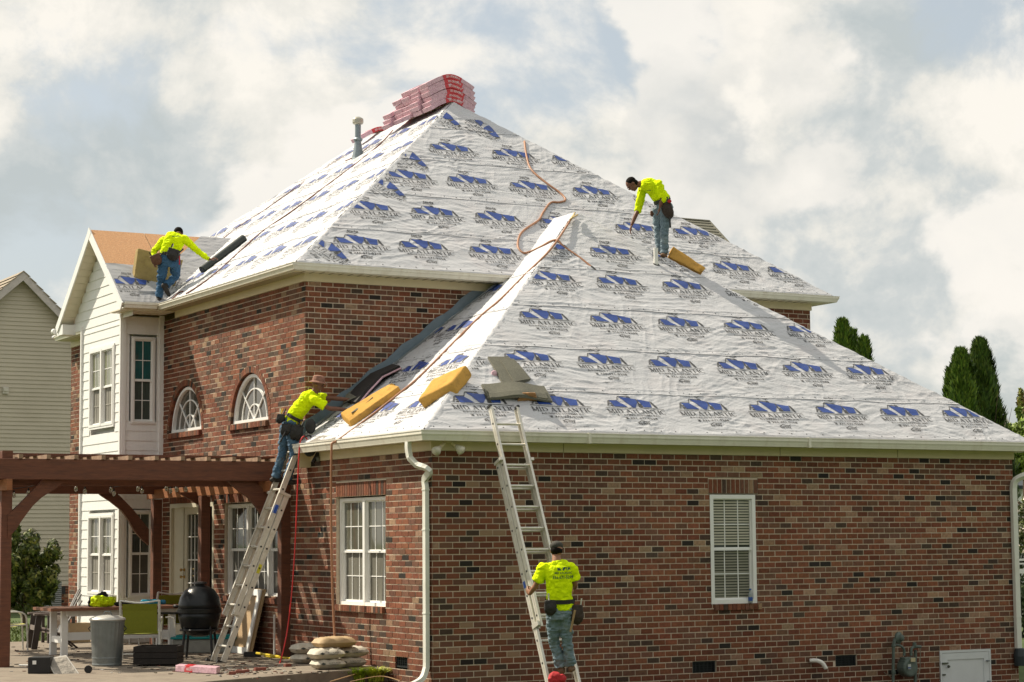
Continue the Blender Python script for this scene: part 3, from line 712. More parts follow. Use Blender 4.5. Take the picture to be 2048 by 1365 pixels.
def serif_letter(ch):
    T, t = .17, .085; P = []; s = lambda a, b, w: P.append(stroke(a, b, w)); sf = lambda x, y, w=.30: P.append(stroke((x-w/2, y), (x+w/2, y), .075))
    if ch == 'I': s((.2, 0), (.2, 1), T); sf(.2, .02, .36); sf(.2, .98, .36); w = .4
    elif ch == 'M': s((.12, 0), (.12, 1), t); s((.12, 1), (.5, .05), T); s((.5, .05), (.88, 1), t); s((.88, 0), (.88, 1), T); sf(.12, .02); sf(.88, .02); sf(.08, .98, .2); sf(.92, .98, .2); w = 1.0
    elif ch == 'D':
        s((.15, 0), (.15, 1), T); s((.02, .025), (.45, .025), .05); s((.02, .975), (.45, .975), .05)
        pts = [(.40+.42*math.sin(a), .5-.48*math.cos(a)) for a in [math.pi*k/8 for k in range(9)]]
        for k in range(8): s(pts[k], pts[k+1], T if 1 < k < 6 else .08)
        w = .86
    elif ch == 'A': s((.08, 0), (.42, 1), t); s((.42, 1), (.76, 0), T); s((.22, .36), (.63, .36), .05); sf(.08, .02); sf(.78, .02); w = .86
    elif ch == 'T': s((.38, 0), (.38, 1), T); s((.02, .97), (.74, .97), .06); s((.03, .82), (.03, .98), .05); s((.73, .82), (.73, .98), .05); sf(.38, .02, .36); w = .76
    elif ch == 'L': s((.15, 0), (.15, 1), T); sf(.15, .98, .32); s((.02, .03), (.6, .03), .06); s((.6, .02), (.6, .22), .05); w = .66
    elif ch == 'N': s((.1, 0), (.1, 1), t); s((.1, 1), (.75, 0), T); s((.75, 0), (.75, 1), t); sf(.1, .02); sf(.08, .98, .2); sf(.75, .98); w = .88
    elif ch == 'C':
        pts = [(.46+.42*math.cos(a), .5+.49*math.sin(a)) for a in [math.radians(48+k*264/12) for k in range(13)]]
        for k in range(12): s(pts[k], pts[k+1], T if 3 < k < 8 else .075)
        s((.78, .72), (.80, .97), .05); w = .86
    else: w = .35
    return P, w
def serif_text(txt, x0, y0, width, height):
    items = []; x = 0
    for ch in txt:
        P, w = serif_letter(ch); items += [[(a+x, b) for a, b in poly] for poly in P]; x += w+.10
    k = width/x
    return [[(x0+a*k, y0+b*height) for a, b in poly] for poly in items]
_WT = (AW-V((AW.x, WLc.y, WLc.z))).normalized(); _WN = XL.cross(_WT)
def _uv(x, y):      # measured print position on the wing's front slope, metres along and up the slope
    P = at(1180+x/5.25, 620+y/5.25, n=_WN, P=V((0, WLc.y, WLc.z))); d = P-V((0, WLc.y, WLc.z)); return d.x, d.dot(_WT)
_C0 = _uv(871, 621)
def zc(pts): return [(_uv(a, b)[0]-_C0[0], _uv(a, b)[1]-_C0[1]) for a, b in pts]
def make_template():
    blue, dark = MB(), MB()
    def add(mb, poly): mb.add([(a, b, 0) for a, b in poly], [tuple(range(len(poly)))])
    for p in ([(612, 543), (688, 548), (800, 608), (668, 603)], [(702, 510), (868, 533), (892, 560), (880, 613), (850, 612)], [(880, 536), (1015, 560), (1036, 616), (962, 614), (930, 580)]): add(blue, zc(p))
    for p in ([(595, 542), (601, 542), (604, 598), (598, 598)], [(604, 540), (614, 540), (614, 598), (607, 598)], [(618, 568), (642, 570), (640, 580), (618, 578)], [(630, 586), (660, 590), (655, 602), (632, 598)],
              [(686, 506), (694, 506), (694, 547), (686, 546)], [(690, 503), (790, 509), (790, 515), (690, 510)], [(604, 537), (690, 541), (690, 546), (606, 543)], [(770, 505), (800, 508), (822, 526), (782, 522)],
              [(866, 531), (884, 535), (912, 580), (900, 584)], [(900, 578), (932, 584), (960, 616), (915, 611)], [(1013, 555), (1030, 560), (1100, 622), (1075, 620), (1040, 590)]): add(dark, zc(p))
    add(dark, zc([(582, 610.0), (1160, 632.5), (1160, 636.5), (582, 614)]))
    def span(x0, y0, x1, y1, y0t):   # baseline ends and top-left corner
        (a, b), (a1, b1), (_, bt) = zc([(x0, y0), (x1, y1), (x0, y0t)]); return a, (b+b1)/2, a1-a, bt-b
    a_, b_, w_, h_ = span(620, 662, 1200, 686, 626)
    for p in serif_text('MID ATLANTIC', a_, b_, w_, h_): add(dark, p)
    def ft(txt, w, h, x0, y0, flip=False):
        vs, fs = font_geo(txt, w, h, x0, y0)
        if flip: vs = 2*np.array([x0+w/2, y0+h/2])-vs
        dark.add([(a, b, 0) for a, b in vs], fs)
    def fs_(txt, x0, y0, x1, y1, yt, flip=False): a, b, w, h = span(x0, y0, x1, y1, yt); ft(txt, w, h, a, b, flip); return a, b, w, h
    fs_('ROOFING SYSTEMS INC', 712, 693, 1125, 706, 680)
    a, b, w, h = fs_('336-671-5208', 838, 727, 1108, 738, 709)
    for p in ([(-.075, .75), (-.02, .75), (-.02, 1), (-.075, 1)], [(-.07, 0), (-.025, 0), (-.032, .62), (-.062, .62)]): add(dark, [(a+q[0]*1.0-.01, b+q[1]*h) for q in p])
    def epi(x0, y0, x1, y1, yt, fl):
        a, b, w, h = fs_('Epilay', x0, y0, x1, y1, yt, fl); k = -1 if fl else 1; cx, cy = a+w/2, b+h/2
        for p_, q_ in (((-.09, .02), (-.02, .062)), ((-.02, .062), (.07, .03)), ((.07, .03), (.11, .05))): add(dark, stroke((cx+k*p_[0], cy+k*p_[1]), (cx+k*q_[0], cy+k*q_[1]), .011))
    epi(928, 782, 1040, 786, 756, False); epi(700, 477, 812, 481, 452, True)
    fs_('WARNING FOLLOW SAFE ROOFING PRACTICE', 880, 811, 1165, 822, 806); fs_('WARNING FOLLOW SAFE ROOFING PRACTICE', 575, 423, 860, 434, 418, True)
    res = []
    for mb, fine in ((blue, True), (dark, False)):
        bm = bmesh.new(); vs = [bm.verts.new(p) for p in mb.v]
        for f in mb.f:
            try: bm.faces.new([vs[i] for i in f])
            except Exception: pass
        for k in range(-14, 16):
            for co_, no_ in (((k*.04, 0, 0), (1, 0, 0)), ((0, k*.04, 0), (0, 1, 0))):
                if fine or True:
                    bmesh.ops.bisect_plane(bm, geom=bm.verts[:]+bm.edges[:]+bm.faces[:], plane_co=co_, plane_no=no_)
        me = bpy.data.meshes.new('tpl'); bm.to_mesh(me); bm.free(); res.append(me)
    return res
TB, TD = make_template()
DOTS = MB()
LOGO_N = [0]
class Face:
    """one roof slope in (u along eave, v up the slope) coordinates, laid with membrane courses"""
    def __init__(s, O, U, T, seed):
        s.O, s.U, s.T = O, U.normalized(), T.normalized(); s.N = s.U.cross(s.T).normalized(); s.seed = seed
        if s.N.z < 0: s.N = -s.N
        s.courses = []
    def h(s, u, v): return 1.3*wrinkle(u, v, s.seed)
    def P(s, u, v, h=0): return s.O+s.U*u+s.T*v+s.N*h
    def lift(s, v, k):
        v0 = s.seams[k]; t = np.clip((v-(v0-.09))/.05, 0, 1); return .004+.0045*np.sin(t*1.57)
    def lay(s, seams, uL, uR, step=.018, label=None, mt=MEMB):
        s.seams = seams; s.uL, s.uR = uL, uR
        for k in range(len(seams)-1):
            v0, v1 = seams[k]-(.09 if k else 0), seams[k+1]
            nv = max(2, int((v1-v0)/step)); uw = max(uR(v0)-uL(v0), uR(v1)-uL(v1), .05); nu = max(2, int(uw/step))
            vv = np.linspace(v0, v1, nv+1); t = np.linspace(0, 1, nu+1)
            lo = np.array([uL(x) for x in vv]); hi = np.maximum(np.array([uR(x) for x in vv]), lo+.001)
            Ug = lo[:, None]+(hi-lo)[:, None]*t[None]; Vg = np.repeat(vv[:, None], nu+1, 1)
            Vd = Vg.copy()
            if k: Vd[0] += .012*np.sin(Ug[0]*5+k)+.01*(vn2(Ug[0]*2.5, Ug[0]*0+k, 5)-.5)
            H = s.h(Ug, Vg)+s.lift(Vg, k)+.0015*k; H[0] += .012 if k else -.02
            if k: H[1] += .010
            # long pull creases near the lap
            lap = np.exp(-((Vg-seams[k]-.03)/.05)**2)+np.exp(-((Vg-v1+.05)/.06)**2)
            H += lap*.009*(1-np.abs(2*vn2(Ug*1.2, Vg*26, s.seed+3)-1))**2
            X = np.array(s.O)+Ug[..., None]*np.array(s.U)+Vd[..., None]*np.array(s.T)+H[..., None]*np.array(s.N)
            co_ = X.reshape(-1, 3); a = np.arange((nv+1)*(nu+1)).reshape(nv+1, nu+1)
            F = np.stack([a[:-1, :-1], a[:-1, 1:], a[1:, 1:], a[1:, :-1]], -1).reshape(-1, 4)
            me = bpy.data.meshes.new('membrane_course'); me.vertices.add(len(co_)); me.vertices.foreach_set('co', co_.ravel())
            me.loops.add(F.size); me.loops.foreach_set('vertex_index', F.ravel().astype(np.int32)); me.polygons.add(len(F))
            me.polygons.foreach_set('loop_start', np.arange(0, F.size, 4, dtype=np.int32)); me.polygons.foreach_set('loop_total', np.full(len(F), 4, dtype=np.int32))
            me.update(calc_edges=True); me.polygons.foreach_set('use_smooth', [True]*len(F)); me.materials.append(mt)
            o = link('membrane_course', me, rf); s.courses.append(o)
            # cap nails along the laps
            for vr in ((v0+.06 if k else .05), None):
                if vr is None: continue
                u = uL(vr)+.1
                while u < uR(vr)-.05:
                    c = s.P(u, vr, float(s.h(np.array([u]), np.array([vr]))[0])+.012+.0015*k); DOTS.lathe(c, [(.011, 0), (.008, .004)], 6, s.N); u += random.uniform(.22, .31)
    def course(s, v):
        for k in range(len(s.seams)-1):
            if v < s.seams[k+1]: return k
        return len(s.seams)-2
    def logo(s, u, v, rot=0, planes=(), sc=1.0, lift=0, face=1):
        k = s.course(v); par = s.courses[k] if s.courses else rf; c_, s_ = math.cos(math.radians(rot)), math.sin(math.radians(rot))
        for me0, mt in ((TB, BLUEP), (TD, DARKP)):
            bm = bmesh.new(); bm.from_mesh(me0)
            for vt in bm.verts:
                a, b = vt.co.x*sc*face, vt.co.y*sc; vt.co = (u+a*c_-b*s_, v+a*s_+b*c_, 0)
            for (p, n) in planes:
                g = bm.verts[:]+bm.edges[:]+bm.faces[:]
                if g: bmesh.ops.bisect_plane(bm, geom=g, plane_co=(*p, 0), plane_no=(*n, 0), clear_outer=True)
            if not bm.faces: bm.free(); continue
            uv = np.array([vt.co[:2] for vt in bm.verts]); kk = np.array([s.course(x) for x in uv[:, 1]])
            h = s.h(uv[:, 0], uv[:, 1])+.0055+.0015*kk+.009+lift
            for vt, a, hh in zip(bm.verts, uv, h): vt.co = s.P(a[0], a[1], hh)
            me = bpy.data.meshes.new('printed_logo'); bm.to_mesh(me); bm.free(); me.polygons.foreach_set('use_smooth', [True]*len(me.polygons)); me.materials.append(mt)
            link('printed_logo', me, par); LOGO_N[0] += 1
def inter(a, b, t0=0):  # helper: linear u limit from point a to b in (u,v)
    (ua, va), (ub, vb) = a, b
    return lambda v: ua+(ub-ua)*(v-va)/(vb-va)
# wing front slope
T = (AW-V((AW.x, WLc.y, WLc.z))); FWR = Face(V((0, WLc.y, WLc.z)), XL, T, 3); LV = T.length
l_, r_ = inter((WLc.x, 0), (AW.x, LV)), inter((WRc.x, 0), (AW.x, LV))
FWR.lay([-.03, 1.05, 2.19, 3.36, 4.53, LV-.01], l_, r_)
sn = lambda a, b: (b[1]-a[1], -(b[0]-a[0]))
pl_left = ((WLc.x+.06, 0), (-1*LV, (AW.x-WLc.x))); pl_right = ((WRc.x-.06, 0), (LV, WRc.x-AW.x))
for v, us in ((.60, [.90+1.23*i-.03*i*0 for i in range(8)]), (1.72, [.95+1.23*i for i in range(7)]), (2.88, [.49+1.23*i+1.23 for i in range(6)]), (4.04, [2.39+1.235*i for i in range(5)]), (5.0, [3.98, 5.2, 6.4])):
    for u in us:
        if l_(v)-.5 < u < r_(v)+.5: FWR.logo(u, v, 0, (pl_left, pl_right, ((0, LV-.05), (0, 1))))
# wing side slope (u runs towards -Y so that print reads from the left)
T = V((AW.x-WLc.x, 0, AW.z-WLc.z)); FWL = Face(V((WLc.x, 0, WLc.z)), V((0, -1, 0)), T, 9); LV2 = T.length
zOf = lambda v: WLc.z+v*T.normalized().z
sM = (AP.z-CL.z)/(AP.y-CL.y)
def uLw(v):
    z = zOf(v)
    if z < CL.z-.10: return -D1
    return -(CL.y+(z-CL.z)/sM)
uRw = inter((-WLc.y, 0), (-AW.y, LV2))
FWL.lay([-.03, 1.05, 2.19, 3.36, 4.53, LV2-.01], uLw, uRw)
plr = ((-WLc.y-.06, 0), (LV2, AW.y-WLc.y))
pll = ((-D1+.12, 0), (-1, 0))
for v, us in ((.60, (-.93, -2.16, -3.39)), (1.73, (-1.75, -2.98, -4.0)), (2.88, (-3.3, -4.3)), (4.04, (-4.05, -5.0))):
    for u in us: FWL.logo(u, v, 0, (plr, pll) if v < 3 else (plr,))
# main front slope
T = AP-V((AP.x, CL.y, CL.z)); FMR = Face(V((0, CL.y, CL.z)), XL, T, 21); LV3 = T.length
l3, r3 = inter((CL.x, 0), (AP.x, LV3)), inter((CR.x, 0), (AP.x, LV3))
kx = LV3/ (6.23)
SM = [-.03, 1.18, 2.42, 3.72, 4.98, LV3-.01]
FMR.lay(SM, l3, r3)
p3l = ((CL.x+.06, 0), (-LV3, AP.x-CL.x)); p3r = ((CR.x-.06, 0), (LV3, CR.x-AP.x))
def uv_of(F, x, y):
    P = at(x, y, n=F.N, P=F.O); d = P-F.O; return d.dot(F.U), d.dot(F.T)
for row in ([(720, 492), (850, 502), (990, 512)], [(740, 420), (875, 438), (1000, 446), (1128, 455), (1280, 470), (1390, 474)], [(820, 360), (942, 371), (1065, 381), (1190, 392), (1310, 402)], [(905, 305), (1030, 318), (1150, 331)], [(1470, 543), (1580, 552), (1360, 535)]):
    base = [uv_of(FMR, x, y) for x, y in row]; v = sum(b[1] for b in base[:2])/2
    for u, _ in base: FMR.logo(u, v, 0, (p3l, p3r), sc=1.02)
for (x, y, ro) in ((655, 505, -58), (772, 380, -60), (818, 322, -58), (965, 262, -75), (885, 240, -60)):
    u, v = uv_of(FMR, x, y); FMR.logo(u, v, ro, (p3l, p3r, ((u+.22, v), (1, .2)), ((u-.5, v), (-1, 0)), ((u, v+.32), (0, 1)), ((u, v-.42), (0, -1))), sc=.9, lift=.004)
# main side slope, with the gable cut out by the valley
T = V((AP.x-CL.x, 0, AP.z-CL.z)); FML = Face(V((CL.x, 0, CL.z)), V((0, -1, 0)), T, 33); LV4 = T.length
rM = inter((-CL.y, 0), (-AP.y, LV4)); lM = inter((-CF.y, 0), (-RE.y, LV4))
FML.lay([-.03, 1.18, 2.42, 3.72, 4.98, LV4-.01], lM, rM, step=.026)
p4r = ((-CL.y-.06, 0), (LV4, AP.y-CL.y)); p4l = ((-CF.y+.06, 0), (-LV4, CF.y-RE.y))
for r_i, (v, o) in enumerate(((.72, 5.1), (1.9, 5.6), (3.15, 6.5), (4.4, 7.6), (5.5, 8.3))):
    for i in range(9): FML.logo(-(o+1.23*i), v, 0, (p4r, p4l))
# back slopes, plain
for nm, pts in (('membrane_course', (CR, CRF, RE, AP)), ('membrane_course', (CRF, CF, RE)), ('membrane_course', (WRc, V((W1+.21, D1, .262)), WB, AW))):
    b_ = MB(); b_.add([p+ZP*.012 for p in pts], [tuple(range(len(pts)))]); b_.build(nm, MEMB, rf)
DOTS.build('cap_nails', BLACK, rf, kind='stuff', fix=False)
# shaded junction strip: blue self-adhered membrane along the upper wall and on the wing slope
def wing_side_pt(y, z, up=0): return V((WLc.x+(z-WLc.z)/((AW.z-WLc.z)/(AW.x-WLc.x)), y, z))+ZP*up
m = MB(); a = wing_side_pt(D1-.02, .30, .03); b = wing_side_pt(D1-.02, 2.95, .03)
n = 24
for i in range(n):
    for (q0, q1, q2, q3) in (((0, 0), (0, .20), (1, .20), (1, 0)),):
        t0, t1 = i/n, (i+1)/n; P0 = a.lerp(b, t0); P1 = a.lerp(b, t1); w0 = .17+.025*math.sin(i*1.7); w1 = .17+.025*math.sin((i+1)*1.7)
        m.add([P0, P1, P1+ZP*w1, P0+ZP*w0], [(0, 1, 2, 3)])
        m.add([P0, P1, P1+V((0, -.13, .004)), P0+V((0, -.13, .004))], [(0, 1, 2, 3)])
m.build('flashing_membrane', ICE, rf, label='dark blue sticky membrane strip along the upper wall')
m = MB(); m.bar(a+V((0, -.14, .02)), b+V((0, -.14, .02)), .012, .03); m.build('step_flashing', GALV, rf)
# exposed sheathing corner at the far hip of the front slope
u, v = uv_of(FMR, 1040, 284); b_ = MB(); b_.add([FMR.P(u-.20, v+.02, .02), FMR.P(u+.28, v-.16, .02), FMR.P(u-.12, v+.30, .02)], [(0, 1, 2)]); b_.build('osb_patch', OSB, rf)
# torn hip patch at the wing corner
b_ = MB(); b_.add([V((-.16, -.16, .315)), V((-.16, .12, .315)), V((-.02, .0, .37)), V((.10, -.17, .315))], [(0, 1, 2, 3)]); b_.build('osb_patch', OSB, rf)

def hip_strip(A, B, Fa, Fb, w=.07):
    m = MB(); n = int((B-A).length/.04); d = (B-A).normalized(); vs = []
    sa = Fa.N.cross(d).normalized(); sa = sa if sa.dot(Fb.N) < 0 else -sa; sb = Fb.N.cross(d).normalized(); sb = sb if sb.dot(Fa.N) < 0 else -sb
    for i in range(n+1):
        p = A.lerp(B, i/n); j = .006*math.sin(i*.9)+.004*math.sin(i*2.3); q = random.uniform(-.012, .012)
        vs += [p+sa*(w+q)+Fa.N*.013, p+sa*(w*.4)+Fa.N*(.022+j), p+(Fa.N+Fb.N).normalized()*(.024+j*.6), p+sb*(w*.4)+Fb.N*(.022-j), p+sb*(w-q)+Fb.N*.013]
    m.add(vs, [(5*i+k, 5*i+k+1, 5*i+6+k, 5*i+5+k) for i in range(n) for k in range(4)]); m.build('hip_membrane', MEMB, rf, smooth=True)
hip_strip(WLc, AW, FWR, FWL); hip_strip(CL, AP, FMR, FML)
# ---------------------------------------------------------------- gabled bay
GX = -1.0; GP = V((GX, 11.78, 4.50)); GR = V((GX, 9.90, 2.985)); GL = V((GX, 13.72, 2.92))
bay = link('bay', bpy.data.meshes.new('bay'), house, label='white shingle-sided two storey bay with a steep gable')
m = MB(); m.bbox((BX+.12, BAYY0+.12, -3.1), (.05, BAYY1-.02, 2.85)); me_ = m.mesh('bay'); me_.materials.append(SIDING); bay.data = me_
UB = (y_(228, 800, BX), y_(184, 800, BX)); 
wf = [(y_(229.5, 770, BX), y_(182.5, 770, BX), at(205, 853, X=BX).z, at(205, 698, X=BX).z), (y_(228, 1100, BX), y_(179.5, 1100, BX), at(204, 1189, X=BX).z, at(204, 1031, X=BX).z)]
ws = [(at(263.5, 760, Y=BAYY0).x, at(307, 760, Y=BAYY0).x, at(285, 846, Y=BAYY0).z, at(285, 677, Y=BAYY0).z), (at(258, 1100, Y=BAYY0).x, at(303, 1100, Y=BAYY0).x, at(285, 1193, Y=BAYY0).z, at(285, 1023, Y=BAYY0).z)]
OF, OS = V((BX, 0, 0)), V((0, BAYY0, 0))
def plank(O, S, N, a, b, z0, ex, parent, col=SIDING, name='siding_plank'):
    m = MB(); q = [(.0, z0), (.016, z0), (.005, z0+ex), (0, z0+ex)]
    vs = [O+S*a+N*n_+ZP*z for n_, z in q]+[O+S*b+N*n_+ZP*z for n_, z in q]
    m.add(vs, [(0, 1, 2, 3), (7, 6, 5, 4), (0, 4, 5, 1), (1, 5, 6, 2), (2, 6, 7, 3)]); m.build(name, col, parent)
EX = .172
def side_rows(O, S, N, a, b, zlo, zhi, wins, lim=None):
    z = zlo
    while z < zhi:
        cuts = sorted((w[0]-.05, w[1]+.05) for w in wins if w[2]-.06 < z+EX*.5 < w[3]+.05); c = a; iv = []
        A, B = (a, b) if lim is None else lim(z+EX)
        c = A
        for p, q in cuts: iv.append((c, p)); c = q
        iv.append((c, B))
        for p, q in iv:
            if q-p > .03: plank(O, S, N, p, q, z, min(EX, zhi-z), bay)
        z += EX
side_rows(OF, SL, NL, BAYY0, BAYY1, -3.0, 2.78, wf)
side_rows(OS, V((1, 0, 0)), NR, BX, 0, -3.0, 2.82, ws)
side_rows(OF, SL, NL, GR.y, GL.y-.3, 2.78, 4.35, [], lim=lambda z: (max(10.05, 11.78-(4.42-z)/.815), min(13.5, 11.78+(4.42-z)/.80)))
m = MB()
for (c, w_) in ((V((BX-.02, BAYY0, -.1)), .07), (V((BX-.02, BAYY1, -.1)), .05)): m.box(c, .06, w_, 5.9)
m.box(V((BX+.02, BAYY0-.02, -.1)), .06, .05, 5.9); m.box(V((-.03, BAYY0-.02, -.1)), .085, .05, 5.9); m.build('corner_board', WHITE, bay)
for i, w in enumerate(wf): window('bay_front_window', OF, SL, NL, w[0], w[1], w[2], w[3], bay, 2, 3, 2, casing=.04, inn=-.01, up=G3 if i == 0 else G2, low=SCREEN, label='paired white windows on the front of the bay, %s floor' % ('upper' if i == 0 else 'lower'))
for i, w in enumerate(ws): window('bay_side_window', OS, V((1, 0, 0)), NR, w[0], w[1], w[2], w[3], bay, 1, 2, 2, casing=.02, inn=-.01, fw=.03, up=TEAL if i == 0 else GLASS, low=mat('teal_screen', (.035, .05, .04), .5, .5, 3, stretch=(14, 14, 1.2)) if i == 0 else DIMSC, label='single window on the near side of the bay, %s floor' % ('upper, teal glass' if i == 0 else 'lower'))
# gable roof
gr = link('gable_roof', bpy.data.meshes.new('gable_roof'), house)
zval = lambda z: CL.x+(z-CL.z)/((AP.z-CL.z)/(AP.x-CL.x))
gE = V((zval(GP.z)+.1, GP.y, GP.z)); gR2 = V((zval(GR.z)+.05, GR.y, GR.z)); gL2 = V((zval(GL.z)+.05, GL.y, GL.z))
m = MB(); th = ZP*-.05
m.add([GP, gE, gR2, GR, GL, gL2], [(0, 1, 2, 3), (0, 4, 5, 1)]); m.add([p+th for p in (GP, gE, gR2, GR, GL, gL2)], [(0, 1, 2, 3), (0, 4, 5, 1)])
me_ = m.mesh('gable_roof'); me_.materials.append(SOFFIT); gr.data = me_
# osb panels on the near slope and the grey wrinkled membrane below
T = GP-GR; FG = Face(V((0, GR.y, GR.z)), XL, V((0, T.y, T.z)), 51); LG = V((0, T.y, T.z)).length
vl = lambda v: CL.x+((GR.z+v*FG.T.z)-CL.z)/((AP.z-CL.z)/(AP.x-CL.x))
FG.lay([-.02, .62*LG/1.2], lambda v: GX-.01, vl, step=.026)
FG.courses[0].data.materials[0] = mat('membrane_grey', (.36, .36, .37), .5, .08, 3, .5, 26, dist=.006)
FG.logo(GX+.30, .56, 0, (((GX+.03, 0), (-1, 0)),), sc=.95)
vo = .62*LG/1.2
for (ua, ub) in ((GX, .02), (.03, 1.25), (1.26, 2.2)):
    b_ = MB(); va, vb = vo-.06, LG; 
    q = [(ua, va), (min(ub, vl(va)), va), (min(ub, vl(vb)), vb), (ua, vb)]
    if q[2][0] <= q[3][0]: q = [(ua, va), (min(ub, vl(va)), va), (ua, min(vb, vb))]
    b_.add([FG.P(a, b, .012) for a, b in q], [tuple(range(len(q)))]); b_.build('osb_panel', OSB, gr)
# wrinkled grey strip running up the valley beside the sheathing
FV = Face(FG.O, FG.U, FG.T, 66); FV.N = FG.N
FV.O = FG.O+FG.N*.012
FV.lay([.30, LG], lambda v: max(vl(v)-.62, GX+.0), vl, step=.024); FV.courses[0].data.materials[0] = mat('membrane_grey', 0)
FV.logo(vl(.75)-.33, .75, 62, (((0, LG), (0, 1)),), sc=.72)
# rakes, soffits, returns
m = MB()
for (A, B) in ((GP, GR), (GP, GL)):
    d = (B-A).normalized(); up = V((1, 0, 0)).cross(d); up = up if up.z > 0 else -up
    m.box((A+B)/2-up*.055+V((-.012-(.004 if B is GL else 0), 0, 0)), .024, (B-A).length+.10, .15, V((1, 0, 0)), d, up)
m.build('rake_board', WHITE, gr)
m = MB()
for (A, B) in ((GP, GR), (GP, GL)):
    d = (B-A).normalized(); up = V((1, 0, 0)).cross(d); up = up if up.z > 0 else -up; L_ = (B-A).length; k = int(L_/.17)
    for i in range(k): m.box(A+d*((i+.5)*L_/k)-up*(.10 if B is GL else .104)+V((.13, 0, 0)), .25, L_/k-.006, .02, V((1, 0, 0)), d, up)
m.build('rake_soffit', mat('rake_vinyl', (.72, .66, .52), .5, .04), gr)
m = MB(); m.box(V((-.88, 13.56, 2.83)), .25, .36, .19); m.build('cornice_return', WHITE, gr)
m = MB(); m.lathe(V((-1.02, 13.93, 2.83)), [(.05, 0), (.06, .04), (.05, .10)], 10, V((0, -1, 0))); m.box(V((-.95, 13.86, 2.82)), .1, .12, .09); m.build('gutter_end', WHITE, gr)
# short gutter of the gable
gm = MB(); prof = [(0, 2.99), (0, 2.885), (.07, 2.885), (.085, 2.93), (.10, 2.95), (.10, 2.99), (.088, 2.99), (.088, 2.95), (.02, 2.90)]
sweep(gm, [(-.97, GR.y+.03), (-.38, GR.y+.03)], prof, True); gm.build('gutter', GUTTER, gr)
m = MB(); m.bbox((-.98, 9.93, 2.865), (0, BAYY0+.05, 2.885))
for i in range(8): m.bbox((-.95+i*.12, 9.94, 2.857), (-.90+i*.12, BAYY0, 2.866))
m.build('soffit', mat('rake_vinyl', 0), gr)
m = MB(); m.tube([(-.30, 13.35, 2.75), (-.26, 13.36, 2.6), (-.2, 13.36, -.9), (-.16, 13.33, -.2-.9)], .014, 6); m.build('cable', mat('cable_tan', (.42, .24, .14), .6), house)

for i_, px_ in enumerate((1127, 1560, 1795)):
    m = MB(); q_ = at(px_, 895, Y=-.024); m.bbox((q_.x-.003, -.028, .003), (q_.x+.003, -.020, .12)); m.build('board_joint', mat('joint_dark', (.25, .20, .12), .8), house)
for (X0, Y0) in ((at(1180, 880, Y=-.32).x, None), (at(1620, 885, Y=-.32).x, None)):
    m = MB(); m.bbox((X0-.02, -.328, .112), (X0+.02, -.20, .258)); m.build('gutter_seam', GUTTER, house)
# ---------------------------------------------------------------- shingled rear roof part
m = MB(); g1 = at(1418, 443, Y=8.5); g0 = V((8.2, 8.5, g1.z)); ge = at(1466, 496, Y=7.4); gs = V((7.4, 7.4, ge.z))
n = 9; nn = (g1-g0).cross(gs-g0).normalized(); nn = nn if nn.z > 0 else -nn
for i in range(n):
    t0, t1 = i/n, (i+1)/n
    A, B, C_, D_ = gs.lerp(g0, t0), ge.lerp(g1, t0), ge.lerp(g1, t1), gs.lerp(g0, t1)
    m.add([A, B, C_, D_, A+nn*.018, B+nn*.018, C_+nn*.004, D_+nn*.004], [(4, 5, 6, 7), (0, 1, 5, 4), (1, 2, 6, 5)])
m.add([g1, ge, V((ge.x, 9.6, ge.z))], [(0, 1, 2)])
m.tube([g0+ZP*.0, g1+ZP*.0], .05, 6, flat=.5); m.tube([g1, ge], .04, 6, flat=.5)
m.build('shingle_slope', GREYSH, house, label='grey shingled slope showing behind the white roof')
# ---------------------------------------------------------------- ground
_h = lambda x, y, X=None, Y=None: at(x, y, X=X, Y=Y)
gp = lambda x, y, z=GZ: at(x, y, Z=z)
LAWN_Z = -3.12
RZ = -3.85
m = MB(); gx_ = [-900, -30, -1.2, .4, 30, 900]; gy_ = [-60, -8, 1.2, 4, 60, 1500]
def gz_(i, j): return RZ if (i >= 3 and j <= 2) else LAWN_Z
m.add([(x, y, gz_(i, j)) for j, y in enumerate(gy_) for i, x in enumerate(gx_)], [(j*6+i, j*6+i+1, j*6+i+7, j*6+i+6) for j in range(5) for i in range(5)]); m.build('lawn_ground', GRASSG, kind='structure')
q = [gp(726, 1338.5), gp(640, 1344), gp(440, 1361), gp(250, 1378), gp(-150, 1400)]
pb = [V((-9.5, gp(60, 1283).y, GZ)), V((-.0, gp(60, 1283).y, GZ))]
m = MB(); poly = [V((-.004, q[0].y, GZ))]+q+[V((-9.5, q[-1].y+1, GZ))]+pb; poly = [(p.x, p.y) for p in poly]
m.prism(poly, (0, 0, -3.3), XL, YB, ZP, GZ+3.3); m.build('patio', CONC, kind='structure', bevel=.012)
m = MB(); m.add([(-6, .2, LAWN_Z+.02), (-.9, .2, LAWN_Z+.02), (-.004, .2, LAWN_Z+.0), (-.004, 4, LAWN_Z+.02), (-6, 4, LAWN_Z+.02)], [(0, 1, 2, 3, 4)])
m.add([(.4, -2.2, RZ+.016), (12, -2.2, RZ+.016), (12, .05, RZ+.016), (.4, .05, RZ+.016)], [(0, 1, 2, 3)]); m.build('mulch_bed', SOIL, kind='structure')
def leafmat(name, c, var=.5, vs=6): return mat(name, c, .55, var, vs, attr='bc', spec=.3)
LEAF = leafmat('foliage', (0, 0, 0)); NEEDLE = leafmat('needle_foliage', (0, 0, 0))
def blade(mb, p, h, lean, w, col):
    d = V((math.cos(lean), math.sin(lean), 0)); s_ = V((-d.y, d.x, 0))*w; k = random.uniform(.2, .9)*h
    mb.add([p-s_, p+s_, p+s_*.6+d*k*.4+ZP*h*.6, p+d*k+ZP*h], [(0, 1, 2), (0, 2, 3)], col)
g = MB()
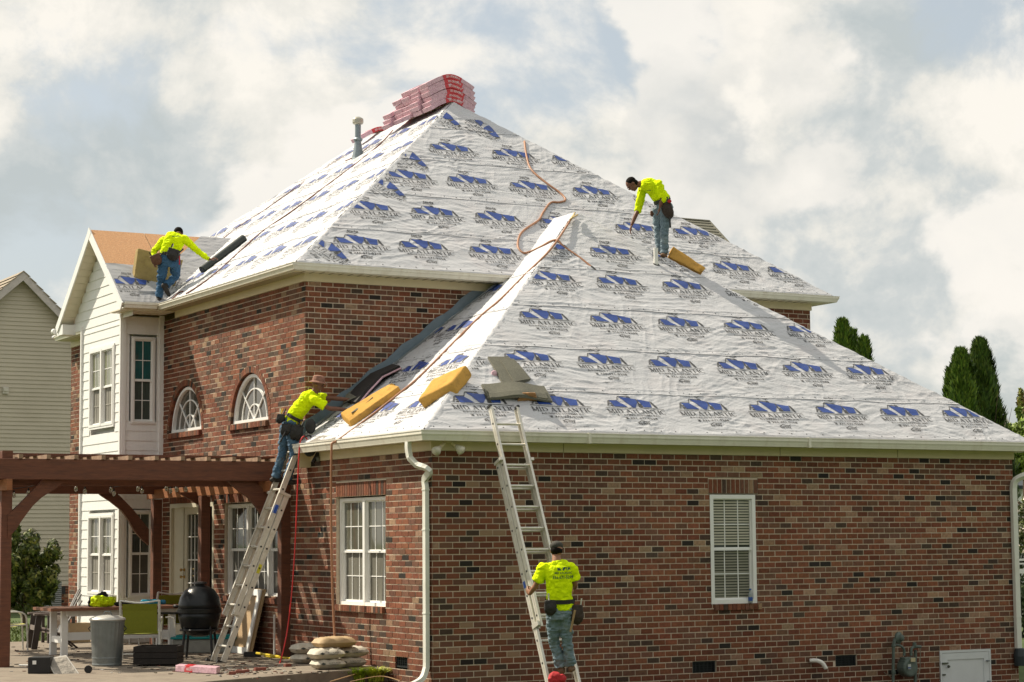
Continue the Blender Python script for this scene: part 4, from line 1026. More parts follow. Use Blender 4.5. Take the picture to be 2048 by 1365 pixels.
a0, a1 = gp(10, 1281), gp(190, 1228, LAWN_Z)
for i in range(9000):
    x = random.uniform(-6.8, 1.5); y = random.uniform(pb[0].y+.02, pb[0].y+14); c = random.uniform(.7, 1.25)
    blade(g, V((x, y, LAWN_Z)), random.uniform(.05, .13)+.10*(y < pb[0].y+.6), random.uniform(0, 6.28), .012, (.10*c, .135*c, .022*c))
g.build('lawn_grass', LEAF, kind='stuff', fix=False)
# grassy clumps in the bed below the side window
def clump(name, label, px_, py_, n, hh, spread, col, group=None):
    p = at(px_, py_, Z=LAWN_Z+.02) if py_ > 1352 else at(px_, 1356, Z=LAWN_Z+.02); m = MB()
    for i in range(n):
        a = random.uniform(0, 6.28); r = random.random()*spread*.35; lean = random.uniform(0, 6.28); L_ = random.uniform(.6, 1)*hh; c = random.uniform(.7, 1.3)
        q = p+V((math.cos(a)*r, math.sin(a)*r, 0)); d = V((math.cos(lean), math.sin(lean), 0)); s_ = V((-d.y, d.x, 0))*.009; out = random.uniform(.2, 1)*spread
        pts = [q+d*out*t*t+ZP*(L_*(t*1.6-.75*t*t)) for t in (0, .35, .7, 1)]
        m.add([pts[0]-s_, pts[0]+s_, pts[1]+s_, pts[1]-s_, pts[2]+s_*.8, pts[2]-s_*.8, pts[3]], [(0, 1, 2, 3), (3, 2, 4, 5), (5, 4, 6)], tuple(v*c for v in col))
    o = m.build(name, LEAF, fix=False); tag(o, label, 'plant', group); return o
clump('grass_plant', 'bright green arching grass clump under the side window, left one', 712, 1364, 260, .24, .34, (.30, .40, .03))
clump('grass_plant', 'yellow green grass clump in the middle of the bed', 752, 1363, 260, .24, .32, (.38, .42, .05))
clump('grass_plant', 'tall thin leaved plant beside the foundation vent', 790, 1360, 60, .42, .22, (.30, .36, .05))
m = MB(); m.tube(smooth_path([at(660, 1364, Z=-3.06), at(700, 1352, Z=-3.0), at(735, 1341, Z=-2.96)]), .008, 5); m.tube(smooth_path([at(700, 1364, Z=-3.05), at(760, 1353, Z=-3.0), at(800, 1362, Z=-3.04)]), .006, 5)
tag(m.build('dead_stems', mat('straw', (.36, .23, .11), .8)), 'dry fallen stems lying over the planting bed', 'twigs')

# ---------------------------------------------------------------- neighbouring house on the left
NY = 34.0
nb = thing('siding_house', 'neighbouring house with a tall windowless gable wall of beige lap siding', 'house', (4, NY, -3.1))
NP = at(41, 556, Y=NY); nr = at(134, 652, Y=NY); nsl = (NP.z-nr.z)/(nr.x-NP.x)
nlp = at(0, 590, Y=NY); nsll = (NP.z-nlp.z)/(NP.x-nlp.x)
xl_, xr_ = NP.x-4.6, NP.x+4.6
m = MB(); m.add([(xl_, NY, -3.1), (xr_, NY, -3.1), (xr_, NY, NP.z-4.6*nsl), NP, (xl_, NY, NP.z-4.6*nsll)], [(0, 1, 2, 3, 4)]); m.add([(xl_, NY, -3.1), (xl_, NY+12, -3.1), (xl_, NY+12, NP.z-4.6*nsll), (xl_, NY, NP.z-4.6*nsll)], [(0, 1, 2, 3)])
m.add([(xr_, NY, -3.1), (xr_, NY+12, -3.1), (xr_, NY+12, NP.z-4.6*nsl), (xr_, NY, NP.z-4.6*nsl)], [(0, 1, 2, 3)]); m.build('gable_wall', NSIDING, nb)
m = MB(); ex = at(70, 800, Y=NY).z-at(70, 808.3, Y=NY).z; z = -2.35; i = 0
while z < NP.z-.2:
    a = max(xl_, NP.x-(NP.z-.1-z)/nsll); b = min(xr_, NP.x+(NP.z-.1-z)/nsl)
    if b-a > .1: m.add([(a, NY-.028, z), (b, NY-.028, z), (b, NY-.004, z+ex), (a, NY-.004, z+ex), (a, NY, z), (b, NY, z)], [(0, 1, 2, 3), (4, 5, 1, 0)])
    z += ex
m.build('siding_courses', NSIDING, nb, kind='stuff')
m = MB()
for sg, sl2 in ((1, nsl), (-1, nsll)):
    A = V((NP.x, NY-.30, NP.z+.16)); B = V((NP.x+sg*5.0, NY-.30, NP.z+.16-5.0*sl2)); d = (B-A).normalized(); up = V((0, 1, 0)).cross(d); up = up if up.z > 0 else -up
    m.box((A+B)/2-up*.10+V((0, .005*sg, 0)), .03, (B-A).length, .20, V((0, 1, 0)), d, up); 
m.build('rake_board', mat('grey_rake', (.46, .42, .40), .6), nb)
m = MB()
for sg, sl2 in ((1, nsl), (-1, nsll)):
    A = V((NP.x, NY-.34, NP.z+.17)); B = V((NP.x+sg*5.1, NY-.34, NP.z+.17-5.1*sl2))
    n = 26
    for k in range(n):
        P0, P1 = A.lerp(B, k/n), A.lerp(B, (k+1)/n); m.add([P0, P1+ZP*.03, P1+ZP*.03+V((0, 12.6, 0)), P0+V((0, 12.6, 0)), P0-ZP*.03, P1], [(0, 1, 2, 3), (0, 1, 5, 4)])
m.build('roof', mat('tan_shingle', (.30, .25, .19), .95, .3, 12, .4, 50), nb)
m = MB(); 
for sg, sl2 in ((1, nsl), (-1, nsll)):
    m.add([(NP.x, NY-.3, NP.z), (NP.x+sg*5, NY-.3, NP.z-5*sl2), (NP.x+sg*5, NY, NP.z-5*sl2), (NP.x, NY, NP.z)], [(0, 1, 2, 3)])
m.build('soffit', NSIDING, nb)
m = MB(); 
k = 0; z = -3.12
while z < -2.4:
    x = xl_+(.1 if k % 2 else 0)
    while x < xr_: m.box((x+.1, NY-.045, z+.04), .192, .03, .07, col=brick_col()); x += .2032
    z += BH; k += 1
m.build('foundation_bricks', BRICK, nb, kind='stuff', fix=False)
m = MB(); m.bbox((xl_, NY-.04, -3.12), (xr_, NY-.01, -2.36)); m.build('foundation', MORTAR, nb)
m = MB(); c = at(117, 1181, Y=NY-.07); m.box(c, .40, .03, .22); m.build('foundation_vent', BLACK, nb)
m = MB(); c = at(11, 781, Y=NY-.06); m.box(c, .17, .08, .20); m.box(c+V((0, -.05, .02)), .13, .05, .10); m.build('wall_box', mat('pale_box', (.52, .49, .43), .6), nb)
# heat pump
c = at(93, 1192, Y=NY-1.2); hp_ = thing('heat_pump', 'grey louvred heat pump standing against the neighbouring foundation', 'heat pump', (c.x, c.y, -3.1))
m = MB(); m.box(c+V((0, .3, -.1)), .86, .6, 1.0); m.build('cabinet', mat('unit_grey', (.17, .18, .17), .6), hp_)
m = MB()
for k in range(16): m.box(c+V((0, -.02, -.5+k*.055)), .84, .03, .012, Y=V((0, 1, .5)).normalized())
m.build('louvres', mat('unit_louvre', (.27, .28, .27), .6), hp_, kind='stuff')

# ---------------------------------------------------------------- trees and shrubs
def leafy(name, label, cat, base, crown_c, rx, rz, n, cols, size, trunk=.07, shape='ball', group=None, lean=None, flowers=0):
    t = thing(name, label, cat, base, group)
    m = MB(); m.tube([base, base.lerp(crown_c, .5)+V((.03, 0, 0)), crown_c+ZP*rz*.5], [trunk, trunk*.7, trunk*.15], 7)
    for i in range(9):
        a = random.uniform(0, 6.28); s_ = base.lerp(crown_c, random.uniform(.35, 1)); m.tube([s_, s_+V((math.cos(a)*rx*.5, math.sin(a)*rx*.5, rz*.25)), s_+V((math.cos(a)*rx*.8, math.sin(a)*rx*.8, rz*.6))], [trunk*.35, trunk*.2, trunk*.05], 5)
    m.build('trunk', mat('bark', (.09, .06, .04), .95, .3, 12, .6, 30), t)
    cl = [(V((random.gauss(0, .5), random.gauss(0, .5), random.gauss(0, .5))), random.uniform(.12, .34)) for _ in range(80)]
    c = MB()
    for i in range(n):
        if shape == 'ball':
            cc, cr = random.choice(cl); d = V((random.gauss(0, 1), random.gauss(0, 1), random.gauss(0, 1))).normalized()
            p = cc+d*cr*random.uniform(.75, 1.05)
            if p.length > 1.3: p = p.normalized()*random.uniform(.85, 1.3)
            q = crown_c+V((p.x*rx, p.y*rx, p.z*rz)); nrm_ = d; hv = p.z
        else:   # tapering column of upright sprays
            t_ = random.random()**.8; a = random.uniform(0, 6.28); prof = ((1-t_)**.60)*(1 if t_ > .12 else .75+t_*2)
            lump = 1+.17*math.sin(a*5+t_*19)+.12*math.sin(a*3-t_*31)+.10*math.sin(t_*57+a*2); r = rx*prof*lump*random.uniform(.72, 1.04)+.03
            q = crown_c+V((math.cos(a)*r, math.sin(a)*r, -rz+2*rz*t_)); nrm_ = V((math.cos(a), math.sin(a), .5)); hv = t_
        col = random.choice(cols); k = random.uniform(.65, 1.35); col = tuple(v*k for v in col); s_ = size*random.uniform(.6, 1.3)
        if flowers and random.random() < flowers: col = (.75, .66, .58); s_ *= .8
        u = nrm_.cross(V((random.gauss(0, 1), random.gauss(0, 1), random.gauss(0, 1)))).normalized(); w = nrm_.cross(u).normalized()
        if shape != 'ball': w = (ZP*1.0+nrm_*.45+V((random.gauss(0, .25), random.gauss(0, .25), 0))).normalized(); u = w.cross(nrm_).normalized()
        else: u = (u+nrm_*random.uniform(-.5, .5)).normalized()
        if shape == 'ball': c.add([q-u*s_, q+w*s_*.42, q+u*s_, q-w*s_*.42], [(0, 1, 2, 3)], col)
        else: c.add([q-u*s_*.35, q+u*s_*.35, q+w*s_*1.5], [(0, 1, 2)], col)
    c.build('crown', LEAF if shape == 'ball' else NEEDLE, t, fix=False); return t
def arbor(px_, top, hw, Yd, label, n=9000, dark=1.0):
    tp = at(px_, top, Y=Yd); b = V((tp.x, Yd, LAWN_Z)); H = tp.z-b.z; rx = hw/pxsize(tp)
    cols = [(.07*dark, .13*dark, .014), (.09*dark, .165*dark, .016), (.045*dark, .09*dark, .012), (.13*dark, .19*dark, .02)]
    leafy('arborvitae', label, 'tree', b, V((b.x, Yd, b.z+H/2)), rx, H/2, n, cols, .16, .08, 'col', 'columnar evergreens behind the house')
arbor(1685, 650, 52, 24, 'columnar evergreen leftmost of the three small tops above the roof edge', 18000)
arbor(1703, 668, 36, 24.6, 'narrow evergreen top squeezed between its two neighbours', 9000)
arbor(1727, 684, 44, 24, 'short rounded evergreen top, rightmost of the small three', 9000)
arbor(1903, 745, 44, 23.6, 'lower shoulder evergreen left of the two tall ones', 9000)
arbor(1922, 708, 64, 23, 'tall pale green evergreen, left one of the big pair', 20000)
arbor(1960, 688, 74, 23.6, 'tallest and darkest evergreen column at the far right', 22000, .72)
p = at(2046, 890, Y=34); k_ = 1/pxsize(p); leafy('leafy_tree', 'bushy light green tree at the right edge of the sky', 'tree', V((p.x, 34, LAWN_Z)), V((p.x, 34, p.z)), 42*k_, 58*k_, 14000, [(.13, .19, .025), (.17, .23, .03), (.09, .14, .02)], .12, .14)
p = at(2066, 850, Y=37); k_ = 1/pxsize(p); leafy('leafy_tree', 'taller yellowish tree just inside the right picture edge', 'tree', V((p.x, 37, LAWN_Z)), V((p.x, 37, p.z)), 27*k_, 80*k_, 9000, [(.19, .19, .03), (.15, .17, .03), (.19, .13, .04)], .11, .12)
p = gp(55, 1216, LAWN_Z); sc_ = 1/pxsize(p); bx = at(48, 1216, Y=22); 
leafy('shrub', 'large round glossy shrub growing before the neighbouring siding', 'shrub', V((bx.x, 22, LAWN_Z)), at(46, 1142, Y=22), 62/pxsize(bx), 74/pxsize(bx), 15000, [(.05, .075, .012), (.08, .11, .016), (.03, .045, .010), (.14, .15, .03)], .075, .05)
p = at(2047, 1050, Y=12); leafy('flowering_shrub', 'shrub covered with pale flowers beyond the right downspout', 'shrub', V((p.x+.3, 12, LAWN_Z)), V((p.x+.35, 12, at(2047, 1045, Y=12).z)), 75/pxsize(p)*.55, 72/pxsize(p), 9000, [(.07, .09, .02), (.10, .12, .03)], .05, .04, flowers=.25)
# distant white house and fence on the right
hx = at(2036, 930, Y=40).x; dh = thing('white_house', 'distant white house with a navy shingle roof right of the brick wall', 'house', (hx+4, 40, LAWN_Z))
m = MB(); m.bbox((hx-.2, 40, LAWN_Z), (hx+9, 48, at(2040, 974, Y=40).z)); m.build('wall', WHITE, dh)
zt, zb = at(2040, 934, Y=40).z, at(2040, 972, Y=40).z
m = MB(); m.add([(hx-.5, 39.6, zb), (hx+9.5, 39.6, zb), (hx+9, 43, zt), (hx, 43, zt), (hx-.5, 39.6, zb-.15), (hx+9.5, 39.6, zb-.15)], [(0, 1, 2, 3), (4, 5, 1, 0)]); m.build('roof', mat('navy_shingle', (.035, .045, .055), .9, .3, 20), dh)
hx2 = at(2004, 840, Y=52); dh2 = thing('beige_house', 'beige gable corner peeping between evergreen and leafy tree', 'house', (hx2.x, 52, LAWN_Z))
m = MB(); m.prism([(-3, LAWN_Z), (2.2, LAWN_Z), (2.2, hx2.z-2.3), (0, hx2.z+.1), (-3, hx2.z-2.9)], (hx2.x, 52, 0), XL, ZP, YB, 6); m.build('wall', mat('beige_wall', (.50, .42, .33), .7), dh2)
m = MB(); m.bar(V((hx2.x-.05, 51.9, hx2.z+.18)), V((hx2.x+2.7, 51.9, hx2.z-2.6)), .08, .3, up=YB); m.build('rake_board', WHITE, dh2)
p0 = at(2036, 1120, Y=7); fe = thing('rail_fence', 'white horizontal rail fence beyond the right downspout', 'fence', (p0.x, 7, LAWN_Z))
for yy, hh_ in ((1120, .04), (1128, .03), (1143, .09), (1160, .10)):
    z = at(2040, yy, Y=7).z; m = MB(); m.bbox((p0.x-.6, 7, z-hh_/2), (p0.x+3, 7.04, z+hh_/2)); m.build('rail', WHITE, fe)
for dx in (-.5, 1.0, 2.5): m = MB(); m.bbox((p0.x+dx, 7.05, LAWN_Z), (p0.x+dx+.1, 7.15, p0.z+.02)); m.build('post', WHITE, fe)
m = MB(); p = at(2050, 1260, Y=5); leafy('dark_hedge', 'dark evergreen hedge low behind the right downspout', 'hedge', V((p.x+.5, 5.5, LAWN_Z)), V((p.x+.5, 5.5, -2.55)), .9, .55, 5000, [(.02, .035, .01), (.03, .05, .012)], .06, .04)

# unseen trees added behind and beside the viewpoint to cut low sky light
m = MB()
for i in range(15000):
    a = random.uniform(math.radians(150), math.radians(395)); R_ = random.uniform(44, 52); h_ = random.random(); lump = 11+3.5*math.sin(a*9)+2*math.sin(a*23+1)
    q = V((-6+R_*math.cos(a), -14+R_*math.sin(a), LAWN_Z+h_*lump))
    if q.x > 8 and q.y > -25: continue
    s_ = random.uniform(.5, 1.1); u = V((random.gauss(0, 1), random.gauss(0, 1), random.gauss(0, 1))).normalized(); w = u.cross(V((random.gauss(0, 1), random.gauss(0, 1), random.gauss(0, 1)))).normalized(); k = random.uniform(.6, 1.3)
    m.add([q-u*s_, q+w*s_*.7, q+u*s_, q-w*s_*.7], [(0, 1, 2, 3)], (.05*k, .075*k, .018*k))
m.build('sky_blocking_trees', LEAF, kind='stuff', fix=False)
# ---------------------------------------------------------------- pergola
PY = 4.72; PXL = at(8, 1200, Y=PY+.14).x; pg = thing('pergola', 'dark red stained timber pergola with curved braces over the patio', 'pergola', (-2.3, 7, GZ))
zb_, zt_ = at(300, 961, Y=PY).z, at(300, 921, Y=PY).z; zi_ = at(300, 972, Y=PY).z
def part(name, mt, parent, fn, **k):
    m = MB(); fn(m); return m.build(name, mt, parent, **k)
for yy, zq in ((PY, zb_), (9.75, zi_)): part('beam', PWOODX, pg, lambda m: m.bbox((PXL-.5, yy-.045, zq), (-.12, yy+.045, zt_)), bevel=.006)
part('beam', PWOODX, pg, lambda m: m.bbox((PXL-.5, PY+.23, zi_), (-.12, PY+.30, zt_)), bevel=.006)
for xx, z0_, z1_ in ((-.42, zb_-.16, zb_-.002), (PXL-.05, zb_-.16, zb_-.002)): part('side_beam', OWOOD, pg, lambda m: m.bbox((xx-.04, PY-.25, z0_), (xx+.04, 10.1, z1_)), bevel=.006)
ptop = at(6, 902, Y=PY+.14).z
posts = [(PXL, PY+.14, ptop), (at(568, 1200, Y=PY+.14).x, PY+.14, zb_-.01), (-.40, at(408, 1100, X=-.40).y, zb_-.17), (-.40, 9.75, zb_-.17)]
for (x, y, z) in posts: part('post', PWOOD, pg, lambda m: m.box((x, y, (z+GZ)/2), .155, .155, z-GZ), bevel=.006)
n = 12
for i in range(n):
    x = PXL-.25+i*.405; part('rafter', mat('weathered_rafter', (.30, .20, .13), .85, .25, 12, .4, 40, dirt=(.12, .06, .035), dirt_scale=4, dirt_amt=.8), pg, lambda m: m.bbox((x-.03, PY-.07, zt_+.002), (x+.03, 10.15, zt_+.062)))
for i in range(14): part('lattice_slat', PWOODX, pg, lambda m: m.bbox((PXL-.45, PY+.45+i*.40, zt_+.064), (-.10, PY+.645+i*.40, zt_+.10)))
def brace(pts, Y, th=.08):
    P = [at(x, y, Y=Y) for x, y in pts]; m = MB(); n = len(P)
    vs = P+[p+V((0, th, 0)) for p in P]; m.add(vs, [tuple(range(n)), tuple(range(2*n-1, n-1, -1))]+[(i, (i+1) % n, n+(i+1) % n, n+i) for i in range(n)]); m.build('brace', PWOOD, pg)
brace([(91, 955), (134, 957), (126, 966), (114, 976), (84, 995), (66, 1012), (53, 1029), (42, 1044), (33, 1059), (16, 1077), (15, 1032), (47, 1001)], PY+.05)
brace([(189, 974), (223, 975), (267, 1020), (298, 1059), (298, 1091), (285, 1080), (269, 1062), (256, 1038), (242, 1020), (222, 1004), (202, 991)], 9.75)
brace([(446, 950), (492, 951), (520, 973), (540, 993), (557, 1010), (557, 1062), (540, 1048), (524, 1030), (512, 1012), (497, 995), (480, 983), (462, 968)], PY+.05)
brace([(357, 985), (392, 985), (402, 992), (402, 1012), (390, 1005)], 7.6)
sl_t = thing('string_lights', 'string of clear bulbs hanging under the pergola beams', 'string lights', (-2, 6, -.3))
pts = [(20, 972), (28, 978), (57, 974), (100, 966), (152, 966), (170, 971), (222, 968), (228, 975), (276, 966), (284, 970), (333, 965), (341, 970), (353, 967), (372, 967), (420, 962)]
Pw = [at(x, y, Y=5.2) for x, y in pts]; m = MB(); m.tube(Pw, .006, 5); m.build('wire', BLACK, sl_t)
for i, p in enumerate(Pw):
    if i in (3, len(Pw)-1): continue
    m = MB(); m.lathe(p-ZP*.02, [(.012, .0), (.014, -.03)], 8); m.build('socket', BLACK, sl_t)
    m = MB(); m.lathe(p-ZP*.05, [(.012, 0), (.03, -.035), (.028, -.06), (.01, -.085)], 10); m.build('bulb', mat('clear_bulb', (.55, .52, .45), .08, .1, spec=.9, trans=.7), sl_t, smooth=True)

# ---------------------------------------------------------------- patio things
def S_(p): return 1/pxsize(p)
FH = V((_f.x, _f.y, 0)); RH = V((_r.x, _r.y, 0))
# trash can
c = gp(214, 1332); s = S_(c); tc_ = thing('trash_can', 'ribbed galvanised trash can with domed lid beside the table', 'trash can', c)
h = 92*s; r = 34*s; prof = [(r*.86, 0), (r*.88, h*.04), (r*.86, h*.06), (r*.87, h*.16), (r*.89, h*.17), (r*.88, h*.20), (r*.98, h*.93), (r*1.01, h*.95), (r, h)]
m = MB(); nn_ = 48; vs = []; fs = []
for (rr, zz) in prof:
    for k in range(nn_):
        a = 2*math.pi*k/nn_; q = rr*(1+(.018 if (k % 2) and .2 < zz/h < .94 else 0)); vs.append(c+V((math.cos(a)*q, math.sin(a)*q, zz)))
for i in range(len(prof)-1):
    for k in range(nn_): k2 = (k+1) % nn_; fs.append((i*nn_+k, i*nn_+k2, (i+1)*nn_+k2, (i+1)*nn_+k))
m.add(vs, fs); m.build('body', GALV, tc_)
m = MB(); m.lathe(c+ZP*h, [(r*1.06, -.012), (r*1.08, .0), (r*1.02, .02), (r*.7, .05), (r*.3, .062), (0.01, .066)], 32); m.build('lid', mat('lid_metal', (.55, .54, .50), .4, metal=.4), tc_, smooth=True)
m = MB(); m.tube([c+ZP*(h+.06)+RH*-.06, c+ZP*(h+.11)+RH*-.04, c+ZP*(h+.11)+RH*.04, c+ZP*(h+.06)+RH*.06], .008, 6); m.build('lid_handle', GALV, tc_)
m = MB(); 
for sg in (-1, 1): m.tube([c+ZP*(h*.86)+RH*sg*r*.98, c+ZP*(h*.80)+RH*sg*r*1.12, c+ZP*(h*.74)+RH*sg*r*.98], .009, 6)
m.build('side_handles', BLACK, tc_, kind='stuff')
# table
tb = gp(128, 1313); s = S_(tb); TBL = thing('trestle_table', 'long table with brown plank top on white trestle legs', 'table', tb)
tz = at(128, 1216, Y=tb.y).z; tl = at(93, 1216, Y=tb.y); th_ = .045; x1_ = tb.x+2.35
for k in range(5): part('plank', mat('table_wood', (.20, .085, .045), .6, .2, 6, stretch=(1, 8, 8)), TBL, lambda m: m.bbox((tl.x, tb.y-.25+k*.20, tz-th_), (x1_+.3, tb.y-.25+k*.20+.194, tz)))
for xx in (tb.x, tb.x+1.75):
    for yy in (tb.y-.03, tb.y+.55):
        part('leg', WHITE, TBL, lambda m: m.bbox((xx-.05, yy, GZ), (xx+.05, yy+.08, tz-th_)))
    part('leg_rail', WHITE, TBL, lambda m: m.bbox((xx-.04, tb.y, GZ+.2), (xx+.04, tb.y+.6, GZ+.3)))
part('stretcher', WHITE, TBL, lambda m: m.bbox((tb.x+.05, tb.y+.02, GZ+.24), (tb.x+1.7, tb.y+.08, GZ+.36)))
part('apron', WHITE, TBL, lambda m: m.bbox((tb.x, tb.y-.1, tz-th_-.09), (x1_, tb.y-.06, tz-th_-.002)))
def cloth_heap(name, label, cat, c, rx, ry, rz, mt, amp=.055, scale=13, vox=.011):
    m = MB()
    for i in range(7): m.ell(c+V((random.uniform(-.6, .6)*rx, random.uniform(-.6, .6)*ry, rz*random.uniform(.2, .6))), rx*random.uniform(.3, .6), ry*.5, rz*random.uniform(.3, .6), n=10)
    o = remesh(m, name, mt, vox, noise_amp=amp, noise_scale=scale); tag(o, label, cat); return o
NEON = mat('neon_fabric', (.66, .88, .01), .75, .05, 6, spec=.15)
BLKF = mat('black_fabric', (.014, .014, .016), .9, .3, 12)
p = at(204, 1215, Y=tb.y+.1); p.z = tz; cloth_heap('safety_vest', 'bright yellow green safety vest crumpled on the table', 'vest', p, .24, .16, .17, NEON)
p = at(196, 1214, Y=tb.y+.32); p.z = tz; cloth_heap('black_cloth', 'black cloth bundled behind the yellow green vest', 'cloth', p, .19, .12, .22, BLKF)
p = at(258, 1214, Y=tb.y+.1); p.z = tz; cloth_heap('work_gloves', 'tangle of black gloves and straps on the table', 'gloves', p, .22, .12, .07, BLKF, .025, 14)
p = at(300, 1210, Y=tb.y+.05); p.z = tz+.05; bt = thing('water_bottle', 'turquoise drinking bottle lying on the table above the green chair', 'bottle', p)
m = MB(); m.lathe(p-XL*.16, [(.03, 0), (.05, .02), (.05, .26), (.035, .30), (.03, .34)], 14, XL); m.build('bottle_body', mat('turquoise', (.01, .28, .42), .25), bt, smooth=True)
m = MB(); m.lathe(p+XL*.18, [(.035, 0), (.038, .06), (.02, .08)], 12, XL); m.build('cap', mat('turquoise_dark', (.01, .16, .3), .4), bt)
# sling chairs
FRAME = mat('chair_frame', (.62, .62, .58), .4)
SLING = mat('green_sling', (.22, .24, .018), .7, .10, 30); SLING2 = mat('yellow_sling', (.38, .36, .05), .7, .10, 30)
def sling_chair(label, c, ang, sling, hgt=.92, w=.54, group='green sling chairs around the table'):
    ch = thing('sling_chair', label, 'chair', c, group); a = math.radians(ang); fr = V((math.cos(a), math.sin(a), 0)); sd = V((-fr.y, fr.x, 0))
    P = lambda f_, s2, z: c+fr*f_+sd*s2+ZP*z
    for sg in (-1, 1):
        y = sg*w/2
        part('side_frame', FRAME, ch, lambda m: (m.tube(smooth_path([P(-.33, y, hgt), P(-.26, y, .72), P(-.16, y, .42), P(-.20, y, 0)], 4), .019, 7), m.tube(smooth_path([P(-.22, y, .60), P(.05, y*1.08, .64), P(.24, y*1.08, .60), P(.28, y, .42), P(.30, y, 0)], 4), .014, 7), m.tube([P(-.17, y, .40), P(.28, y, .43)], .013, 6)))
    part('cross_bar', FRAME, ch, lambda m: (m.tube(smooth_path([P(-.33, -w/2, hgt), P(-.31, 0, hgt-.035), P(-.33, w/2, hgt)], 4), .013, 7), m.tube([P(.28, -w/2, .42), P(.28, w/2, .42)], .012, 6), m.tube([P(-.19, -w/2, .12), P(-.19, w/2, .12)], .010, 6)))
    def sheet(m):
        prof = [(-.325, hgt-.02), (-.275, .75), (-.225, .60), (-.165, .42)]
        for off in (0, .008):
            vs = [P(f_+off+.012, s2, z-.03*(z > .8)) for f_, z in prof for s2 in (-w/2+.03, 0, w/2-.03)]; m.add(vs, [(3*i+j, 3*i+j+1, 3*i+4+j, 3*i+3+j) for i in range(3) for j in range(2)])
    part('back_sling', sling, ch, sheet)
    part('seat_sling', sling, ch, lambda m: m.add([P(-.165, -w/2+.02, .415), P(-.165, w/2-.02, .415), P(.05, w/2-.02, .39), P(.28, w/2-.02, .435), P(.28, -w/2+.02, .435), P(.05, -w/2+.02, .39)], [(0, 1, 2, 5), (5, 2, 3, 4)]))
    return ch
c = gp(283, 1324); sling_chair('green sling chair with its back turned, nearest the camera', V((c.x, c.y+.05, GZ)), 68, SLING, .90, .56)
c = gp(330, 1300); sling_chair('green sling chair half hidden behind the nearest chair', V((c.x, c.y+.1, GZ)), 100, SLING, .94, .56)
c = gp(262, 1292); sling_chair('green sling chair across the table with only its back top showing', V((c.x, c.y+.9, GZ)), 250, SLING, .86, .54)
c = gp(14, 1302); sling_chair('yellow green sling chair facing right beside the left post', V((c.x-.02, c.y-.05, GZ)), -8, SLING2, 1.0, .56)
# adirondack chair
c = gp(88, 1298); ad = thing('adirondack_chair', 'dark brown slatted garden chair with wide arms left of the table', 'chair', c)
AD = mat('brown_resin', (.055, .042, .038), .5, .1); ADL = mat('worn_resin', (.20, .16, .145), .45)
a = math.radians(172); fr = V((math.cos(a), math.sin(a), 0)); sd = V((-fr.y, fr.x, 0)); P = lambda f_, s2, z: c+V((.25, .1, 0))+fr*f_+sd*s2+ZP*z
for sg in (-1, 1):
    y = sg*.30
    part('front_leg', AD, ad, lambda m: m.bar(P(.42, y, 0), P(.34, y, .56), .10, .035, up=sd)); part('arm', ADL, ad, lambda m: m.bar(P(.44, y*1.12, .575), P(-.34, y*1.05, .60), .13, .03, up=ZP))
    part('rear_leg', AD, ad, lambda m: m.tube(smooth_path([P(.40, y*.9, .33), P(.05, y*.9, .26), P(-.30, y*.9, .0)], 4), .035, 6, flat=.5))
for k in range(5): part('seat_slat', ADL, ad, lambda m: m.bar(P(.40-k*.085, -.27, .35-k*.022), P(.40-k*.085, .27, .35-k*.022), .078, .02, up=fr))
for k in range(7): y = (k-3)*.082; part('back_slat', mat('grey_resin', (.20, .19, .18), .5), ad, lambda m: m.bar(P(-.02, y*.9, .26), P(-.36, y*1.15, .98-.035*(k-3)**2*.6), .072, .018, up=sd.cross(ZP)))
part('back_rail', AD, ad, lambda m: m.bar(P(-.22, -.3, .58), P(-.22, .3, .58), .07, .03))
# bench-like table behind and odds and ends
c = gp(150, 1290); c.y += 1.0; st = thing('side_table', 'small dark slatted table behind the brown garden chair', 'side table', c)
part('table_top', ADL, st, lambda m: m.box(c+ZP*.5, .55, .45, .03)); 
for dx in (-.22, .22):
    for dy in (-.18, .18): part('leg', AD, st, lambda m: m.box(c+V((dx, dy, .24)), .05, .05, .48))
c = gp(122, 1284); c.y += .2; bg = MB(); 
bg.ell(c+ZP*.25, .17, .14, .26); bg.ell(c+ZP*.14, .18, .15, .14); o = remesh(bg, 'feed_sack', mat('white_sack', (.52, .46, .40), .8, dirt=(.5, .2, .12), dirt_scale=12, dirt_amt=.5), .014, noise_amp=.02, noise_scale=8); tag(o, 'white bag standing behind the table leg', 'bag')
c = gp(165, 1286); c.y += .3; o = MB(); o.box(c+ZP*.17, .38, .3, .34); tag(o.build('cardboard_box', mat('cardboard', (.34, .25, .15), .8)), 'pale cardboard box under the small dark table', 'box')
# dark planter box
c = gp(310, 1333); s = S_(c); pl_ = thing('fire_pit_box', 'low dark square timber box standing in front of the grill', 'planter', c)
DKW = mat('charred_wood', (.016, .012, .010), .85, .3, 8, .6, 30)
cw = 88*s/2; c2 = c+FH*.3
for k in range(3):
    z = .035+k*.085
    for sg in (-1, 1):
        part('board', DKW, pl_, lambda m: m.box(c2+FH*sg*.28+ZP*(z+.03), 2*cw, .03, .078, RH, FH, ZP)); part('board', DKW, pl_, lambda m: m.box(c2+RH*sg*(cw-.015)+ZP*(z+.03), .03, .53, .078, RH, FH, ZP))
part('soil', SOIL, pl_, lambda m: m.box(c2+ZP*.20, 2*cw-.06, .53, .02, RH, FH, ZP))
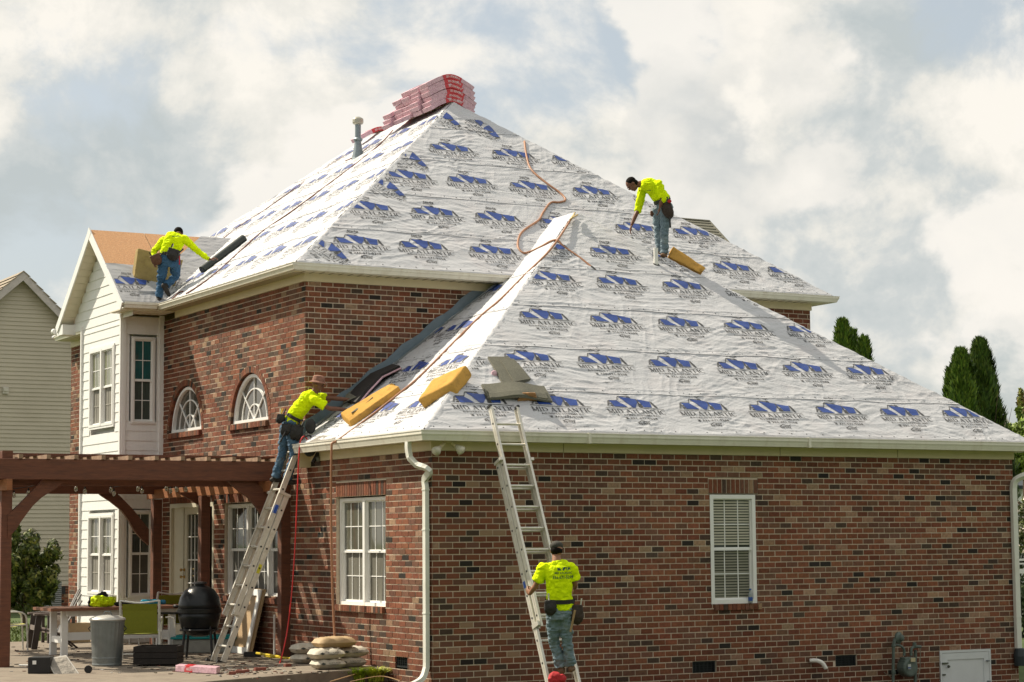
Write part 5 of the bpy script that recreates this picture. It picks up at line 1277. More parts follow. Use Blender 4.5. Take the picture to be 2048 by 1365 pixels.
# kamado grill
c = gp(392, 1318); c = c+FH*.25; s = S_(c); gk = thing('kamado_grill', 'glossy black egg shaped grill on a metal stand with side shelf', 'grill', c)
cz = lambda y: at(392, y, n=FWD, P=c).z-GZ
rr = 43*s; zt2, zb2 = cz(1171), cz(1273); hh2 = zt2-zb2; mid = zb2+hh2*.5
cx_ = at(399, 1250, n=FWD, P=c); cc = V((cx_.x, cx_.y, GZ))
prof_b = [(rr*.30, zb2), (rr*.62, zb2+.03), (rr*.86, zb2+hh2*.18), (rr*.97, zb2+hh2*.36), (rr, mid-.012)]
part('grill_base', GLOSSBLACK, gk, lambda m: m.lathe(cc, prof_b, 40), smooth=True)
part('grill_dome', GLOSSBLACK, gk, lambda m: m.lathe(cc, [(rr*1.0, mid+.012), (rr*.985, mid+hh2*.12), (rr*.90, mid+hh2*.27), (rr*.70, mid+hh2*.40), (rr*.42, mid+hh2*.475), (rr*.2, mid+hh2*.50)], 40), smooth=True)
part('band', mat('black_steel', (.02, .02, .02), .4, metal=.6), gk, lambda m: m.lathe(cc, [(rr*1.02, mid-.035), (rr*1.03, mid-.03), (rr*1.03, mid+.03), (rr*1.02, mid+.035)], 40))
part('top_vent', BLACK, gk, lambda m: m.lathe(cc, [(rr*.22, zt2-.03), (rr*.22, zt2+.01), (rr*.34, zt2+.02), (rr*.32, zt2+.045), (rr*.1, zt2+.055)], 20))
part('handle', BLACK, gk, lambda m: (m.tube([cc-RH*(rr*1.0)+ZP*(mid+.06), cc-RH*(rr*1.13)+ZP*(mid+.07)], .02, 8), m.ell(cc-RH*(rr*1.13)+ZP*(mid+.07), .035, .06, .028)))
for k in range(4): a = math.radians(45+90*k); d = RH*math.cos(a)+FH*math.sin(a); part('leg', BLACK, gk, lambda m: m.tube([cc+d*rr*1.0, cc+d*rr*.80+ZP*(zb2+.22)], .02, 6))
part('stand_ring', BLACK, gk, lambda m: m.tube([cc+(RH*math.cos(a)+FH*math.sin(a))*rr*.88+ZP*(zb2+.1) for a in [2*math.pi*i/20 for i in range(21)]], .016, 6))
part('side_shelf', mat('black_steel', 0), gk, lambda m: m.box(cc-RH*(rr*1.45)+ZP*(mid-.03), rr*.95, .34, .025, RH, FH, ZP)); part('shelf_bracket', ALU, gk, lambda m: m.tube(smooth_path([cc-RH*rr*1.5+ZP*(mid-.09)-FH*.16, cc-RH*rr*1.15+ZP*(mid-.10)-FH*.16, cc-RH*rr*1.05+ZP*(mid-.25)-FH*.16], 3), .012, 6))
# storage bin
c = gp(404, 1312); c = V((-.55, 6.6, GZ)); sb = thing('storage_bin', 'clear storage bin with a turquoise lid behind the grill legs', 'storage bin', c)
c = gp(403, 1308); c = c+FH*.45
part('tub', mat('clear_plastic', (.30, .31, .29), .3, .15), sb, lambda m: m.box(c+ZP*.11, .98, .5, .22, RH, FH, ZP), bevel=.02)
part('lid', mat('turquoise_lid', (.0, .23, .24), .35), sb, lambda m: (m.box(c+ZP*.235, 1.04, .56, .035, RH, FH, ZP), m.box(c+ZP*.265, .9, .42, .03, RH, FH, ZP)), bevel=.01)
# framed panel leaning on the wall
A, B, C2, D2 = at(463, 1305, X=-.30), at(496, 1310, X=-.30), at(506, 1216, X=-.07), at(478, 1215, X=-.07)
A.z = B.z = GZ; fp = thing('framed_panel', 'white framed tan panel leaning against the brick wall', 'panel', (A+B)/2)
Xp = (A-B); wv_ = .80; B2 = V((-.30, B.y, GZ)); dirY = V((0, 1, 0)); up2 = (V((-.06, 0, 1.02))-V((-.30, 0, 0))).normalized(); nn2 = dirY.cross(up2); nn2 = nn2 if nn2.x < 0 else -nn2
ori = V((-.30, gp(497, 1311).y if False else at(497, 1311, X=-.30).y, GZ)); hgt = 1.02; wid = .86
part('backing', mat('tan_edge', (.40, .29, .16), .7), fp, lambda m: m.box(ori+dirY*wid/2+up2*hgt/2-nn2*.03, wid+.06, hgt+.03, .03, dirY, up2, nn2))
part('panel', mat('tan_panel', (.42, .29, .16), .6), fp, lambda m: m.box(ori+dirY*wid/2+up2*hgt/2, wid, hgt, .02, dirY, up2, nn2))
def frame4(m):
    for (u, v, du, dv) in ((wid/2, .05, wid, .1), (wid/2, hgt-.05, wid, .1), (.05, hgt/2, .1, hgt-.2), (wid-.05, hgt/2, .1, hgt-.2)): m.box(ori+dirY*u+up2*v+nn2*.02, du, dv, .03, dirY, up2, nn2)
part('frame', WHITE, fp, frame4)
# white conduit on the wall
m = MB(); m.tube([at(549, 1230, X=-.05), V((-.05, at(549, 1230, X=-.05).y, GZ))], .018, 8); o = m.build('white_conduit', PVC, house)
# cement bags
BAG = mat('cement_bag', (.50, .46, .38), .75, .10, 10, .3, 30, dirt=(.30, .24, .16), dirt_scale=6, dirt_amt=.5); BAGT = mat('tan_bag', (.40, .28, .15), .7, .12, 10, .3, 30)
def bag(label, c, rot, mt, L_=.52, W_=.34, H_=.15, grp='cement bags stacked by the wall'):
    m = MB(); a = math.radians(rot); x = V((math.cos(a), math.sin(a), 0)); y = V((-x.y, x.x, 0)); n, k = 14, 10; vs = []; fs = []
    for side in (1, -1):
        for i in range(n+1):
            for j in range(k+1):
                u = i/n*2-1; v = j/k*2-1; e = (1-abs(u)**4)*(1-abs(v)**3.2); e = max(e, 0)**.45
                nz = .010*math.sin(9*u+3*v+c.x*7)+.008*math.sin(13*v+c.z*9)
                vs.append(c+x*(u*L_/2*(1+.02*math.sin(5*v)))+y*(v*W_/2*(1+.02*math.sin(7*u)))+ZP*(H_/2+side*(H_/2)*e+nz*e*(side > 0)))
    o_ = (n+1)*(k+1)
    for i in range(n):
        for j in range(k): a0 = i*(k+1)+j; fs.append((a0, a0+k+1, a0+k+2, a0+1)); fs.append((o_+a0, o_+a0+1, o_+a0+k+2, o_+a0+k+1))
    m.add(vs, fs); o = m.build('cement_bag', mt, smooth=True); tag(o, label, 'bag', grp)
    pr_ = MB(); fc = c+ZP*(H_*.50)-y*(W_/2-.004); xx = x; zz = (ZP*.8+y*.6).normalized(); nn3 = xx.cross(zz); nn3 = nn3 if nn3.dot(FWD) < 0 else -nn3
    fc = fc+nn3*.016; 
    if mt is BAG:
        pr_.add([fc-xx*.16+zz*.0, fc-xx*.12+zz*.022, fc-xx*.08, fc-xx*.12-zz*.022], [(0, 1, 2, 3)])
        pr_.build('printed_diamond', mat('bag_ink', (.03, .035, .03), .7), o)
        for t_, zo in (('PORTLAND', .004), ('CEMENT', -.024)):
            vs_, fs_ = font_geo(t_, .17 if zo > 0 else .14, .018, -.04, zo); q = MB(); q.add([fc+xx*p_[0]+zz*p_[1] for p_ in vs_], fs_); q.build('bag_print', mat('bag_ink', 0), o)
    return o
bp = lambda x, y: at(x, y, X=-.62)
b1 = gp(653, 1340); b2 = gp(695, 1336); b3 = gp(612, 1328)
base = [(b1, 'lower cement bag in the front middle of the stack'), (b2, 'lower cement bag at the right end of the stack'), (b3, 'lower cement bag at the left end of the stack')]
cs = []
for p, l in base: q = V((p.x, p.y, GZ))+FH*.16; cs.append(q); bag(l, q, -4 if p is not b3 else 14, BAG, .44, .34, .14)
for q, l, dx in zip(cs, ('upper cement bag in the front middle of the stack', 'upper cement bag at the right end with printed diamond', 'upper cement bag at the left end of the stack'), (-.02, .03, .0)): bag(l, q+V((dx, .01, .135)), -2 if l[23] != 'l' else 12, BAG, .46, .34, .145)
bag('tan bag lying on top of the cement bag stack', (cs[0]+cs[1])/2+V((-.05, .03, .275)), 2, BAGT, .58, .32, .15)
# hammer-like yellow tool, brick bits, pink bundle, black box
a, b = gp(590, 1325), gp(505, 1314); sh = thing('yellow_shovel', 'long yellow handled tool with a black head lying on the patio', 'tool', a)
part('handle', mat('yellow_fibre', (.62, .46, .02), .4), sh, lambda m: m.tube([a+ZP*.05, a.lerp(b, .7)+ZP*.03], .016, 8)); part('tool_head', BLACK, sh, lambda m: m.box(b+ZP*.04, .26, .10, .07, RH, FH, ZP)); part('grip', mat('yellow_fibre', 0), sh, lambda m: m.tube([a.lerp(b, .35)+ZP*.05, a.lerp(b, .9)+ZP*.06], .02, 8))
for i, (x, y, w_) in enumerate(((465, 1350, .09), (481, 1347, .12), (493, 1346, .07), (520, 1342, .16), (575, 1334, .1))):
    p = gp(x, y); m = MB(); m.box(p+ZP*.02, w_, .06, .045, (RH+FH*.2*i).normalized(), ZP.cross((RH+FH*.2*i).normalized()), ZP); tag(m.build('brick_fragment', mat('red_fragment', (.20, .06, .04), .8, .3, 20), bevel=.004), ['leftmost small broken brick piece on the patio edge', 'second broken brick piece from the left on the patio edge', 'smallest broken brick piece beside two larger ones', 'long flat dark red piece on the patio paving', 'broken red piece near the cement bags'][i], 'brick piece', 'broken brick pieces on the patio')
def bundle(name, label, pts, t, wdir, w, red=(.35, .55), text=None, group=None, off=0, tscale=1):
    """a wrapped shingle bundle bent along pts; wdir is its width direction"""
    pts = [V(p) for p in pts]; bnd = thing(name, label, 'shingle bundle', pts[len(pts)//2], group)
    L = [0]
    for i in range(1, len(pts)): L.append(L[-1]+(pts[i]-pts[i-1]).length)
    def seg(a, b, grow, mt, nm):
        m = MB(); P = []; N_ = max(2, int((b-a)*12)+1)
        for k in range(N_+1):
            s_ = (a+(b-a)*k/N_)*L[-1]; i = max(j for j in range(len(L)) if L[j] <= s_+1e-9); i = min(i, len(L)-2); f_ = (s_-L[i])/(L[i+1]-L[i]); p = pts[i].lerp(pts[i+1], f_)
            d = (pts[i+1]-pts[i]).normalized(); nrm_ = wdir.cross(d).normalized(); nrm_ = nrm_ if nrm_.z > 0 else -nrm_
            jit = random.uniform(-.006, .006) if nm == 'wrapper' else 0
            P += [p-wdir*(w/2+grow+jit)-nrm_*grow, p+wdir*(w/2+grow)-nrm_*grow, p+wdir*(w/2+grow+jit)+nrm_*(t+grow), p-wdir*(w/2+grow)+nrm_*(t+grow)]
        fs = [(0, 1, 2, 3), (4*N_+3, 4*N_+2, 4*N_+1, 4*N_)]
        for k in range(N_):
            for j in range(4): fs.append((4*k+j, 4*k+(j+1) % 4, 4*k+4+(j+1) % 4, 4*k+4+j))
        m.add(P, fs); return m.build(nm, mt, bnd, bevel=.006)
    seg(0, 1, 0, PINK, 'wrapper')
    if red: seg(red[0], red[1], .003, REDWRAP, 'red_label')
    if text and red:
        vs_, fs_ = font_geo(text, (red[1]-red[0])*L[-1]*.72, t*.5, (red[0]+(red[1]-red[0])*.18)*L[-1], t*.26); V2 = []
        if off: vs_ = vs_.copy(); vs_[:, 0] = vs_[:, 0].min()+vs_[:, 0].max()-vs_[:, 0]
        for (s_, hgt_) in vs_:
            i = max(j for j in range(len(L)) if L[j] <= s_+1e-9); i = min(i, len(L)-2); f_ = (s_-L[i])/(L[i+1]-L[i]); p = pts[i].lerp(pts[i+1], f_)
            # smooth normal
            d = (pts[i+1]-pts[i]).normalized(); nrm_ = wdir.cross(d).normalized(); nrm_ = nrm_ if nrm_.z > 0 else -nrm_
            V2.append(p+wdir*(w/2+.006)+nrm_*(t-hgt_ if off else hgt_))
        q = MB(); q.add(V2, fs_); q.build('wrapper_print', PRINTW, bnd)
    return bnd
a, b = gp(352, 1344), gp(434, 1349); a.z = b.z = GZ+.006
bundle('shingle_bundle', 'pink wrapped shingle bundle lying at the foot of the left ladder', [a+FH*.12, a.lerp(b, .33)+FH*.12, a.lerp(b, .66)+FH*.12, b+FH*.12], .085, -FH, .34, red=(.22, .42), text='OAKRIDGE')
c = gp(92, 1348); bb = thing('black_case', 'black plastic case with a grey padded lid open on the patio', 'case', c); c = c+FH*.15
part('case_body', BLACK, bb, lambda m: m.box(c+RH*-.10+ZP*.11, .30, .28, .22, RH, FH, ZP), bevel=.012); part('case_label', WHITE, bb, lambda m: m.box(c+RH*-.16+ZP*.15-FH*.142, .05, .004, .05, RH, FH, ZP))
def slab(parent, nm, A, B, C, D, back, mt, bev):
    m = MB(); m.add([A, B, D, C, A+back, B+back, D+back, C+back], [(0, 1, 2, 3), (4, 7, 6, 5), (0, 4, 5, 1), (3, 2, 6, 7), (0, 3, 7, 4), (1, 5, 6, 2)]); return m.build(nm, mt, parent, bevel=bev)
dc = (c-CAM).dot(FWD); q4 = [at(112, 1351, D=dc-.25), at(157, 1348, D=dc-.15), at(95, 1319, D=dc+.02), at(132, 1312, D=dc+.12)]
slab(bb, 'lid_rim', *[q_+(q_-(q4[0]+q4[1]+q4[2]+q4[3])/4)*.10+FWD*.012 for q_ in q4], V((0, 0, -.03)), mat('pale_rim', (.50, .47, .42), .5), .01)
slab(bb, 'padded_lid', *q4, V((0, 0, -.03)), mat('grey_pad', (.30, .27, .23), .8, .35, 9, 1.0, 12, dist=.03), .012)
part('wheel', BLACK, bb, lambda m: m.lathe(c+RH*.55+ZP*.05-FH*.1, [(.05, 0), (.055, .03), (.05, .06)], 12, FH))
a, b = gp(38, 1334), gp(64, 1334); m = MB(); m.tube([a+ZP*.02, b+ZP*.02], .014, 8); tag(m.build('white_tube', PVC), 'short white tube on the paving left of the black case', 'tube')
a, b = gp(5, 1316), gp(28, 1316)
# torn scraps and grit on the paving
m = MB()
for i in range(420):
    if i < 300: p = gp(random.uniform(20, 700), 1282+66*random.random()**.6)
    else: p = gp(random.gauss(470, 60), random.gauss(1343, 6))
    if p.x > -.1: continue
    s_ = random.uniform(.008, .035); a = random.uniform(0, 3.14); X_ = V((math.cos(a), math.sin(a), 0)); Y_ = V((-X_.y, X_.x, 0)); cc = random.choice(((.05, .045, .04), (.30, .27, .22), (.16, .05, .035), (.45, .43, .40), (.10, .08, .05)))
    m.box(p+ZP*.006, s_*2, s_, .008, X_, Y_, ZP, cc)
m.build('paving_debris', LEAF, kind='stuff', fix=False)
# gas meter
gm_ = at(1813, 1335, Y=-.22); gt = thing('gas_meter', 'grey green gas meter with regulator and pipes on the shaded wall', 'gas meter', (gm_.x, -.2, -3.1))
mp_ = lambda x, y, Y=-.16: at(x, y, Y=Y)
part('riser_pipe', GREENP, gt, lambda m: (m.tube([mp_(1787, 1290), mp_(1786, 1380)], .022, 8), m.lathe(mp_(1787, 1345)-ZP*.03, [(.03, 0), (.034, .03), (.03, .06)], 8), m.lathe(mp_(1787, 1292), [(.03, -.02), (.034, 0), (.03, .02)], 8)))
part('inlet_pipe', GREENP, gt, lambda m: m.tube(smooth_path([mp_(1790, 1290), mp_(1801, 1292), mp_(1808, 1300), mp_(1808, 1312)], 4), .02, 8))
part('regulator', GREENP, gt, lambda m: (m.lathe(mp_(1793, 1276, -.12), [(.05, 0), (.085, .02), (.09, .05), (.05, .07), (.045, .11), (.02, .12)], 16, V((.3, -1, 0)).normalized()), m.tube([mp_(1790, 1278), mp_(1787, 1292)], .028, 8)))
part('outlet_pipe', GREENP, gt, lambda m: (m.tube(smooth_path([mp_(1822, 1312), mp_(1823, 1298), mp_(1830, 1294), mp_(1842, 1294)], 4), .022, 8), m.tube([mp_(1831, 1300, -.08), mp_(1830, 1385, -.08)], .024, 8), m.lathe(mp_(1829, 1293)-ZP*.0, [(.03, 0), (.03, .05), (.015, .06)], 8)))
a = mp_(1815, 1334); part('meter_body', GREENP, gt, lambda m: (m.box(a+V((0, .0, 0)), .22, .15, .21), m.lathe(a+V((0, .1, -.01)), [(.13, 0), (.14, .03), (.14, .17), (.12, .19)], 20, NR), m.box(a+ZP*.12, .20, .12, .05)), bevel=.02)
part('meter_dial', mat('dial_cream', (.45, .40, .25), .5), gt, lambda m: m.box(mp_(1826, 1320, -.27), .085, .01, .06)); part('meter_tag', mat('tag_white', (.45, .48, .45), .5), gt, lambda m: m.box(mp_(1819, 1334, -.275), .055, .006, .07)); part('tag_stripe', BLUEP, gt, lambda m: m.box(mp_(1819, 1336, -.28), .055, .004, .018))
part('ground_wire', mat('wire_grey', (.2, .19, .15), .6), gt, lambda m: m.tube([mp_(1841, 1296, -.05), mp_(1840, 1340, -.05), mp_(1834, 1362, -.05)], .006, 5)); part('ground_wire', mat('wire_grey', 0), gt, lambda m: m.tube([mp_(1768, 1345, -.05), mp_(1800, 1368, -.05)], .006, 5))
m = MB(); m.tube(smooth_path([mp_(1620, 1322, -.02), mp_(1634, 1322, -.10), mp_(1645, 1327, -.13), mp_(1652, 1338, -.14)], 4), .032, 12); tag(m.build('pvc_elbow', PVC, smooth=True), 'white plastic drain elbow poking out of the wall', 'pipe')
# flood lights under the near corner
fl = at(896, 884, Y=-.10); ft_ = thing('flood_light', 'cream twin headed flood light under the near eave corner', 'flood light', fl)
part('base_plate', TRIM, ft_, lambda m: m.lathe(fl+ZP*.02, [(.05, 0), (.06, -.02), (.04, -.03)], 14))
for (x0, y0, x1, y1) in ((889, 886, 872, 903), (904, 886, 923, 902)):
    a, b = at(x0, y0, Y=-.12), at(x1, y1, Y=-.20); d = (b-a).normalized()
    part('arm', TRIM, ft_, lambda m: m.tube([a, b-d*.09], .024, 10)); part('lamp_head', mat('lamp_cream', (.55, .52, .42), .5), ft_, lambda m: m.lathe(b-d*.10, [(.03, 0), (.038, .03), (.062, .08), (.066, .11), (.04, .13), (.01, .14)], 16, d), smooth=True)
# bottle on the front window sill
c = at(1501, 1196, Y=-.02); c.z = WR[2]+.005; wb = thing('plastic_bottle', 'small water bottle with blue label on the shaded window sill', 'bottle', c)
part('bottle_body', mat('pet_plastic', (.42, .46, .46), .15, trans=.4), wb, lambda m: m.lathe(c, [(.028, 0), (.032, .01), (.032, .13), (.014, .17), (.014, .185)], 12)); part('bottle_label', mat('label_blue', (.02, .07, .30), .5), wb, lambda m: m.lathe(c, [(.0335, .03), (.0335, .085)], 12)); part('bottle_cap', mat('cap_blue', (.01, .08, .35), .5), wb, lambda m: m.lathe(c, [(.016, .185), (.016, .205)], 10))
# ---------------------------------------------------------------- things on the roof
def onface(F, x, y, h=.03): 
    p = at(x, y, n=F.N, P=F.O+F.N*h); return p
def hexa(name, label, cat, A, B, C, D, back, mt=FOAM, bevel=.02, group=None, amp=.016):
    """A,B lower front edge, C,D upper front edge, back: (offset at the A/C side, offset at the B/D side)"""
    A, B, C, D = V(A), V(B), V(C), V(D); m = MB(); vs = [A, B, D, C, A+back[0], B+back[1], D+back[1], C+back[0]]
    m.add(vs, [(0, 1, 2, 3), (4, 7, 6, 5), (0, 4, 5, 1), (3, 2, 6, 7), (0, 3, 7, 4), (1, 5, 6, 2)])
    me = m.mesh(name); o = bpy.data.objects.new(name, me); scene.collection.objects.link(o); b = o.modifiers.new('b', 'BEVEL'); b.width = bevel; b.segments = 3; s_ = o.modifiers.new('s', 'SUBSURF'); s_.levels = 3; s_.subdivision_type = 'SIMPLE'
    dg = bpy.context.evaluated_depsgraph_get(); nm = bpy.data.meshes.new_from_object(o.evaluated_get(dg)); bpy.data.objects.remove(o); bpy.data.meshes.remove(me)
    n_ = len(nm.vertices); co_ = np.empty(n_*3); nm.vertices.foreach_get('co', co_); no_ = np.empty(n_*3); nm.vertices.foreach_get('normal', no_); co_ = co_.reshape(-1, 3)
    nm.vertices.foreach_set('co', (co_+no_.reshape(-1, 3)*(fold_noise(co_*7)*amp)[:, None]).ravel()); nm.polygons.foreach_set('use_smooth', [True]*len(nm.polygons)); nm.materials.clear(); nm.materials.append(mt); nm.name = name
    o = link(name, nm); tag(o, label, cat, group); return o
FG_GRP = 'yellow foam blocks on the roof'
A = onface(FWL, 849, 820, .01); B = onface(FWR, 917, 788, .02); dA, dB = (A-CAM).dot(FWD), (B-CAM).dot(FWD)
C = at(834, 801, D=dA-.02); D_ = at(903, 765, D=dB-.02); E_ = at(932, 729, D=dB+.34); F_ = at(866, 757, D=dA+.42)
hexa('foam_block', 'big yellow foam block lying across the near roof hip', 'foam block', A, B, C, D_, (F_-C, E_-D_), bevel=.025, group=FG_GRP)
A = onface(FWL, 703, 856, .01); B = onface(FWL, 803, 784, .01); dA, dB = (A-CAM).dot(FWD), (B-CAM).dot(FWD)
C = at(700, 842, D=dA); D_ = at(797, 773, D=dB); E_ = at(783, 766, D=dB+.25); F_ = at(681, 826, D=dA+.25)
hexa('foam_block', 'long notched foam block under the hands of the man in the camouflage hat', 'foam block', A, B, C, D_, (F_-C, E_-D_), bevel=.012, group=FG_GRP)
m = MB(); q = [at(x, y, D=dA+.10+.35*i/4)+ZP*.012 for i, (x, y) in enumerate(((702, 829), (722, 818), (746, 797), (733, 803), (712, 818)))]; m.add(q+[p+ZP*.008 for p in q], [(0, 1, 2, 3, 4), (9, 8, 7, 6, 5)]+[(i, (i+1) % 5, 5+(i+1) % 5, 5+i) for i in range(5)]); tag(m.build('shingle_offcut', GREYSH), 'dark shingle offcut lying on the long foam block', 'shingle')
A = at(1336, 512, n=FMR.N, P=FWR.P(0, 0)) if False else onface(FWR, 1338, 514, .03); B = onface(FWR, 1403, 548, .04); dA, dB = (A-CAM).dot(FWD), (B-CAM).dot(FWD)
C = at(1347, 493, D=dA+.06); D_ = at(1411, 536, D=dB+.06)
hexa('foam_block', 'slim foam block at the feet of the bending man on the right', 'foam block', A, B, C, D_, (FWD*.16-RGT*.03-UPV*.05, FWD*.16-RGT*.03-UPV*.05), bevel=.008, group=FG_GRP)
A = onface(FG, 268, 555, .02); B = onface(FG, 350, 574, .03); dA = (A-CAM).dot(FWD); dB = (B-CAM).dot(FWD)
C = at(277, 497, D=dA+.12); D_ = at(366, 521, D=dB+.12)
hexa('foam_block', 'large tan foam slab standing behind the man on the left roof', 'foam block', A, B, C, D_, (FWD*.10-RGT*.07-UPV*.02, FWD*.10-RGT*.07-UPV*.02), mt=mat('tan_foam', (.34, .25, .10), .95, .14, 6, .5, 40, dirt=(.16, .10, .04), dirt_scale=4, dirt_amt=.6), bevel=.012, group=FG_GRP)
# membrane roll
a, b = onface(FML, 404, 541, .075), onface(FML, 488, 477, .075); d = (b-a).normalized(); rr_ = thing('membrane_roll', 'dark green membrane roll held on the left roof slope', 'roll', a)
part('roll_body', mat('dark_roll', (.02, .028, .025), .45, .2, 20), rr_, lambda m: m.lathe(a, [(.05, 0), (.075, .003), (.075, (b-a).length-.003), (.05, (b-a).length)], 20, d), smooth=False)
part('roll_core', mat('roll_core', (.10, .10, .09), .8), rr_, lambda m: m.lathe(a-d*.004, [(.045, 0), (.045, .01)], 16, d))
# ropes and hoses
def rope(name, label, pts, r, mt, cat='rope', n=6):
    m = MB(); m.tube(smooth_path(pts, 5), r, n); return tag(m.build(name, mt, smooth=True), label, cat)
rope('rope', 'long brown rope running down the bright roof slope from the bundles', [onface(FML, x, y, .03) for x, y in ((786, 261), (763, 286), (717, 324), (662, 365), (585, 422), (524, 464), (480, 503), (430, 548), (396, 573), (372, 588))], .013, DHOSE)
rope('rope', 'upper brown rope near the skyline of the bright slope', [onface(FML, x, y, .03) for x, y in ((700, 305), (634, 347), (572, 390), (524, 424), (480, 452), (446, 478))], .010, DHOSE)
rope('rope', 'short brown rope below the metal vent pipe', [onface(FML, x, y, .03) for x, y in ((741, 291), (722, 306), (705, 316), (691, 322))], .010, DHOSE)
rope('rope', 'short frayed rope end by the lower gutter of the bright slope', [onface(FML, x, y, .03) for x, y in ((366, 583), (357, 586), (349, 594), (341, 602))], .012, DHOSE)
pts = [onface(FMR, x, y, .035) for x, y in ((1049, 283), (1053, 312), (1063, 340), (1095, 368), (1120, 386), (1131, 400), (1118, 405), (1101, 406), (1086, 426), (1077, 441), (1049, 460), (1038, 475), (1036, 494), (1046, 506))]
pts += [onface(FWL, 1062, 503, .035), onface(FWL, 1085, 492, .035), onface(FWL, 1103, 482, .05), onface(FWR, 1116, 482, .05), onface(FWR, 1128, 494, .035), onface(FWR, 1160, 516, .035), onface(FWR, 1190, 540, .03)]
rope('air_hose', 'tan air hose looping over the front slope and across the small ridge', pts, .018, HOSE, 'hose', 8)
m = MB(); m.tube([pts[-2].lerp(pts[-1], .75), pts[-1]], .022, 8); o = m.build('hose_coupling', BLACK); tag(o, 'black coupling at the free end of the tan air hose', 'coupling')
pts = [onface(FWL, x, y, .03) for x, y in ((1147, 431), (1103, 497), (1050, 550), (1000, 600), (950, 643), (845, 748), (800, 786), (742, 832), (677, 880))]
yk = at(664, 900, X=-.40).y
pts += [at(666, 886, X=-.36), at(663, 900, X=-.38), at(662, 1000, X=-.38), at(664, 1150, X=-.36), at(668, 1250, X=-.36), at(673, 1318, X=-.40), at(681, 1345, X=-.5), at(692, 1354, X=-.55)]
rope('air_hose', 'brown hose running down the hip valley and hanging past the side window', pts, .017, DHOSE if False else HOSE, 'hose', 8)
m = MB()
for i in range(6): m.tube([onface(FWL, 1150-i, 426+i*2, .05+.01*i), onface(FWL, 1140+i*3, 440-i*2, .06)], .014, 5)
tag(m.build('rope_knot', mat('knot_tan', (.45, .34, .16), .8)), 'knotted rope bundle tied at the small roof apex', 'knot')
yh = 3.72
rope('air_hose', 'thin red air hose hanging from the left ladder top to the patio', [at(x, y, Y=yh) for x, y in ((617, 884), (609, 873), (601, 882), (598, 910), (594, 1000), (590, 1090), (583, 1190), (573, 1270))]+[at(560, 1325, Y=3.3), at(545, 1352, Y=2.6), at(528, 1368, Y=2.2)], .010, REDHOSE, 'hose', 6)
# nail gun hanging at the ladder top
g0 = at(622, 905, Y=3.7); ng = thing('nail_gun', 'black coil nail gun hanging beside the top of the left ladder', 'nail gun', g0)
part('magazine', BLACK, ng, lambda m: m.lathe(at(619, 903, Y=3.7), [(.06, 0), (.085, .01), (.085, .07), (.06, .08)], 18, V((-.3, -1, .1)).normalized()))
part('gun_body', BLACK, ng, lambda m: m.tube([at(626, 925, Y=3.68), at(638, 902, Y=3.68), at(631, 885, Y=3.68)], .03, 8)); part('gun_head', mat('gun_grey', (.16, .17, .15), .4, metal=.3), ng, lambda m: m.lathe(at(632, 920, Y=3.66), [(.03, 0), (.045, .02), (.045, .10), (.05, .11), (.05, .14), (.03, .15)], 14, (at(650, 913, Y=3.66)-at(632, 920, Y=3.66)).normalized()))
part('hose_end', BLACK, ng, lambda m: m.tube(smooth_path([at(610, 874, Y=3.7), at(620, 872, Y=3.7), at(628, 886, Y=3.7)], 4), .014, 6))
c = at(621, 853, Y=3.75); m = MB(); m.ell(c, .08, .03, .115, RGT, FWD, UPV, 18); tag(m.build('knee_pad', BLACK, smooth=True), 'black oval pad hanging above the coil nail gun', 'pad')
# grey shingle strips on the front slope
def strip(name, label, quad, th, bend=0, n=12, mt=GREYSH):
    """quad: four photo corners on the slope, lower-left, lower-right, upper-right, upper-left"""
    P = [onface(FWR, x, y, .03) for x, y in quad]; m = MB(); vs = []; fs = []
    for i in range(n+1):
        t = i/n; a = P[0].lerp(P[1], t); b = P[3].lerp(P[2], t); l = bend*math.sin(math.pi*t)**2
        for q, k in ((a, 0), (a, th), (a.lerp(b, .5), th+.006), (b, th), (b, 0)): vs.append(q+FWR.N*(l+k))
    for i in range(n):
        for j in range(4): fs.append((5*i+j, 5*i+j+1, 5*i+6+j, 5*i+5+j))
        fs.append((5*i+4, 5*i, 5*i+5, 5*i+9))
    fs += [(0, 1, 2, 3, 4), tuple(5*n+j for j in (4, 3, 2, 1, 0))]; m.add(vs, fs); return tag(m.build(name, mt), label, 'shingles', 'loose grey shingle strips on the front slope')
strip('shingle_strip', 'upright grey shingle strip lying above the crosswise one', [(1006, 772), (1055, 764), (1016, 716), (975, 716)], .022, .0)
strip('shingle_strip', 'right half layer of the upright grey shingle strip', [(1026, 768), (1060, 762), (1026, 722), (998, 722)], .038, .0)
strip('shingle_strip', 'crosswise wavy grey shingle strip resting on the foam wedge', [(976, 800), (1104, 806), (1087, 776), (962, 772)], .03, .06)
strip('shingle_strip', 'lower lip of the crosswise grey shingle strip above the ladder', [(979, 801), (1094, 803), (1086, 787), (972, 786)], .05, .055)
A = onface(FWR, 1034, 805, .01); B = onface(FWR, 1075, 804, .01); dA = (A-CAM).dot(FWD)
hexa('foam_wedge', 'small brown foam wedge propping up the grey shingle strips', 'foam wedge', A, B, at(1041, 786, D=dA), at(1071, 786, D=dA), (FWD*.15, FWD*.15), mt=mat('brown_foam', (.36, .19, .08), .9, .2, 14, .5, 60), bevel=.012)
c = onface(FWR, 988, 748, .03); m = MB(); m.ell(c, .05, .03, .05, n=8); m.ell(c+V((.03, 0, -.04)), .03, .03, .03, n=8); tag(remesh(m, 'plastic_scrap', PINK, .008, noise_amp=.012, noise_scale=22), 'crumpled pink plastic scrap beside the upright shingle strip', 'scrap')
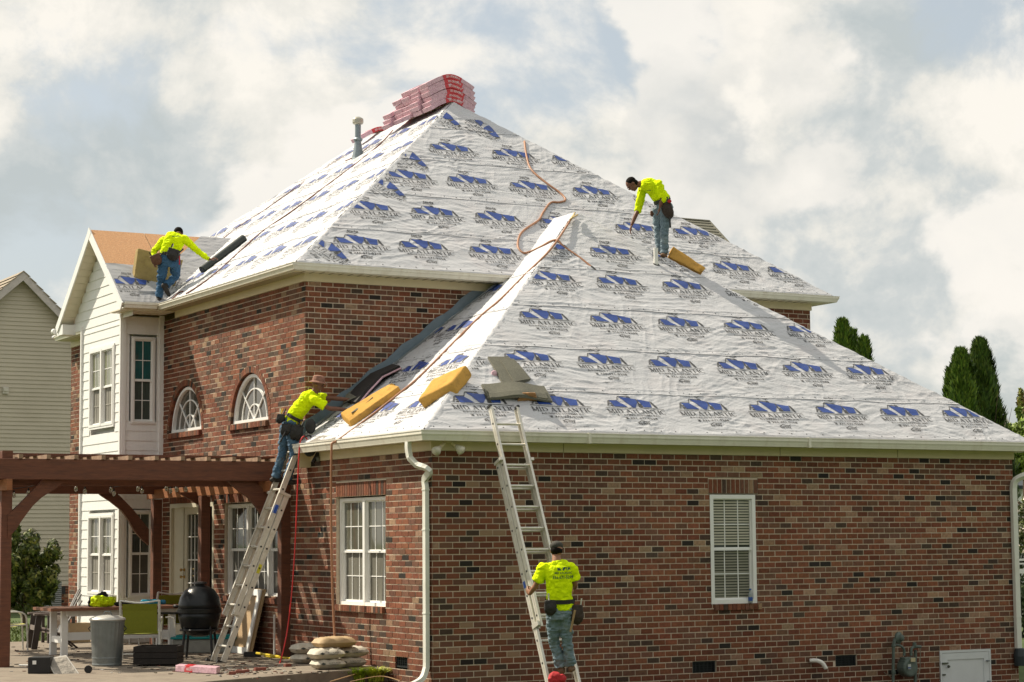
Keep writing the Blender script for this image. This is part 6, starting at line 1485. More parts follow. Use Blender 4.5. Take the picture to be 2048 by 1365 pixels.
# dark shingle bundle on the side slope beside the foam
P = [onface(FWL, x, y, .02) for x, y in ((700, 812), (760, 768), (808, 739), (797, 736), (748, 757), (690, 806))]
P2 = [onface(FWL, x, y, .02) for x, y in ((735, 806), (806, 741))]
m = MB(); lo = [onface(FWL, x, y, .015) for x, y in ((716, 812), (742, 790), (772, 764), (806, 742))]; hi = [onface(FWL, x, y, .015) for x, y in ((694, 806), (718, 786), (750, 761), (790, 738))]
vs = []
for a, b, l in zip(lo, hi, (0, .05, .07, .03)): vs += [a+FWL.N*l, a+FWL.N*(l+.07), b+FWL.N*(l+.06), b+FWL.N*l]
m.add(vs, [(4*i+j, 4*i+(j+1) % 4, 4*i+4+(j+1) % 4, 4*i+4+j) for i in range(3) for j in range(4)]+[(0, 1, 2, 3), (15, 14, 13, 12)]); dk = m.build('opened_bundle', mat('bundle_black', (.018, .016, .016), .8, .3, 20)); tag(dk, 'opened dark shingle bundle with pink edge lying on the side slope', 'shingle bundle')
m = MB(); m.tube([p+FWL.N*l+FWL.N*.0 for p, l in zip(lo, (.01, .06, .09, .05))], .016, 6); m.build('pink_edge', PINK, dk)
m = MB(); q = [onface(FWL, x, y, .03) for x, y in ((690, 815), (722, 800), (770, 757), (748, 755), (700, 790))]; m.add([p+FWL.N*.07 for p in q], [(0, 1, 2, 3, 4)]); m.build('loose_shingle', GREYSH, dk)
strip_p = [onface(FWL, x, y, .02) for x, y in ((612, 889), (666, 884), (676, 872), (640, 874))]; m = MB(); m.add([p+FWL.N*.012 for p in strip_p]+strip_p, [(0, 1, 2, 3), (4, 5, 1, 0), (5, 6, 2, 1)]); tag(m.build('starter_shingle', mat('tan_grey_shingle', (.22, .20, .17), .9, .2, 60)), 'single grey starter shingle along the side gutter', 'shingle')
# plumbing vent on the front slope
c = onface(FWR, 1312, 533, .0); pv = thing('plumbing_vent', 'short white plastic vent pipe beside the boots of the bending man', 'vent pipe', c); tpz = at(1311, 496, D=(c-CAM).dot(FWD)).z
part('pipe', PVC, pv, lambda m: m.lathe(V((c.x, c.y, c.z-.05)), [(.038, 0), (.038, tpz-c.z+.05), (.030, tpz-c.z+.05), (.030, tpz-c.z)], 16), smooth=False); part('pipe_opening', BLACK, pv, lambda m: m.lathe(V((c.x, c.y, tpz-.01)), [(.028, 0), (.028, .004)], 12))
part('flange', BLACK, pv, lambda m: m.lathe(c+FWR.N*.006, [(.09, 0), (.055, .03), (.045, .035)], 14, FWR.N))
# metal flue
c = onface(FML, 716, 316, .0); fl_ = thing('metal_flue', 'galvanised flue pipe with round cap on the skyline', 'flue', c); H = at(718, 234, D=(c-CAM).dot(FWD)).z-c.z; b0 = V((c.x, c.y, c.z-.1)); kf = 1/pxsize(c)
FLU = mat('flue_metal', (.22, .26, .28), .45, .15, 9, metal=.5)
part('cone_flashing', FLU, fl_, lambda m: m.lathe(b0, [(15*kf, 0), (12*kf, .10), (7.5*kf, .34), (6.6*kf, .42)], 20)); part('pipe', FLU, fl_, lambda m: m.lathe(b0, [(6*kf, .3), (6*kf, H+.02)], 20))
part('storm_collar', FLU, fl_, lambda m: m.lathe(b0, [(8.5*kf, .42), (9.5*kf, .45), (7*kf, .48)], 20)); part('cap', mat('cap_tan', (.42, .40, .33), .4, metal=.4), fl_, lambda m: m.lathe(b0, [(6*kf, H-.04), (10*kf, H-.02), (11*kf, H+.0), (11*kf, H+.06), (10*kf, H+.08), (5*kf, H+.11)], 24))
# shingle bundles astride the ridge
slL = (AP.z-CL.z)/(AP.x-CL.x); TH = .088; ORD = ['lowest', 'second', 'third', 'fourth', 'fifth', 'topmost']
def ridge_bundle(y, lay, shift, label, red=True, halfL=.50):
    r0 = .10+lay*TH; top = AP.z+.0; pts = []
    n = 13
    for i in range(n):
        s_ = -halfL+2*halfL*i/(n-1)+shift; q = abs(s_); x = s_*.86
        zc_ = -slL*(math.sqrt(x*x+.035)-.187)*.92
        pts.append(V((AP.x+x*(1+lay*.015), y, top+.03+lay*TH+zc_+.01)))
    j = random.uniform(-.015, .015); pts = [p+V((j, 0, 0)) for p in pts]
    bundle('shingle_bundle', label, pts, TH-.008, V((0, -1, 0)), .325, red=(.36, .72) if red else None, text='OAKRIDGE' if red else None, off=1, group='pink wrapped shingle bundles stacked on the ridge')
PN = ['front', 'second', 'third', 'fourth', 'fifth']
for p_i, (nl, dy) in enumerate(((6, 0), (6, .37), (6, .73), (5, 1.08), (3, 1.45))):
    for k in range(nl):
        nm = ORD[k] if k < nl-1 else 'topmost'
        ridge_bundle(AP.y+.20+dy+random.uniform(-.012, .012), k, random.uniform(-.05, .05)-.02*p_i, '%s shingle bundle of the %s pile from the near end of the ridge' % (nm, PN[p_i]), red=True)
ridge_bundle(at(772, 262, X=AP.x).y+.3, 0, -.1, 'single red and pink bundle lying apart beyond the ridge stack')

# ---------------------------------------------------------------- extension ladders
def ladder(name, label, foot, top, side, w, k_base_top, k_fly_bot, out, stickers=()):
    """foot/top: left rail ends; side: unit vector to the right rail; out: unit normal to the rung plane, towards the climber"""
    L_ = (top-foot).length; d = (top-foot).normalized(); ld = thing(name, label, 'ladder', foot); out = out-d*out.dot(d); out.normalize()
    def rail(p, q, inn, nm):
        web, fl = .082, .032
        def fn(m):
            c = (p+q)/2; l = (q-p).length
            m.box(c, .004, web, l, side, out, d)
            for sg in (-1, 1): m.box(c+out*sg*(web/2-.002)+side*inn*(fl/2), fl, .004, l, side, out, d)
            m.box(c+side*(-inn)*.003, .006, .014, l, side, out, d)
        return part(nm, ALU, ld, fn)
    o1 = out*-.045; o2 = out*.045
    for inn, s_ in ((1, 0), (-1, w)): rail(foot+side*s_+o1, foot+d*(L_*k_base_top)+side*s_+o1, inn, 'base_rail')
    for inn, s_ in ((1, .022), (-1, w-.022)): rail(foot+d*(L_*k_fly_bot)+side*s_+o2, top+side*s_+o2, inn, 'fly_rail')
    z = .26
    while z < L_-.1:
        if z < L_*k_base_top: part('rung', ALU, ld, lambda m: m.tube([foot+d*z+o1+side*.002, foot+d*z+o1+side*(w-.002)], .017, 8))
        if z > L_*k_fly_bot+.1: part('rung', ALU, ld, lambda m: m.tube([foot+d*(z)+o2+side*.025, foot+d*z+o2+side*(w-.025)], .017, 8))
        z += .305
    def holes(m):
        z = .26
        while z < L_-.1:
            for s_, sg in ((-.004, -1), (w+.004, 1)):
                if z < L_*k_base_top: m.lathe(foot+d*z+o1+side*s_, [(.015, 0), (.015, .003)], 8, side*sg)
                if z > L_*k_fly_bot+.1: m.lathe(foot+d*z+o2+side*(s_+.022*(1 if s_ < 0 else -1)), [(.015, 0), (.015, .003)], 8, side*sg)
            z += .305
    m = MB(); holes(m); m.build('rung_sockets', BLACK, ld, kind='stuff')
    for s_ in (0, w):
        part('foot', BLACK, ld, lambda m: m.box(foot+side*s_+d*.0, .05, .12, .05, side, out, d)); part('end_cap', BLACK, ld, lambda m: m.box(top+side*(s_+(.022 if s_ == 0 else -.022))+o2+d*.01, .036, .088, .03, side, out, d))
        part('rung_lock', ALU, ld, lambda m: m.box(foot+d*(L_*k_fly_bot+.05)+side*s_, .03, .16, .06, side, out, d)); part('guide_bracket', ALU, ld, lambda m: m.box(foot+d*(L_*k_base_top-.02)+side*s_, .045, .19, .04, side, out, d))
    for (k, s_, mt_, ln, sg) in stickers:
        part('sticker', mt_, ld, lambda m: m.box(foot+d*L_*k+side*(s_+sg*.0065)+(o1 if k < .5 else o2)*1.0, .001, .05, ln, side, out, d))
    return ld
YS = mat('sticker_yellow', (.60, .55, .03), .5); BS = mat('sticker_blue', (.02, .09, .45), .4)
lt = at(973, 818, X=.701); lb = at(1092, 1340, X=.701); dd_ = (lt-lb).normalized(); lb = lt-dd_*((lt.z+3.80)/dd_.z)
LT2 = (lb, lt, XL, .47)
ladder('extension_ladder', 'long aluminium ladder leaning against the shaded wall and front gutter', lb, lt, XL, .47, .84, .34, -YB, ((.47, 0, BS, .09, -1), (.2, .47, YS, .12, 1)))
nt = at(610, 882, Y=3.98); nb_ = at(437, 1335, Y=3.98); nb_ = V((nb_.x, 3.98, GZ)) if False else nb_; dd_ = (nt-nb_).normalized(); nb_ = nt-dd_*((nt.z-GZ)/dd_.z)
LT1 = (nb_, nt, YB, .44)
ladder('extension_ladder', 'aluminium extension ladder standing on the patio under the man in the camouflage hat', nb_, nt, YB, .44, .76, .20, -XL, ((.42, 0, YS, .14, -1), (.68, 0, BS, .13, -1)))
# ---------------------------------------------------------------- people
from mathutils.bvhtree import BVHTree
SKIN = mat('skin_tan', (.30, .145, .085), .5, .10, 12, spec=.35); SKIN2 = mat('skin_brown', (.17, .075, .045), .5, .10, 12, spec=.35)
HAIR = mat('black_hair', (.008, .006, .005), .85, .3, 40, .3, 90, spec=.1)
NEONL = mat('neon_shirt', (.72, .92, .004), .85, .12, 7, .8, 26, spec=.08, dist=.02, dirt=(.50, .66, .01), dirt_scale=5, dirt_amt=.6)
JEAN = mat('blue_jeans', (.055, .12, .20), .85, .25, 14, .4, 60, dirt=(.14, .20, .25), dirt_scale=5, dirt_amt=.8); JEANP = mat('faded_jeans', (.15, .21, .25), .85, .22, 12, .4, 60, dirt=(.30, .34, .34), dirt_scale=5, dirt_amt=.6)
BOOT = mat('dark_boot', (.020, .016, .013), .7, .3, 20); BOOTB = mat('brown_boot', (.15, .08, .04), .7, .3, 20)
BELT = mat('tool_belt', (.014, .012, .011), .6, .25, 20); POUCH = mat('leather_pouch', (.10, .040, .018), .7, .3, 16, .4, 40); DPOUCH = mat('dark_pouch', (.035, .020, .013), .7, .3, 16, .4, 40)
def tubev(m, pts, rad, n=14, flat=1.0, up=None, sub=4):
    P = smooth_path(pts, sub); R_ = []
    for i in range(len(pts)-1):
        for k in range(sub): t = k/sub; t = t*t*(3-2*t); R_.append(rad[i]*(1-t)+rad[i+1]*t)
    R_.append(rad[-1]); m.tube(P, R_, n, flat=flat, up=up)
def torso(m, ctr, side, rs, grow=0, sub=4):
    """loft along ctr; rs: (half width, half depth)"""
    P = smooth_path(ctr, sub); n = 20; vs = []; fs = []; K = len(P)
    for i, p in enumerate(P):
        k, f = min(i//sub, len(rs)-2), (i-min(i//sub, len(rs)-2)*sub)/sub; f = f*f*(3-2*f); rw = rs[k][0]*(1-f)+rs[k+1][0]*f+grow; rd = rs[k][1]*(1-f)+rs[k+1][1]*f+grow
        d = (P[min(i+1, K-1)]-P[max(i-1, 0)]).normalized(); s_ = (side-d*side.dot(d)).normalized(); fw = d.cross(s_)
        for j in range(n):
            a = 2*math.pi*j/n; ca, sa = math.cos(a), math.sin(a); q = 1/max(1e-6, (abs(ca)**2.5+abs(sa)**2.5)**.4)
            vs.append(p+s_*(rw*ca*q)+fw*(rd*sa*q))
    for i in range(K-1):
        for j in range(n): j2 = (j+1) % n; fs.append((i*n+j, i*n+j2, (i+1)*n+j2, (i+1)*n+j))
    fs += [tuple(range(n-1, -1, -1)), tuple((K-1)*n+j for j in range(n))]; m.add(vs, fs)
def hand(m, wrist, dirv, palm_n, curl=.5, k=1.0, thumb=1):
    """palm with four bent fingers and a thumb; palm_n points out of the palm"""
    d = dirv.normalized(); n = (palm_n-d*palm_n.dot(d)).normalized(); s_ = d.cross(n)
    c = wrist+d*.045*k; m.ell(c, .040*k, .017*k, .055*k, s_, n, d, 12)
    for i, (off, L_) in enumerate(((-.030, .070), (-.010, .080), (.010, .075), (.029, .060))):
        p = wrist+d*.085*k+s_*off*k; pts = [p-d*.02*k]; a = 0; q = p
        for j, l in enumerate((.42, .32, .26)):
            a += curl*(.9 if j else .6); dd = d*math.cos(a)+n*math.sin(a); q = q+dd*L_*l*k; pts.append(q)
        m.tube([p]+pts[1:] if False else pts, [.0105*k, .0100*k, .0090*k, .0080*k], 8)
    p = wrist+d*.025*k-s_*thumb*.030*k; t1 = p+(d*.5-s_*thumb*.8+n*.3).normalized()*.035*k; t2 = t1+(d*.8-s_*thumb*.2+n*.6*max(curl, .3)).normalized()*.032*k; m.tube([wrist+d*.02*k-s_*thumb*.015*k, p, t1, t2], [.014*k, .013*k, .011*k, .009*k], 8)
def head(m, c, up, face, k=1.0):
    s_ = face.cross(up).normalized(); up = s_.cross(face).normalized()
    m.ell(c+up*.018*k-face*.008*k, .074*k, .094*k, .098*k, s_, face, up, 18); m.ell(c-up*.045*k+face*.018*k, .058*k, .068*k, .066*k, s_, face, up, 14)
    m.ell(c-up*.088*k+face*.052*k, .026*k, .022*k, .022*k, s_, face, up, 10)      # chin
    m.ell(c-up*.012*k+face*.094*k, .013*k, .020*k, .024*k, s_, face, (up+face*.35).normalized(), 10)   # nose
    m.ell(c+up*.028*k+face*.080*k, .046*k, .012*k, .010*k, s_, face, up, 10)     # brow
    m.ell(c-up*.056*k+face*.082*k, .024*k, .010*k, .009*k, s_, face, up, 8)      # lips
    for sg in (-1, 1): m.ell(c+s_*sg*.076*k-up*.006*k-face*.006*k, .010*k, .018*k, .030*k, s_, face, up, 10); m.ell(c+s_*sg*.034*k-up*.018*k+face*.064*k, .020*k, .018*k, .018*k, s_, face, up, 8)
def person(label, J, shirt_long, jeans, skin, boot, face, headup, side, k=1.0, hat=None, seated=0, shirt_extra=None, curl=(.7, .7), palm=(None, None), hdir=(None, None), hips_w=.165, group='roofers in yellow green shirts'):
    """J: pelvis waist chest neck head; sL eL wL; sR eR wR; hL kL aL; hR kR aR; tL tR (toe directions)"""
    root = thing('person', label, 'person', (J['aL']+J['aR'])/2, group); sd = side.normalized()
    b = MB(); torso(b, [J['pelvis']-ZP*.0, J['waist'], J['chest'], J['neck']], sd, [(.135*k, .09*k), (.12*k, .085*k), (.150*k, .095*k), (.055*k, .055*k)])
    nk = J['neck'].lerp(J['head'], .15); b.tube([J['neck']-(J['head']-J['neck'])*.2, J['neck'].lerp(J['head'], .5), J['head']-headup*.02*k], [.062*k, .052*k, .050*k], 12); head(b, J['head'], headup, face, k)
    for q in 'LR':
        s_, e, w_ = J['s'+q], J['e'+q], J['w'+q]; tubev(b, [s_, s_.lerp(e, .4), e, e.lerp(w_, .35), w_], [.046*k, .043*k, .036*k, .037*k, .025*k])
        i = 0 if q == 'L' else 1; hd = hdir[i] or (w_-e).normalized(); pn = palm[i] or -ZP; hand(b, w_, hd, pn, curl[i], k*1.02, 1 if q == 'L' else -1)
        tubev(b, [J['h'+q], J['h'+q].lerp(J['k'+q], .5), J['k'+q], J['k'+q].lerp(J['a'+q], .4), J['a'+q]], [.072*k, .068*k, .048*k, .048*k, .034*k])
    b.ell(J['pelvis'], .14*k, .095*k, .09*k, sd, sd.cross(ZP), ZP)
    body = remesh(b, 'body', skin, .0075, root, 3)
    # eyes
    s2 = face.cross(headup).normalized(); u2 = s2.cross(face).normalized(); em = MB()
    for sg in (-1, 1): em.ell(J['head']+s2*sg*.031*k+u2*.004*k+face*.082*k, .011*k, .006*k, .006*k, s2, face, u2, 8)
    em.build('eye', mat('dark_eye', (.02, .012, .01), .3), body); em = MB()
    for sg in (-1, 1): em.ell(J['head']+s2*sg*.031*k+u2*.026*k+face*.086*k, .020*k, .006*k, .0045*k, s2, face, u2, 8)
    em.build('eyebrow', HAIR, body)
    # shirt
    m = MB(); hem = J.get('hem') or J['pelvis'].lerp(J['waist'], -.05); torso(m, [hem, J['waist'], J['chest'], J['chest'].lerp(J['neck'], .75), J['neck']], sd, [(.168*k, .122*k), (.158*k, .118*k), (.180*k, .124*k), (.125*k, .085*k), (.062*k, .06*k)])
    for q in 'LR':
        s_, e, w_ = J['s'+q], J['e'+q], J['w'+q]
        inn = s_.lerp(J['chest'], .35)
        if shirt_long > .9: tubev(m, [inn, s_, s_.lerp(e, .5), e, e.lerp(w_, .45), w_.lerp(e, .06)], [.075*k, .069*k, .062*k, .052*k, .048*k, .036*k])
        elif shirt_long > .5: tubev(m, [inn, s_, s_.lerp(e, .5), e, e.lerp(w_, .12)], [.075*k, .070*k, .066*k, .058*k, .058*k])
        else: tubev(m, [inn, s_, s_.lerp(e, .38), s_.lerp(e, .72)], [.075*k, .072*k, .074*k, .080*k])
    shirt = remesh(m, 'shirt', NEONL, .0105, root, 2, .027, 10, stretch=(1, 1, 1.7))
    # trousers
    m = MB(); torso(m, [J['pelvis'].lerp(J['waist'], .55), J['pelvis'].lerp(J['waist'], .2), J['pelvis']-(J['waist']-J['pelvis']).normalized()*.10*k], sd, [(.150*k, .112*k), (.165*k, .118*k), (.16*k, .11*k)])
    for q in 'LR': tubev(m, [J['h'+q]+(J['waist']-J['pelvis'])*.3, J['h'+q], J['h'+q].lerp(J['k'+q], .5), J['k'+q], J['k'+q].lerp(J['a'+q], .45), J['a'+q].lerp(J['k'+q], -.02)], [.090*k, .096*k, .086*k, .068*k, .066*k, .068*k])
    remesh(m, 'jeans', jeans, .0105, root, 2, .034, 11, stretch=(1, 1, 2.2))
    for q in 'LR':
        a, t = J['a'+q], J['t'+q].normalized(); m = MB(); dn = (a-J['k'+q]).normalized(); m.tube([a-dn*.08*k, a+dn*.03*k], [.046*k, .048*k], 12)
        sole = a+dn*.07*k; m.ell(sole+t*.075*k-dn*.012*k, .048*k, .125*k, .042*k, t.cross(ZP).normalized(), t, t.cross(ZP).normalized().cross(t), 14); m.ell(sole-t*.02*k-dn*.01*k, .042*k, .06*k, .045*k, t.cross(ZP).normalized(), t, t.cross(ZP).normalized().cross(t), 12)
        remesh(m, 'boot', boot, .009, root, 3)
    # belt
    m = MB(); bc = J['pelvis'].lerp(J['waist'], .62 if not J.get('belt') else J['belt']); ax = (J['waist']-J['pelvis']).normalized(); s3 = (sd-ax*sd.dot(ax)).normalized(); f3 = ax.cross(s3)
    ring = [bc+s3*(.180*k*math.cos(a))+f3*(.136*k*math.sin(a)) for a in [2*math.pi*i/24 for i in range(25)]]
    vs = [p+ax*.026*k for p in ring]+[p-ax*.026*k for p in ring]; m.add(vs, [(i, i+1, 26+i, 25+i) for i in range(24)]); vs2 = [p+(p-bc).normalized()*.006 for p in vs]; m.add(vs2, [(i, i+1, 26+i, 25+i) for i in range(24)]); m.build('belt', BELT, root)
    return root, body, shirt, bc, s3, f3, ax
def pouch(root, c, w, h, d, X, Y, Z, mt, tools=2):
    m = MB(); m.ell(c, w/2, d/2, h/2, X, Y, Z, 14); m.box(c+Z*h*.12, w*.85, d*.75, h*.7, X, Y, Z); m.box(c+Z*h*.2+Y*d*.3, w*.5, d*.6, h*.4, X, Y, Z); o = remesh(m, 'tool_pouch', mt, .009, root, 2, .008, 25)
    for i in range(tools):
        p = c+Z*h*.40+X*(random.uniform(-.3, .3)*w)+Y*random.uniform(-.1, .2)*d; q = MB(); q.tube([p, p+(Z+X*random.uniform(-.3, .3)).normalized()*.10], .010, 6); q.build('tool_handle', [BLACK, ALU, mat('tool_yellow', (.55, .35, .03), .5)][i % 3], o)
def project_print(shirt, polys, C, X, Y, Nn, mt, parent, name='shirt_print', lift=.004):
    me = shirt.data; bv = BVHTree.FromPolygons([v.co for v in me.vertices], [tuple(p.vertices) for p in me.polygons]); m = MB()
    for P in polys:
        Q = []
        for a, b_ in P:
            o = C+X*a+Y*b_+Nn*.4; r_ = bv.ray_cast(o, -Nn, 1.0)
            if r_[0] is None: break
            Q.append(r_[0]+Nn*lift)
        else: m.add(Q, [tuple(range(len(Q)))])
    if m.v: m.build(name, mt, parent)
def textpolys(txt, w, h, x0, y0):
    vs, fs = font_geo(txt, w, h, x0, y0); return [[tuple(vs[i]) for i in f] for f in fs]
def mountain(cx, cy, w):
    k = w/.9; return [[(cx+(a)*k, cy+b_*k*.9) for a, b_ in zc(p)] for p in ([(612, 543), (688, 548), (800, 608), (668, 603)], [(702, 510), (868, 533), (892, 560), (880, 613), (850, 612)], [(880, 536), (1015, 560), (1036, 616), (962, 614), (930, 580)], [(1013, 555), (1030, 560), (1100, 622), (1040, 600)])]
SPRINT = mat('shirt_ink', (.02, .07, .05), .7)
def JP(D0): return lambda x, y, d=0.0: at(x, y, D=D0+d)
# --- man on the right ladder, seen from behind
Dl = (LT2[0].lerp(LT2[1], .2)+XL*.23-CAM).dot(FWD); j = JP(Dl-.22)
J = dict(pelvis=j(1119, 1222, 0), waist=j(1119, 1190, 0), chest=j(1117, 1142, .02), neck=j(1113, 1121, .04), head=j(1113, 1101, .10), hem=j(1119, 1219, 0),
         sL=j(1086, 1137, .02), eL=j(1071, 1172, .05), wL=j(1059, 1189, .16), sR=j(1144, 1136, .02), eR=j(1150, 1168, .06), wR=j(1149, 1178, .28),
         hL=j(1107, 1232, .0), kL=j(1108, 1283, .10), aL=j(1121, 1333, .14), hR=j(1131, 1232, .0), kR=j(1134, 1282, .06), aR=j(1141, 1330, .12), tL=(FH+RH*-.2), tR=(FH+RH*.15))
r_, body, shirt, bc, s3, f3, ax = person('man in dark cap climbing the right ladder, his back to the camera', J, .3, JEANP, SKIN, BOOTB, (FH*.9+RH*-.25+ZP*.25).normalized(), (ZP-FH*.2).normalized(), RH, k=.98, palm=((RH*1+FH*.3), (-RH)), hdir=((RH*-.35+ZP*.55+FH*.6).normalized(), None), curl=(.9, .6))
m = MB(); hc = J['head']; uu = (ZP-FH*.15).normalized(); m.ell(hc+uu*.055, .086, .098, .066, RH, FH, uu, 18); m.ell(hc+uu*.03+FH*.11, .07, .075, .012, RH, FH, uu, 14); remesh(m, 'cap', mat('grey_cap', (.045, .042, .034), .9, .15, 10), .007, r_, 2)
m = MB(); m.ell(hc-FH*.02+uu*.0, .080, .092, .070, RH, FH, uu, 16); remesh(m, 'hair', HAIR, .008, r_, 2)
bN = (-FWD).normalized(); cB = j(1127, 1150, -.1)
project_print(shirt, mountain(.0, .05, .20), cB, RH, ZP, bN, SPRINT, shirt); project_print(shirt, textpolys('MID ATLANTIC', .22, .026, -.11, .008), cB, RH, ZP, bN, SPRINT, shirt); project_print(shirt, textpolys('336-671-5208', .26, .042, -.135, -.052), cB, RH, ZP, bN, SPRINT, shirt)
pouch(r_, j(1101, 1216, -.10), .17, .20, .12, RH, FH, ZP, BELT, 3); pouch(r_, j(1154, 1230, -.02), .17, .26, .14, RH, FH, ZP, DPOUCH, 2)
m = MB(); m.tube([j(1150, 1221, -.14), j(1141, 1264, -.12)], .014, 7); m.build('hammer_handle', mat('hickory', (.35, .22, .11), .6), r_)
c = at(1110, 1358, D=Dl-.30); m = MB(); m.ell(c, .10, .08, .09, n=12); m.ell(c+RH*.09, .06, .06, .06, n=10); tag(remesh(m, 'red_cloth', mat('red_cloth', (.45, .02, .025), .8), .01, noise_amp=.02, noise_scale=14), 'red cloth tied low on the right ladder under the boots', 'cloth')
# --- man on the left ladder in a camouflage hat
Dl = (LT1[0].lerp(LT1[1], .85)+YB*.22-CAM).dot(FWD); j = JP(Dl-.02)
J = dict(pelvis=j(581, 850), waist=j(594, 826), chest=j(616, 799), neck=j(629, 785), head=j(636, 769, 0), hem=j(583, 845),
         sL=j(621, 795, .19), eL=j(664, 797, .22), wL=j(699, 800, .20), sR=j(628, 801, -.17), eR=j(658, 817, -.16), wR=j(693, 820, -.10),
         hL=j(572, 858, .07), kL=j(565, 908, .10), aL=j(551, 953, .12), hR=j(585, 860, -.06), kR=j(588, 912, -.04), aR=j(575, 958, -.06), tL=(RH*1+FH*.25), tR=(RH*1+FH*.25))
r_, body, shirt, bc, s3, f3, ax = person('man in a camouflage hat reaching from the left ladder to the side roof', J, .3, JEAN, SKIN2, BOOT, (RH*.93-ZP*.36).normalized(), (ZP*.9+RH*.35).normalized(), FH, k=.95, hdir=((RH*.8-ZP*.5).normalized(), (RH*.9+ZP*.15).normalized()), palm=(-ZP, -ZP))
hc = J['head']; uu = (ZP*.95+RH*.15).normalized(); ff = (RH*.95-ZP*.2).normalized(); CAMO = mat('camo_fabric', (.26, .13, .09), .9, .35, 30, dirt=(.10, .05, .035), dirt_scale=22, dirt_amt=.9)
m = MB(); m.lathe(hc+uu*.035, [(.098, 0), (.097, .03), (.088, .085), (.05, .10), (.01, .103)], 18, uu); remesh(m, 'hat_crown', CAMO, .008, r_, 3); m = MB(); m.lathe(hc+uu*.028-RH*.0, [(.095, .01), (.155, -.018), (.157, -.014), (.095, .018)], 22, uu); m.build('hat_brim', CAMO, r_, smooth=True)
project_print(shirt, textpolys('MID ATLANTIC', .10, .02, -.05, 0)+mountain(0, .04, .10), j(600, 797, -.1), (RH*.75+ZP*.55).normalized(), (ZP*.75-RH*.55).normalized(), -FWD, SPRINT, shirt)
for (x, y, w, h, mt_) in ((561, 838, .13, .15, BELT), (572, 860, .17, .20, BELT), (590, 865, .16, .25, BELT), (598, 868, .12, .22, BELT)): pouch(r_, j(x, y, -.12), w, h, .13, RH, FH, (ZP*.95+RH*.2).normalized(), mt_, 3)
m = MB(); m.tube([j(572, 862, -.2), j(560, 885, -.2)], .013, 7); m.build('hammer_handle', BLACK, r_)
# --- man bending on the right of the front slope
F0 = onface(FWR, 1322, 512, .0); D0 = (F0-CAM).dot(FWD); j = JP(D0+.04)
J = dict(pelvis=j(1328, 412), waist=j(1322, 396), chest=j(1303, 373), neck=j(1282, 369), head=j(1264, 370, -.02), hem=j(1329, 404),
         sL=j(1286, 379, .10), eL=j(1276, 420, .08), wL=j(1263, 451, .0), sR=j(1318, 368, -.16), eR=j(1325, 398, -.20), wR=j(1320, 414, -.20),
         hL=j(1318, 418, .08), kL=j(1316, 462, .06), aL=j(1321, 502, .06), hR=j(1334, 420, -.05), kR=j(1329, 466, -.08), aR=j(1329, 506, -.04), tL=(-RH*1+FH*-.1), tR=(RH*-.3-FH*.9))
r_, body, shirt, bc, s3, f3, ax = person('dark haired man bending over the front slope beside the white vent pipe', J, .75, JEANP, SKIN2, BOOTB, (-RH*.55-ZP*.75-FH*.25).normalized(), (ZP*.55-RH*.80).normalized(), (FH*.9-RH*.15).normalized(), k=1.0, hdir=((-RH*.25-ZP*.95).normalized(), (-ZP*.95-RH*.2).normalized()), palm=(RH, -RH), curl=(.45, .35))
hc = J['head']; ff = (-RH*.55-ZP*.75-FH*.25).normalized(); uu = (ZP*.55-RH*.80).normalized(); ss = ff.cross(uu).normalized(); uu = ss.cross(ff).normalized()
m = MB(); m.ell(hc+uu*.040-ff*.030, .084, .094, .086, ss, ff, uu, 18); m.ell(hc-ff*.050-uu*.02, .078, .062, .07, ss, ff, uu, 14); remesh(m, 'hair', HAIR, .007, r_, 2, .006, 40)
project_print(shirt, mountain(0, 0, .07), j(1298, 382, -.2), RH, ZP, -FWD, SPRINT, shirt)
pouch(r_, j(1335, 421, -.16), .20, .30, .14, RH, FH, (ZP*.95-RH*.25).normalized(), DPOUCH, 2); pouch(r_, j(1306, 428, .12), .10, .10, .10, RH, FH, ZP, POUCH, 0); m = MB(); m.ell(j(1339, 403, -.22), .035, .012, .03, RH, FWD, UPV, 10); m.build('red_patch', mat('red_cloth', 0), r_)
m = MB(); m.tube([j(1339, 434, -.2), j(1341, 456, -.2)], .014, 6); m.build('hammer_handle', BLACK, r_)
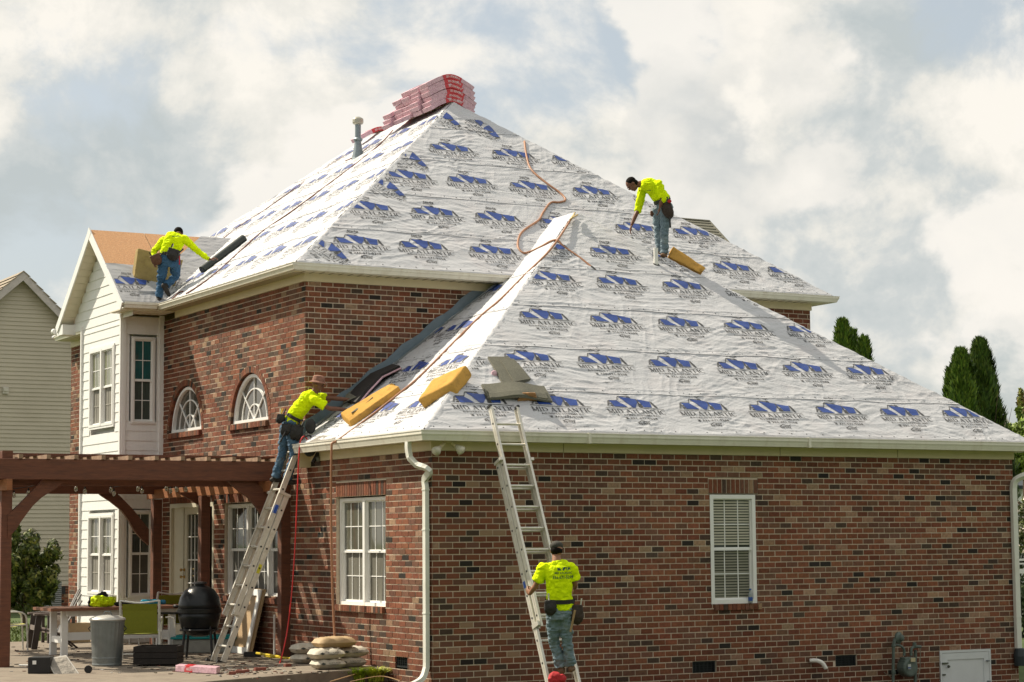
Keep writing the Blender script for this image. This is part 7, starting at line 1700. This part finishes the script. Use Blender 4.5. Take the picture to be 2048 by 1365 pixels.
# --- man on the left roof, seen from behind
F0 = onface(FG, 318, 603, .02); D0 = (F0-CAM).dot(FWD); j = JP(D0+.02)
J = dict(pelvis=j(338, 522), waist=j(341, 500), chest=j(350, 479, .05), neck=j(357, 470, .10), head=j(357, 468, .24), hem=j(338, 510),
         sL=j(327, 481, .06), eL=j(309, 502, .05), wL=j(308, 520, -.02), sR=j(371, 480, .0), eR=j(396, 503, -.04), wR=j(420, 520, -.10),
         hL=j(327, 527, 0), kL=j(322, 563, .06), aL=j(318, 594, .04), hR=j(350, 526, 0), kR=j(351, 553, .16), aR=j(333, 571, -.02), tL=(-RH*.4+FH*.9), tR=(RH*.45-ZP*.85+FH*.15))
r_, body, shirt, bc, s3, f3, ax = person('man in long sleeves seen from behind on the left roof, hand on the roll', J, 1.0, mat('deep_blue_jeans', (.030, .10, .20), .85, .25, 14, .4, 60, dirt=(.07, .15, .22), dirt_scale=5, dirt_amt=.6), SKIN2, BOOT, (FH*.95-ZP*.25).normalized(), (ZP*.8+FH*.5).normalized(), RH, k=1.0, hdir=(None, (RH*.85+UPV*.3).normalized()), palm=(RH, -ZP), curl=(.6, .8))
hc = J['head']; uu = (ZP*.8+FH*.5).normalized(); ff = (FH*.9-ZP*.45).normalized(); m = MB(); m.ell(hc+uu*.03-ff*.02, .082, .098, .090, RH, ff, uu, 18); remesh(m, 'hair', HAIR, .007, r_, 2, .006, 40)
project_print(shirt, textpolys('MID ATLANTIC', .14, .02, -.07, 0), j(352, 474, -.1), RH, ZP, -FWD, SPRINT, shirt)
pouch(r_, j(313, 520, -.10), .20, .20, .12, (RH*.9+ZP*.4).normalized(), FH, (ZP*.9-RH*.4).normalized(), POUCH, 1); pouch(r_, j(346, 510, -.12), .24, .22, .13, (RH*.95-ZP*.3).normalized(), FH, (ZP*.95+RH*.3).normalized(), BELT, 2)
m = MB(); m.tube([j(356, 508, -.16), j(367, 498, -.16)], .014, 6); m.build('hammer_handle', BLACK, r_); m = MB(); m.tube([j(359, 512, -.12), j(359, 530, -.12)], .012, 6); m.build('red_tool', mat('red_cloth', 0), r_)
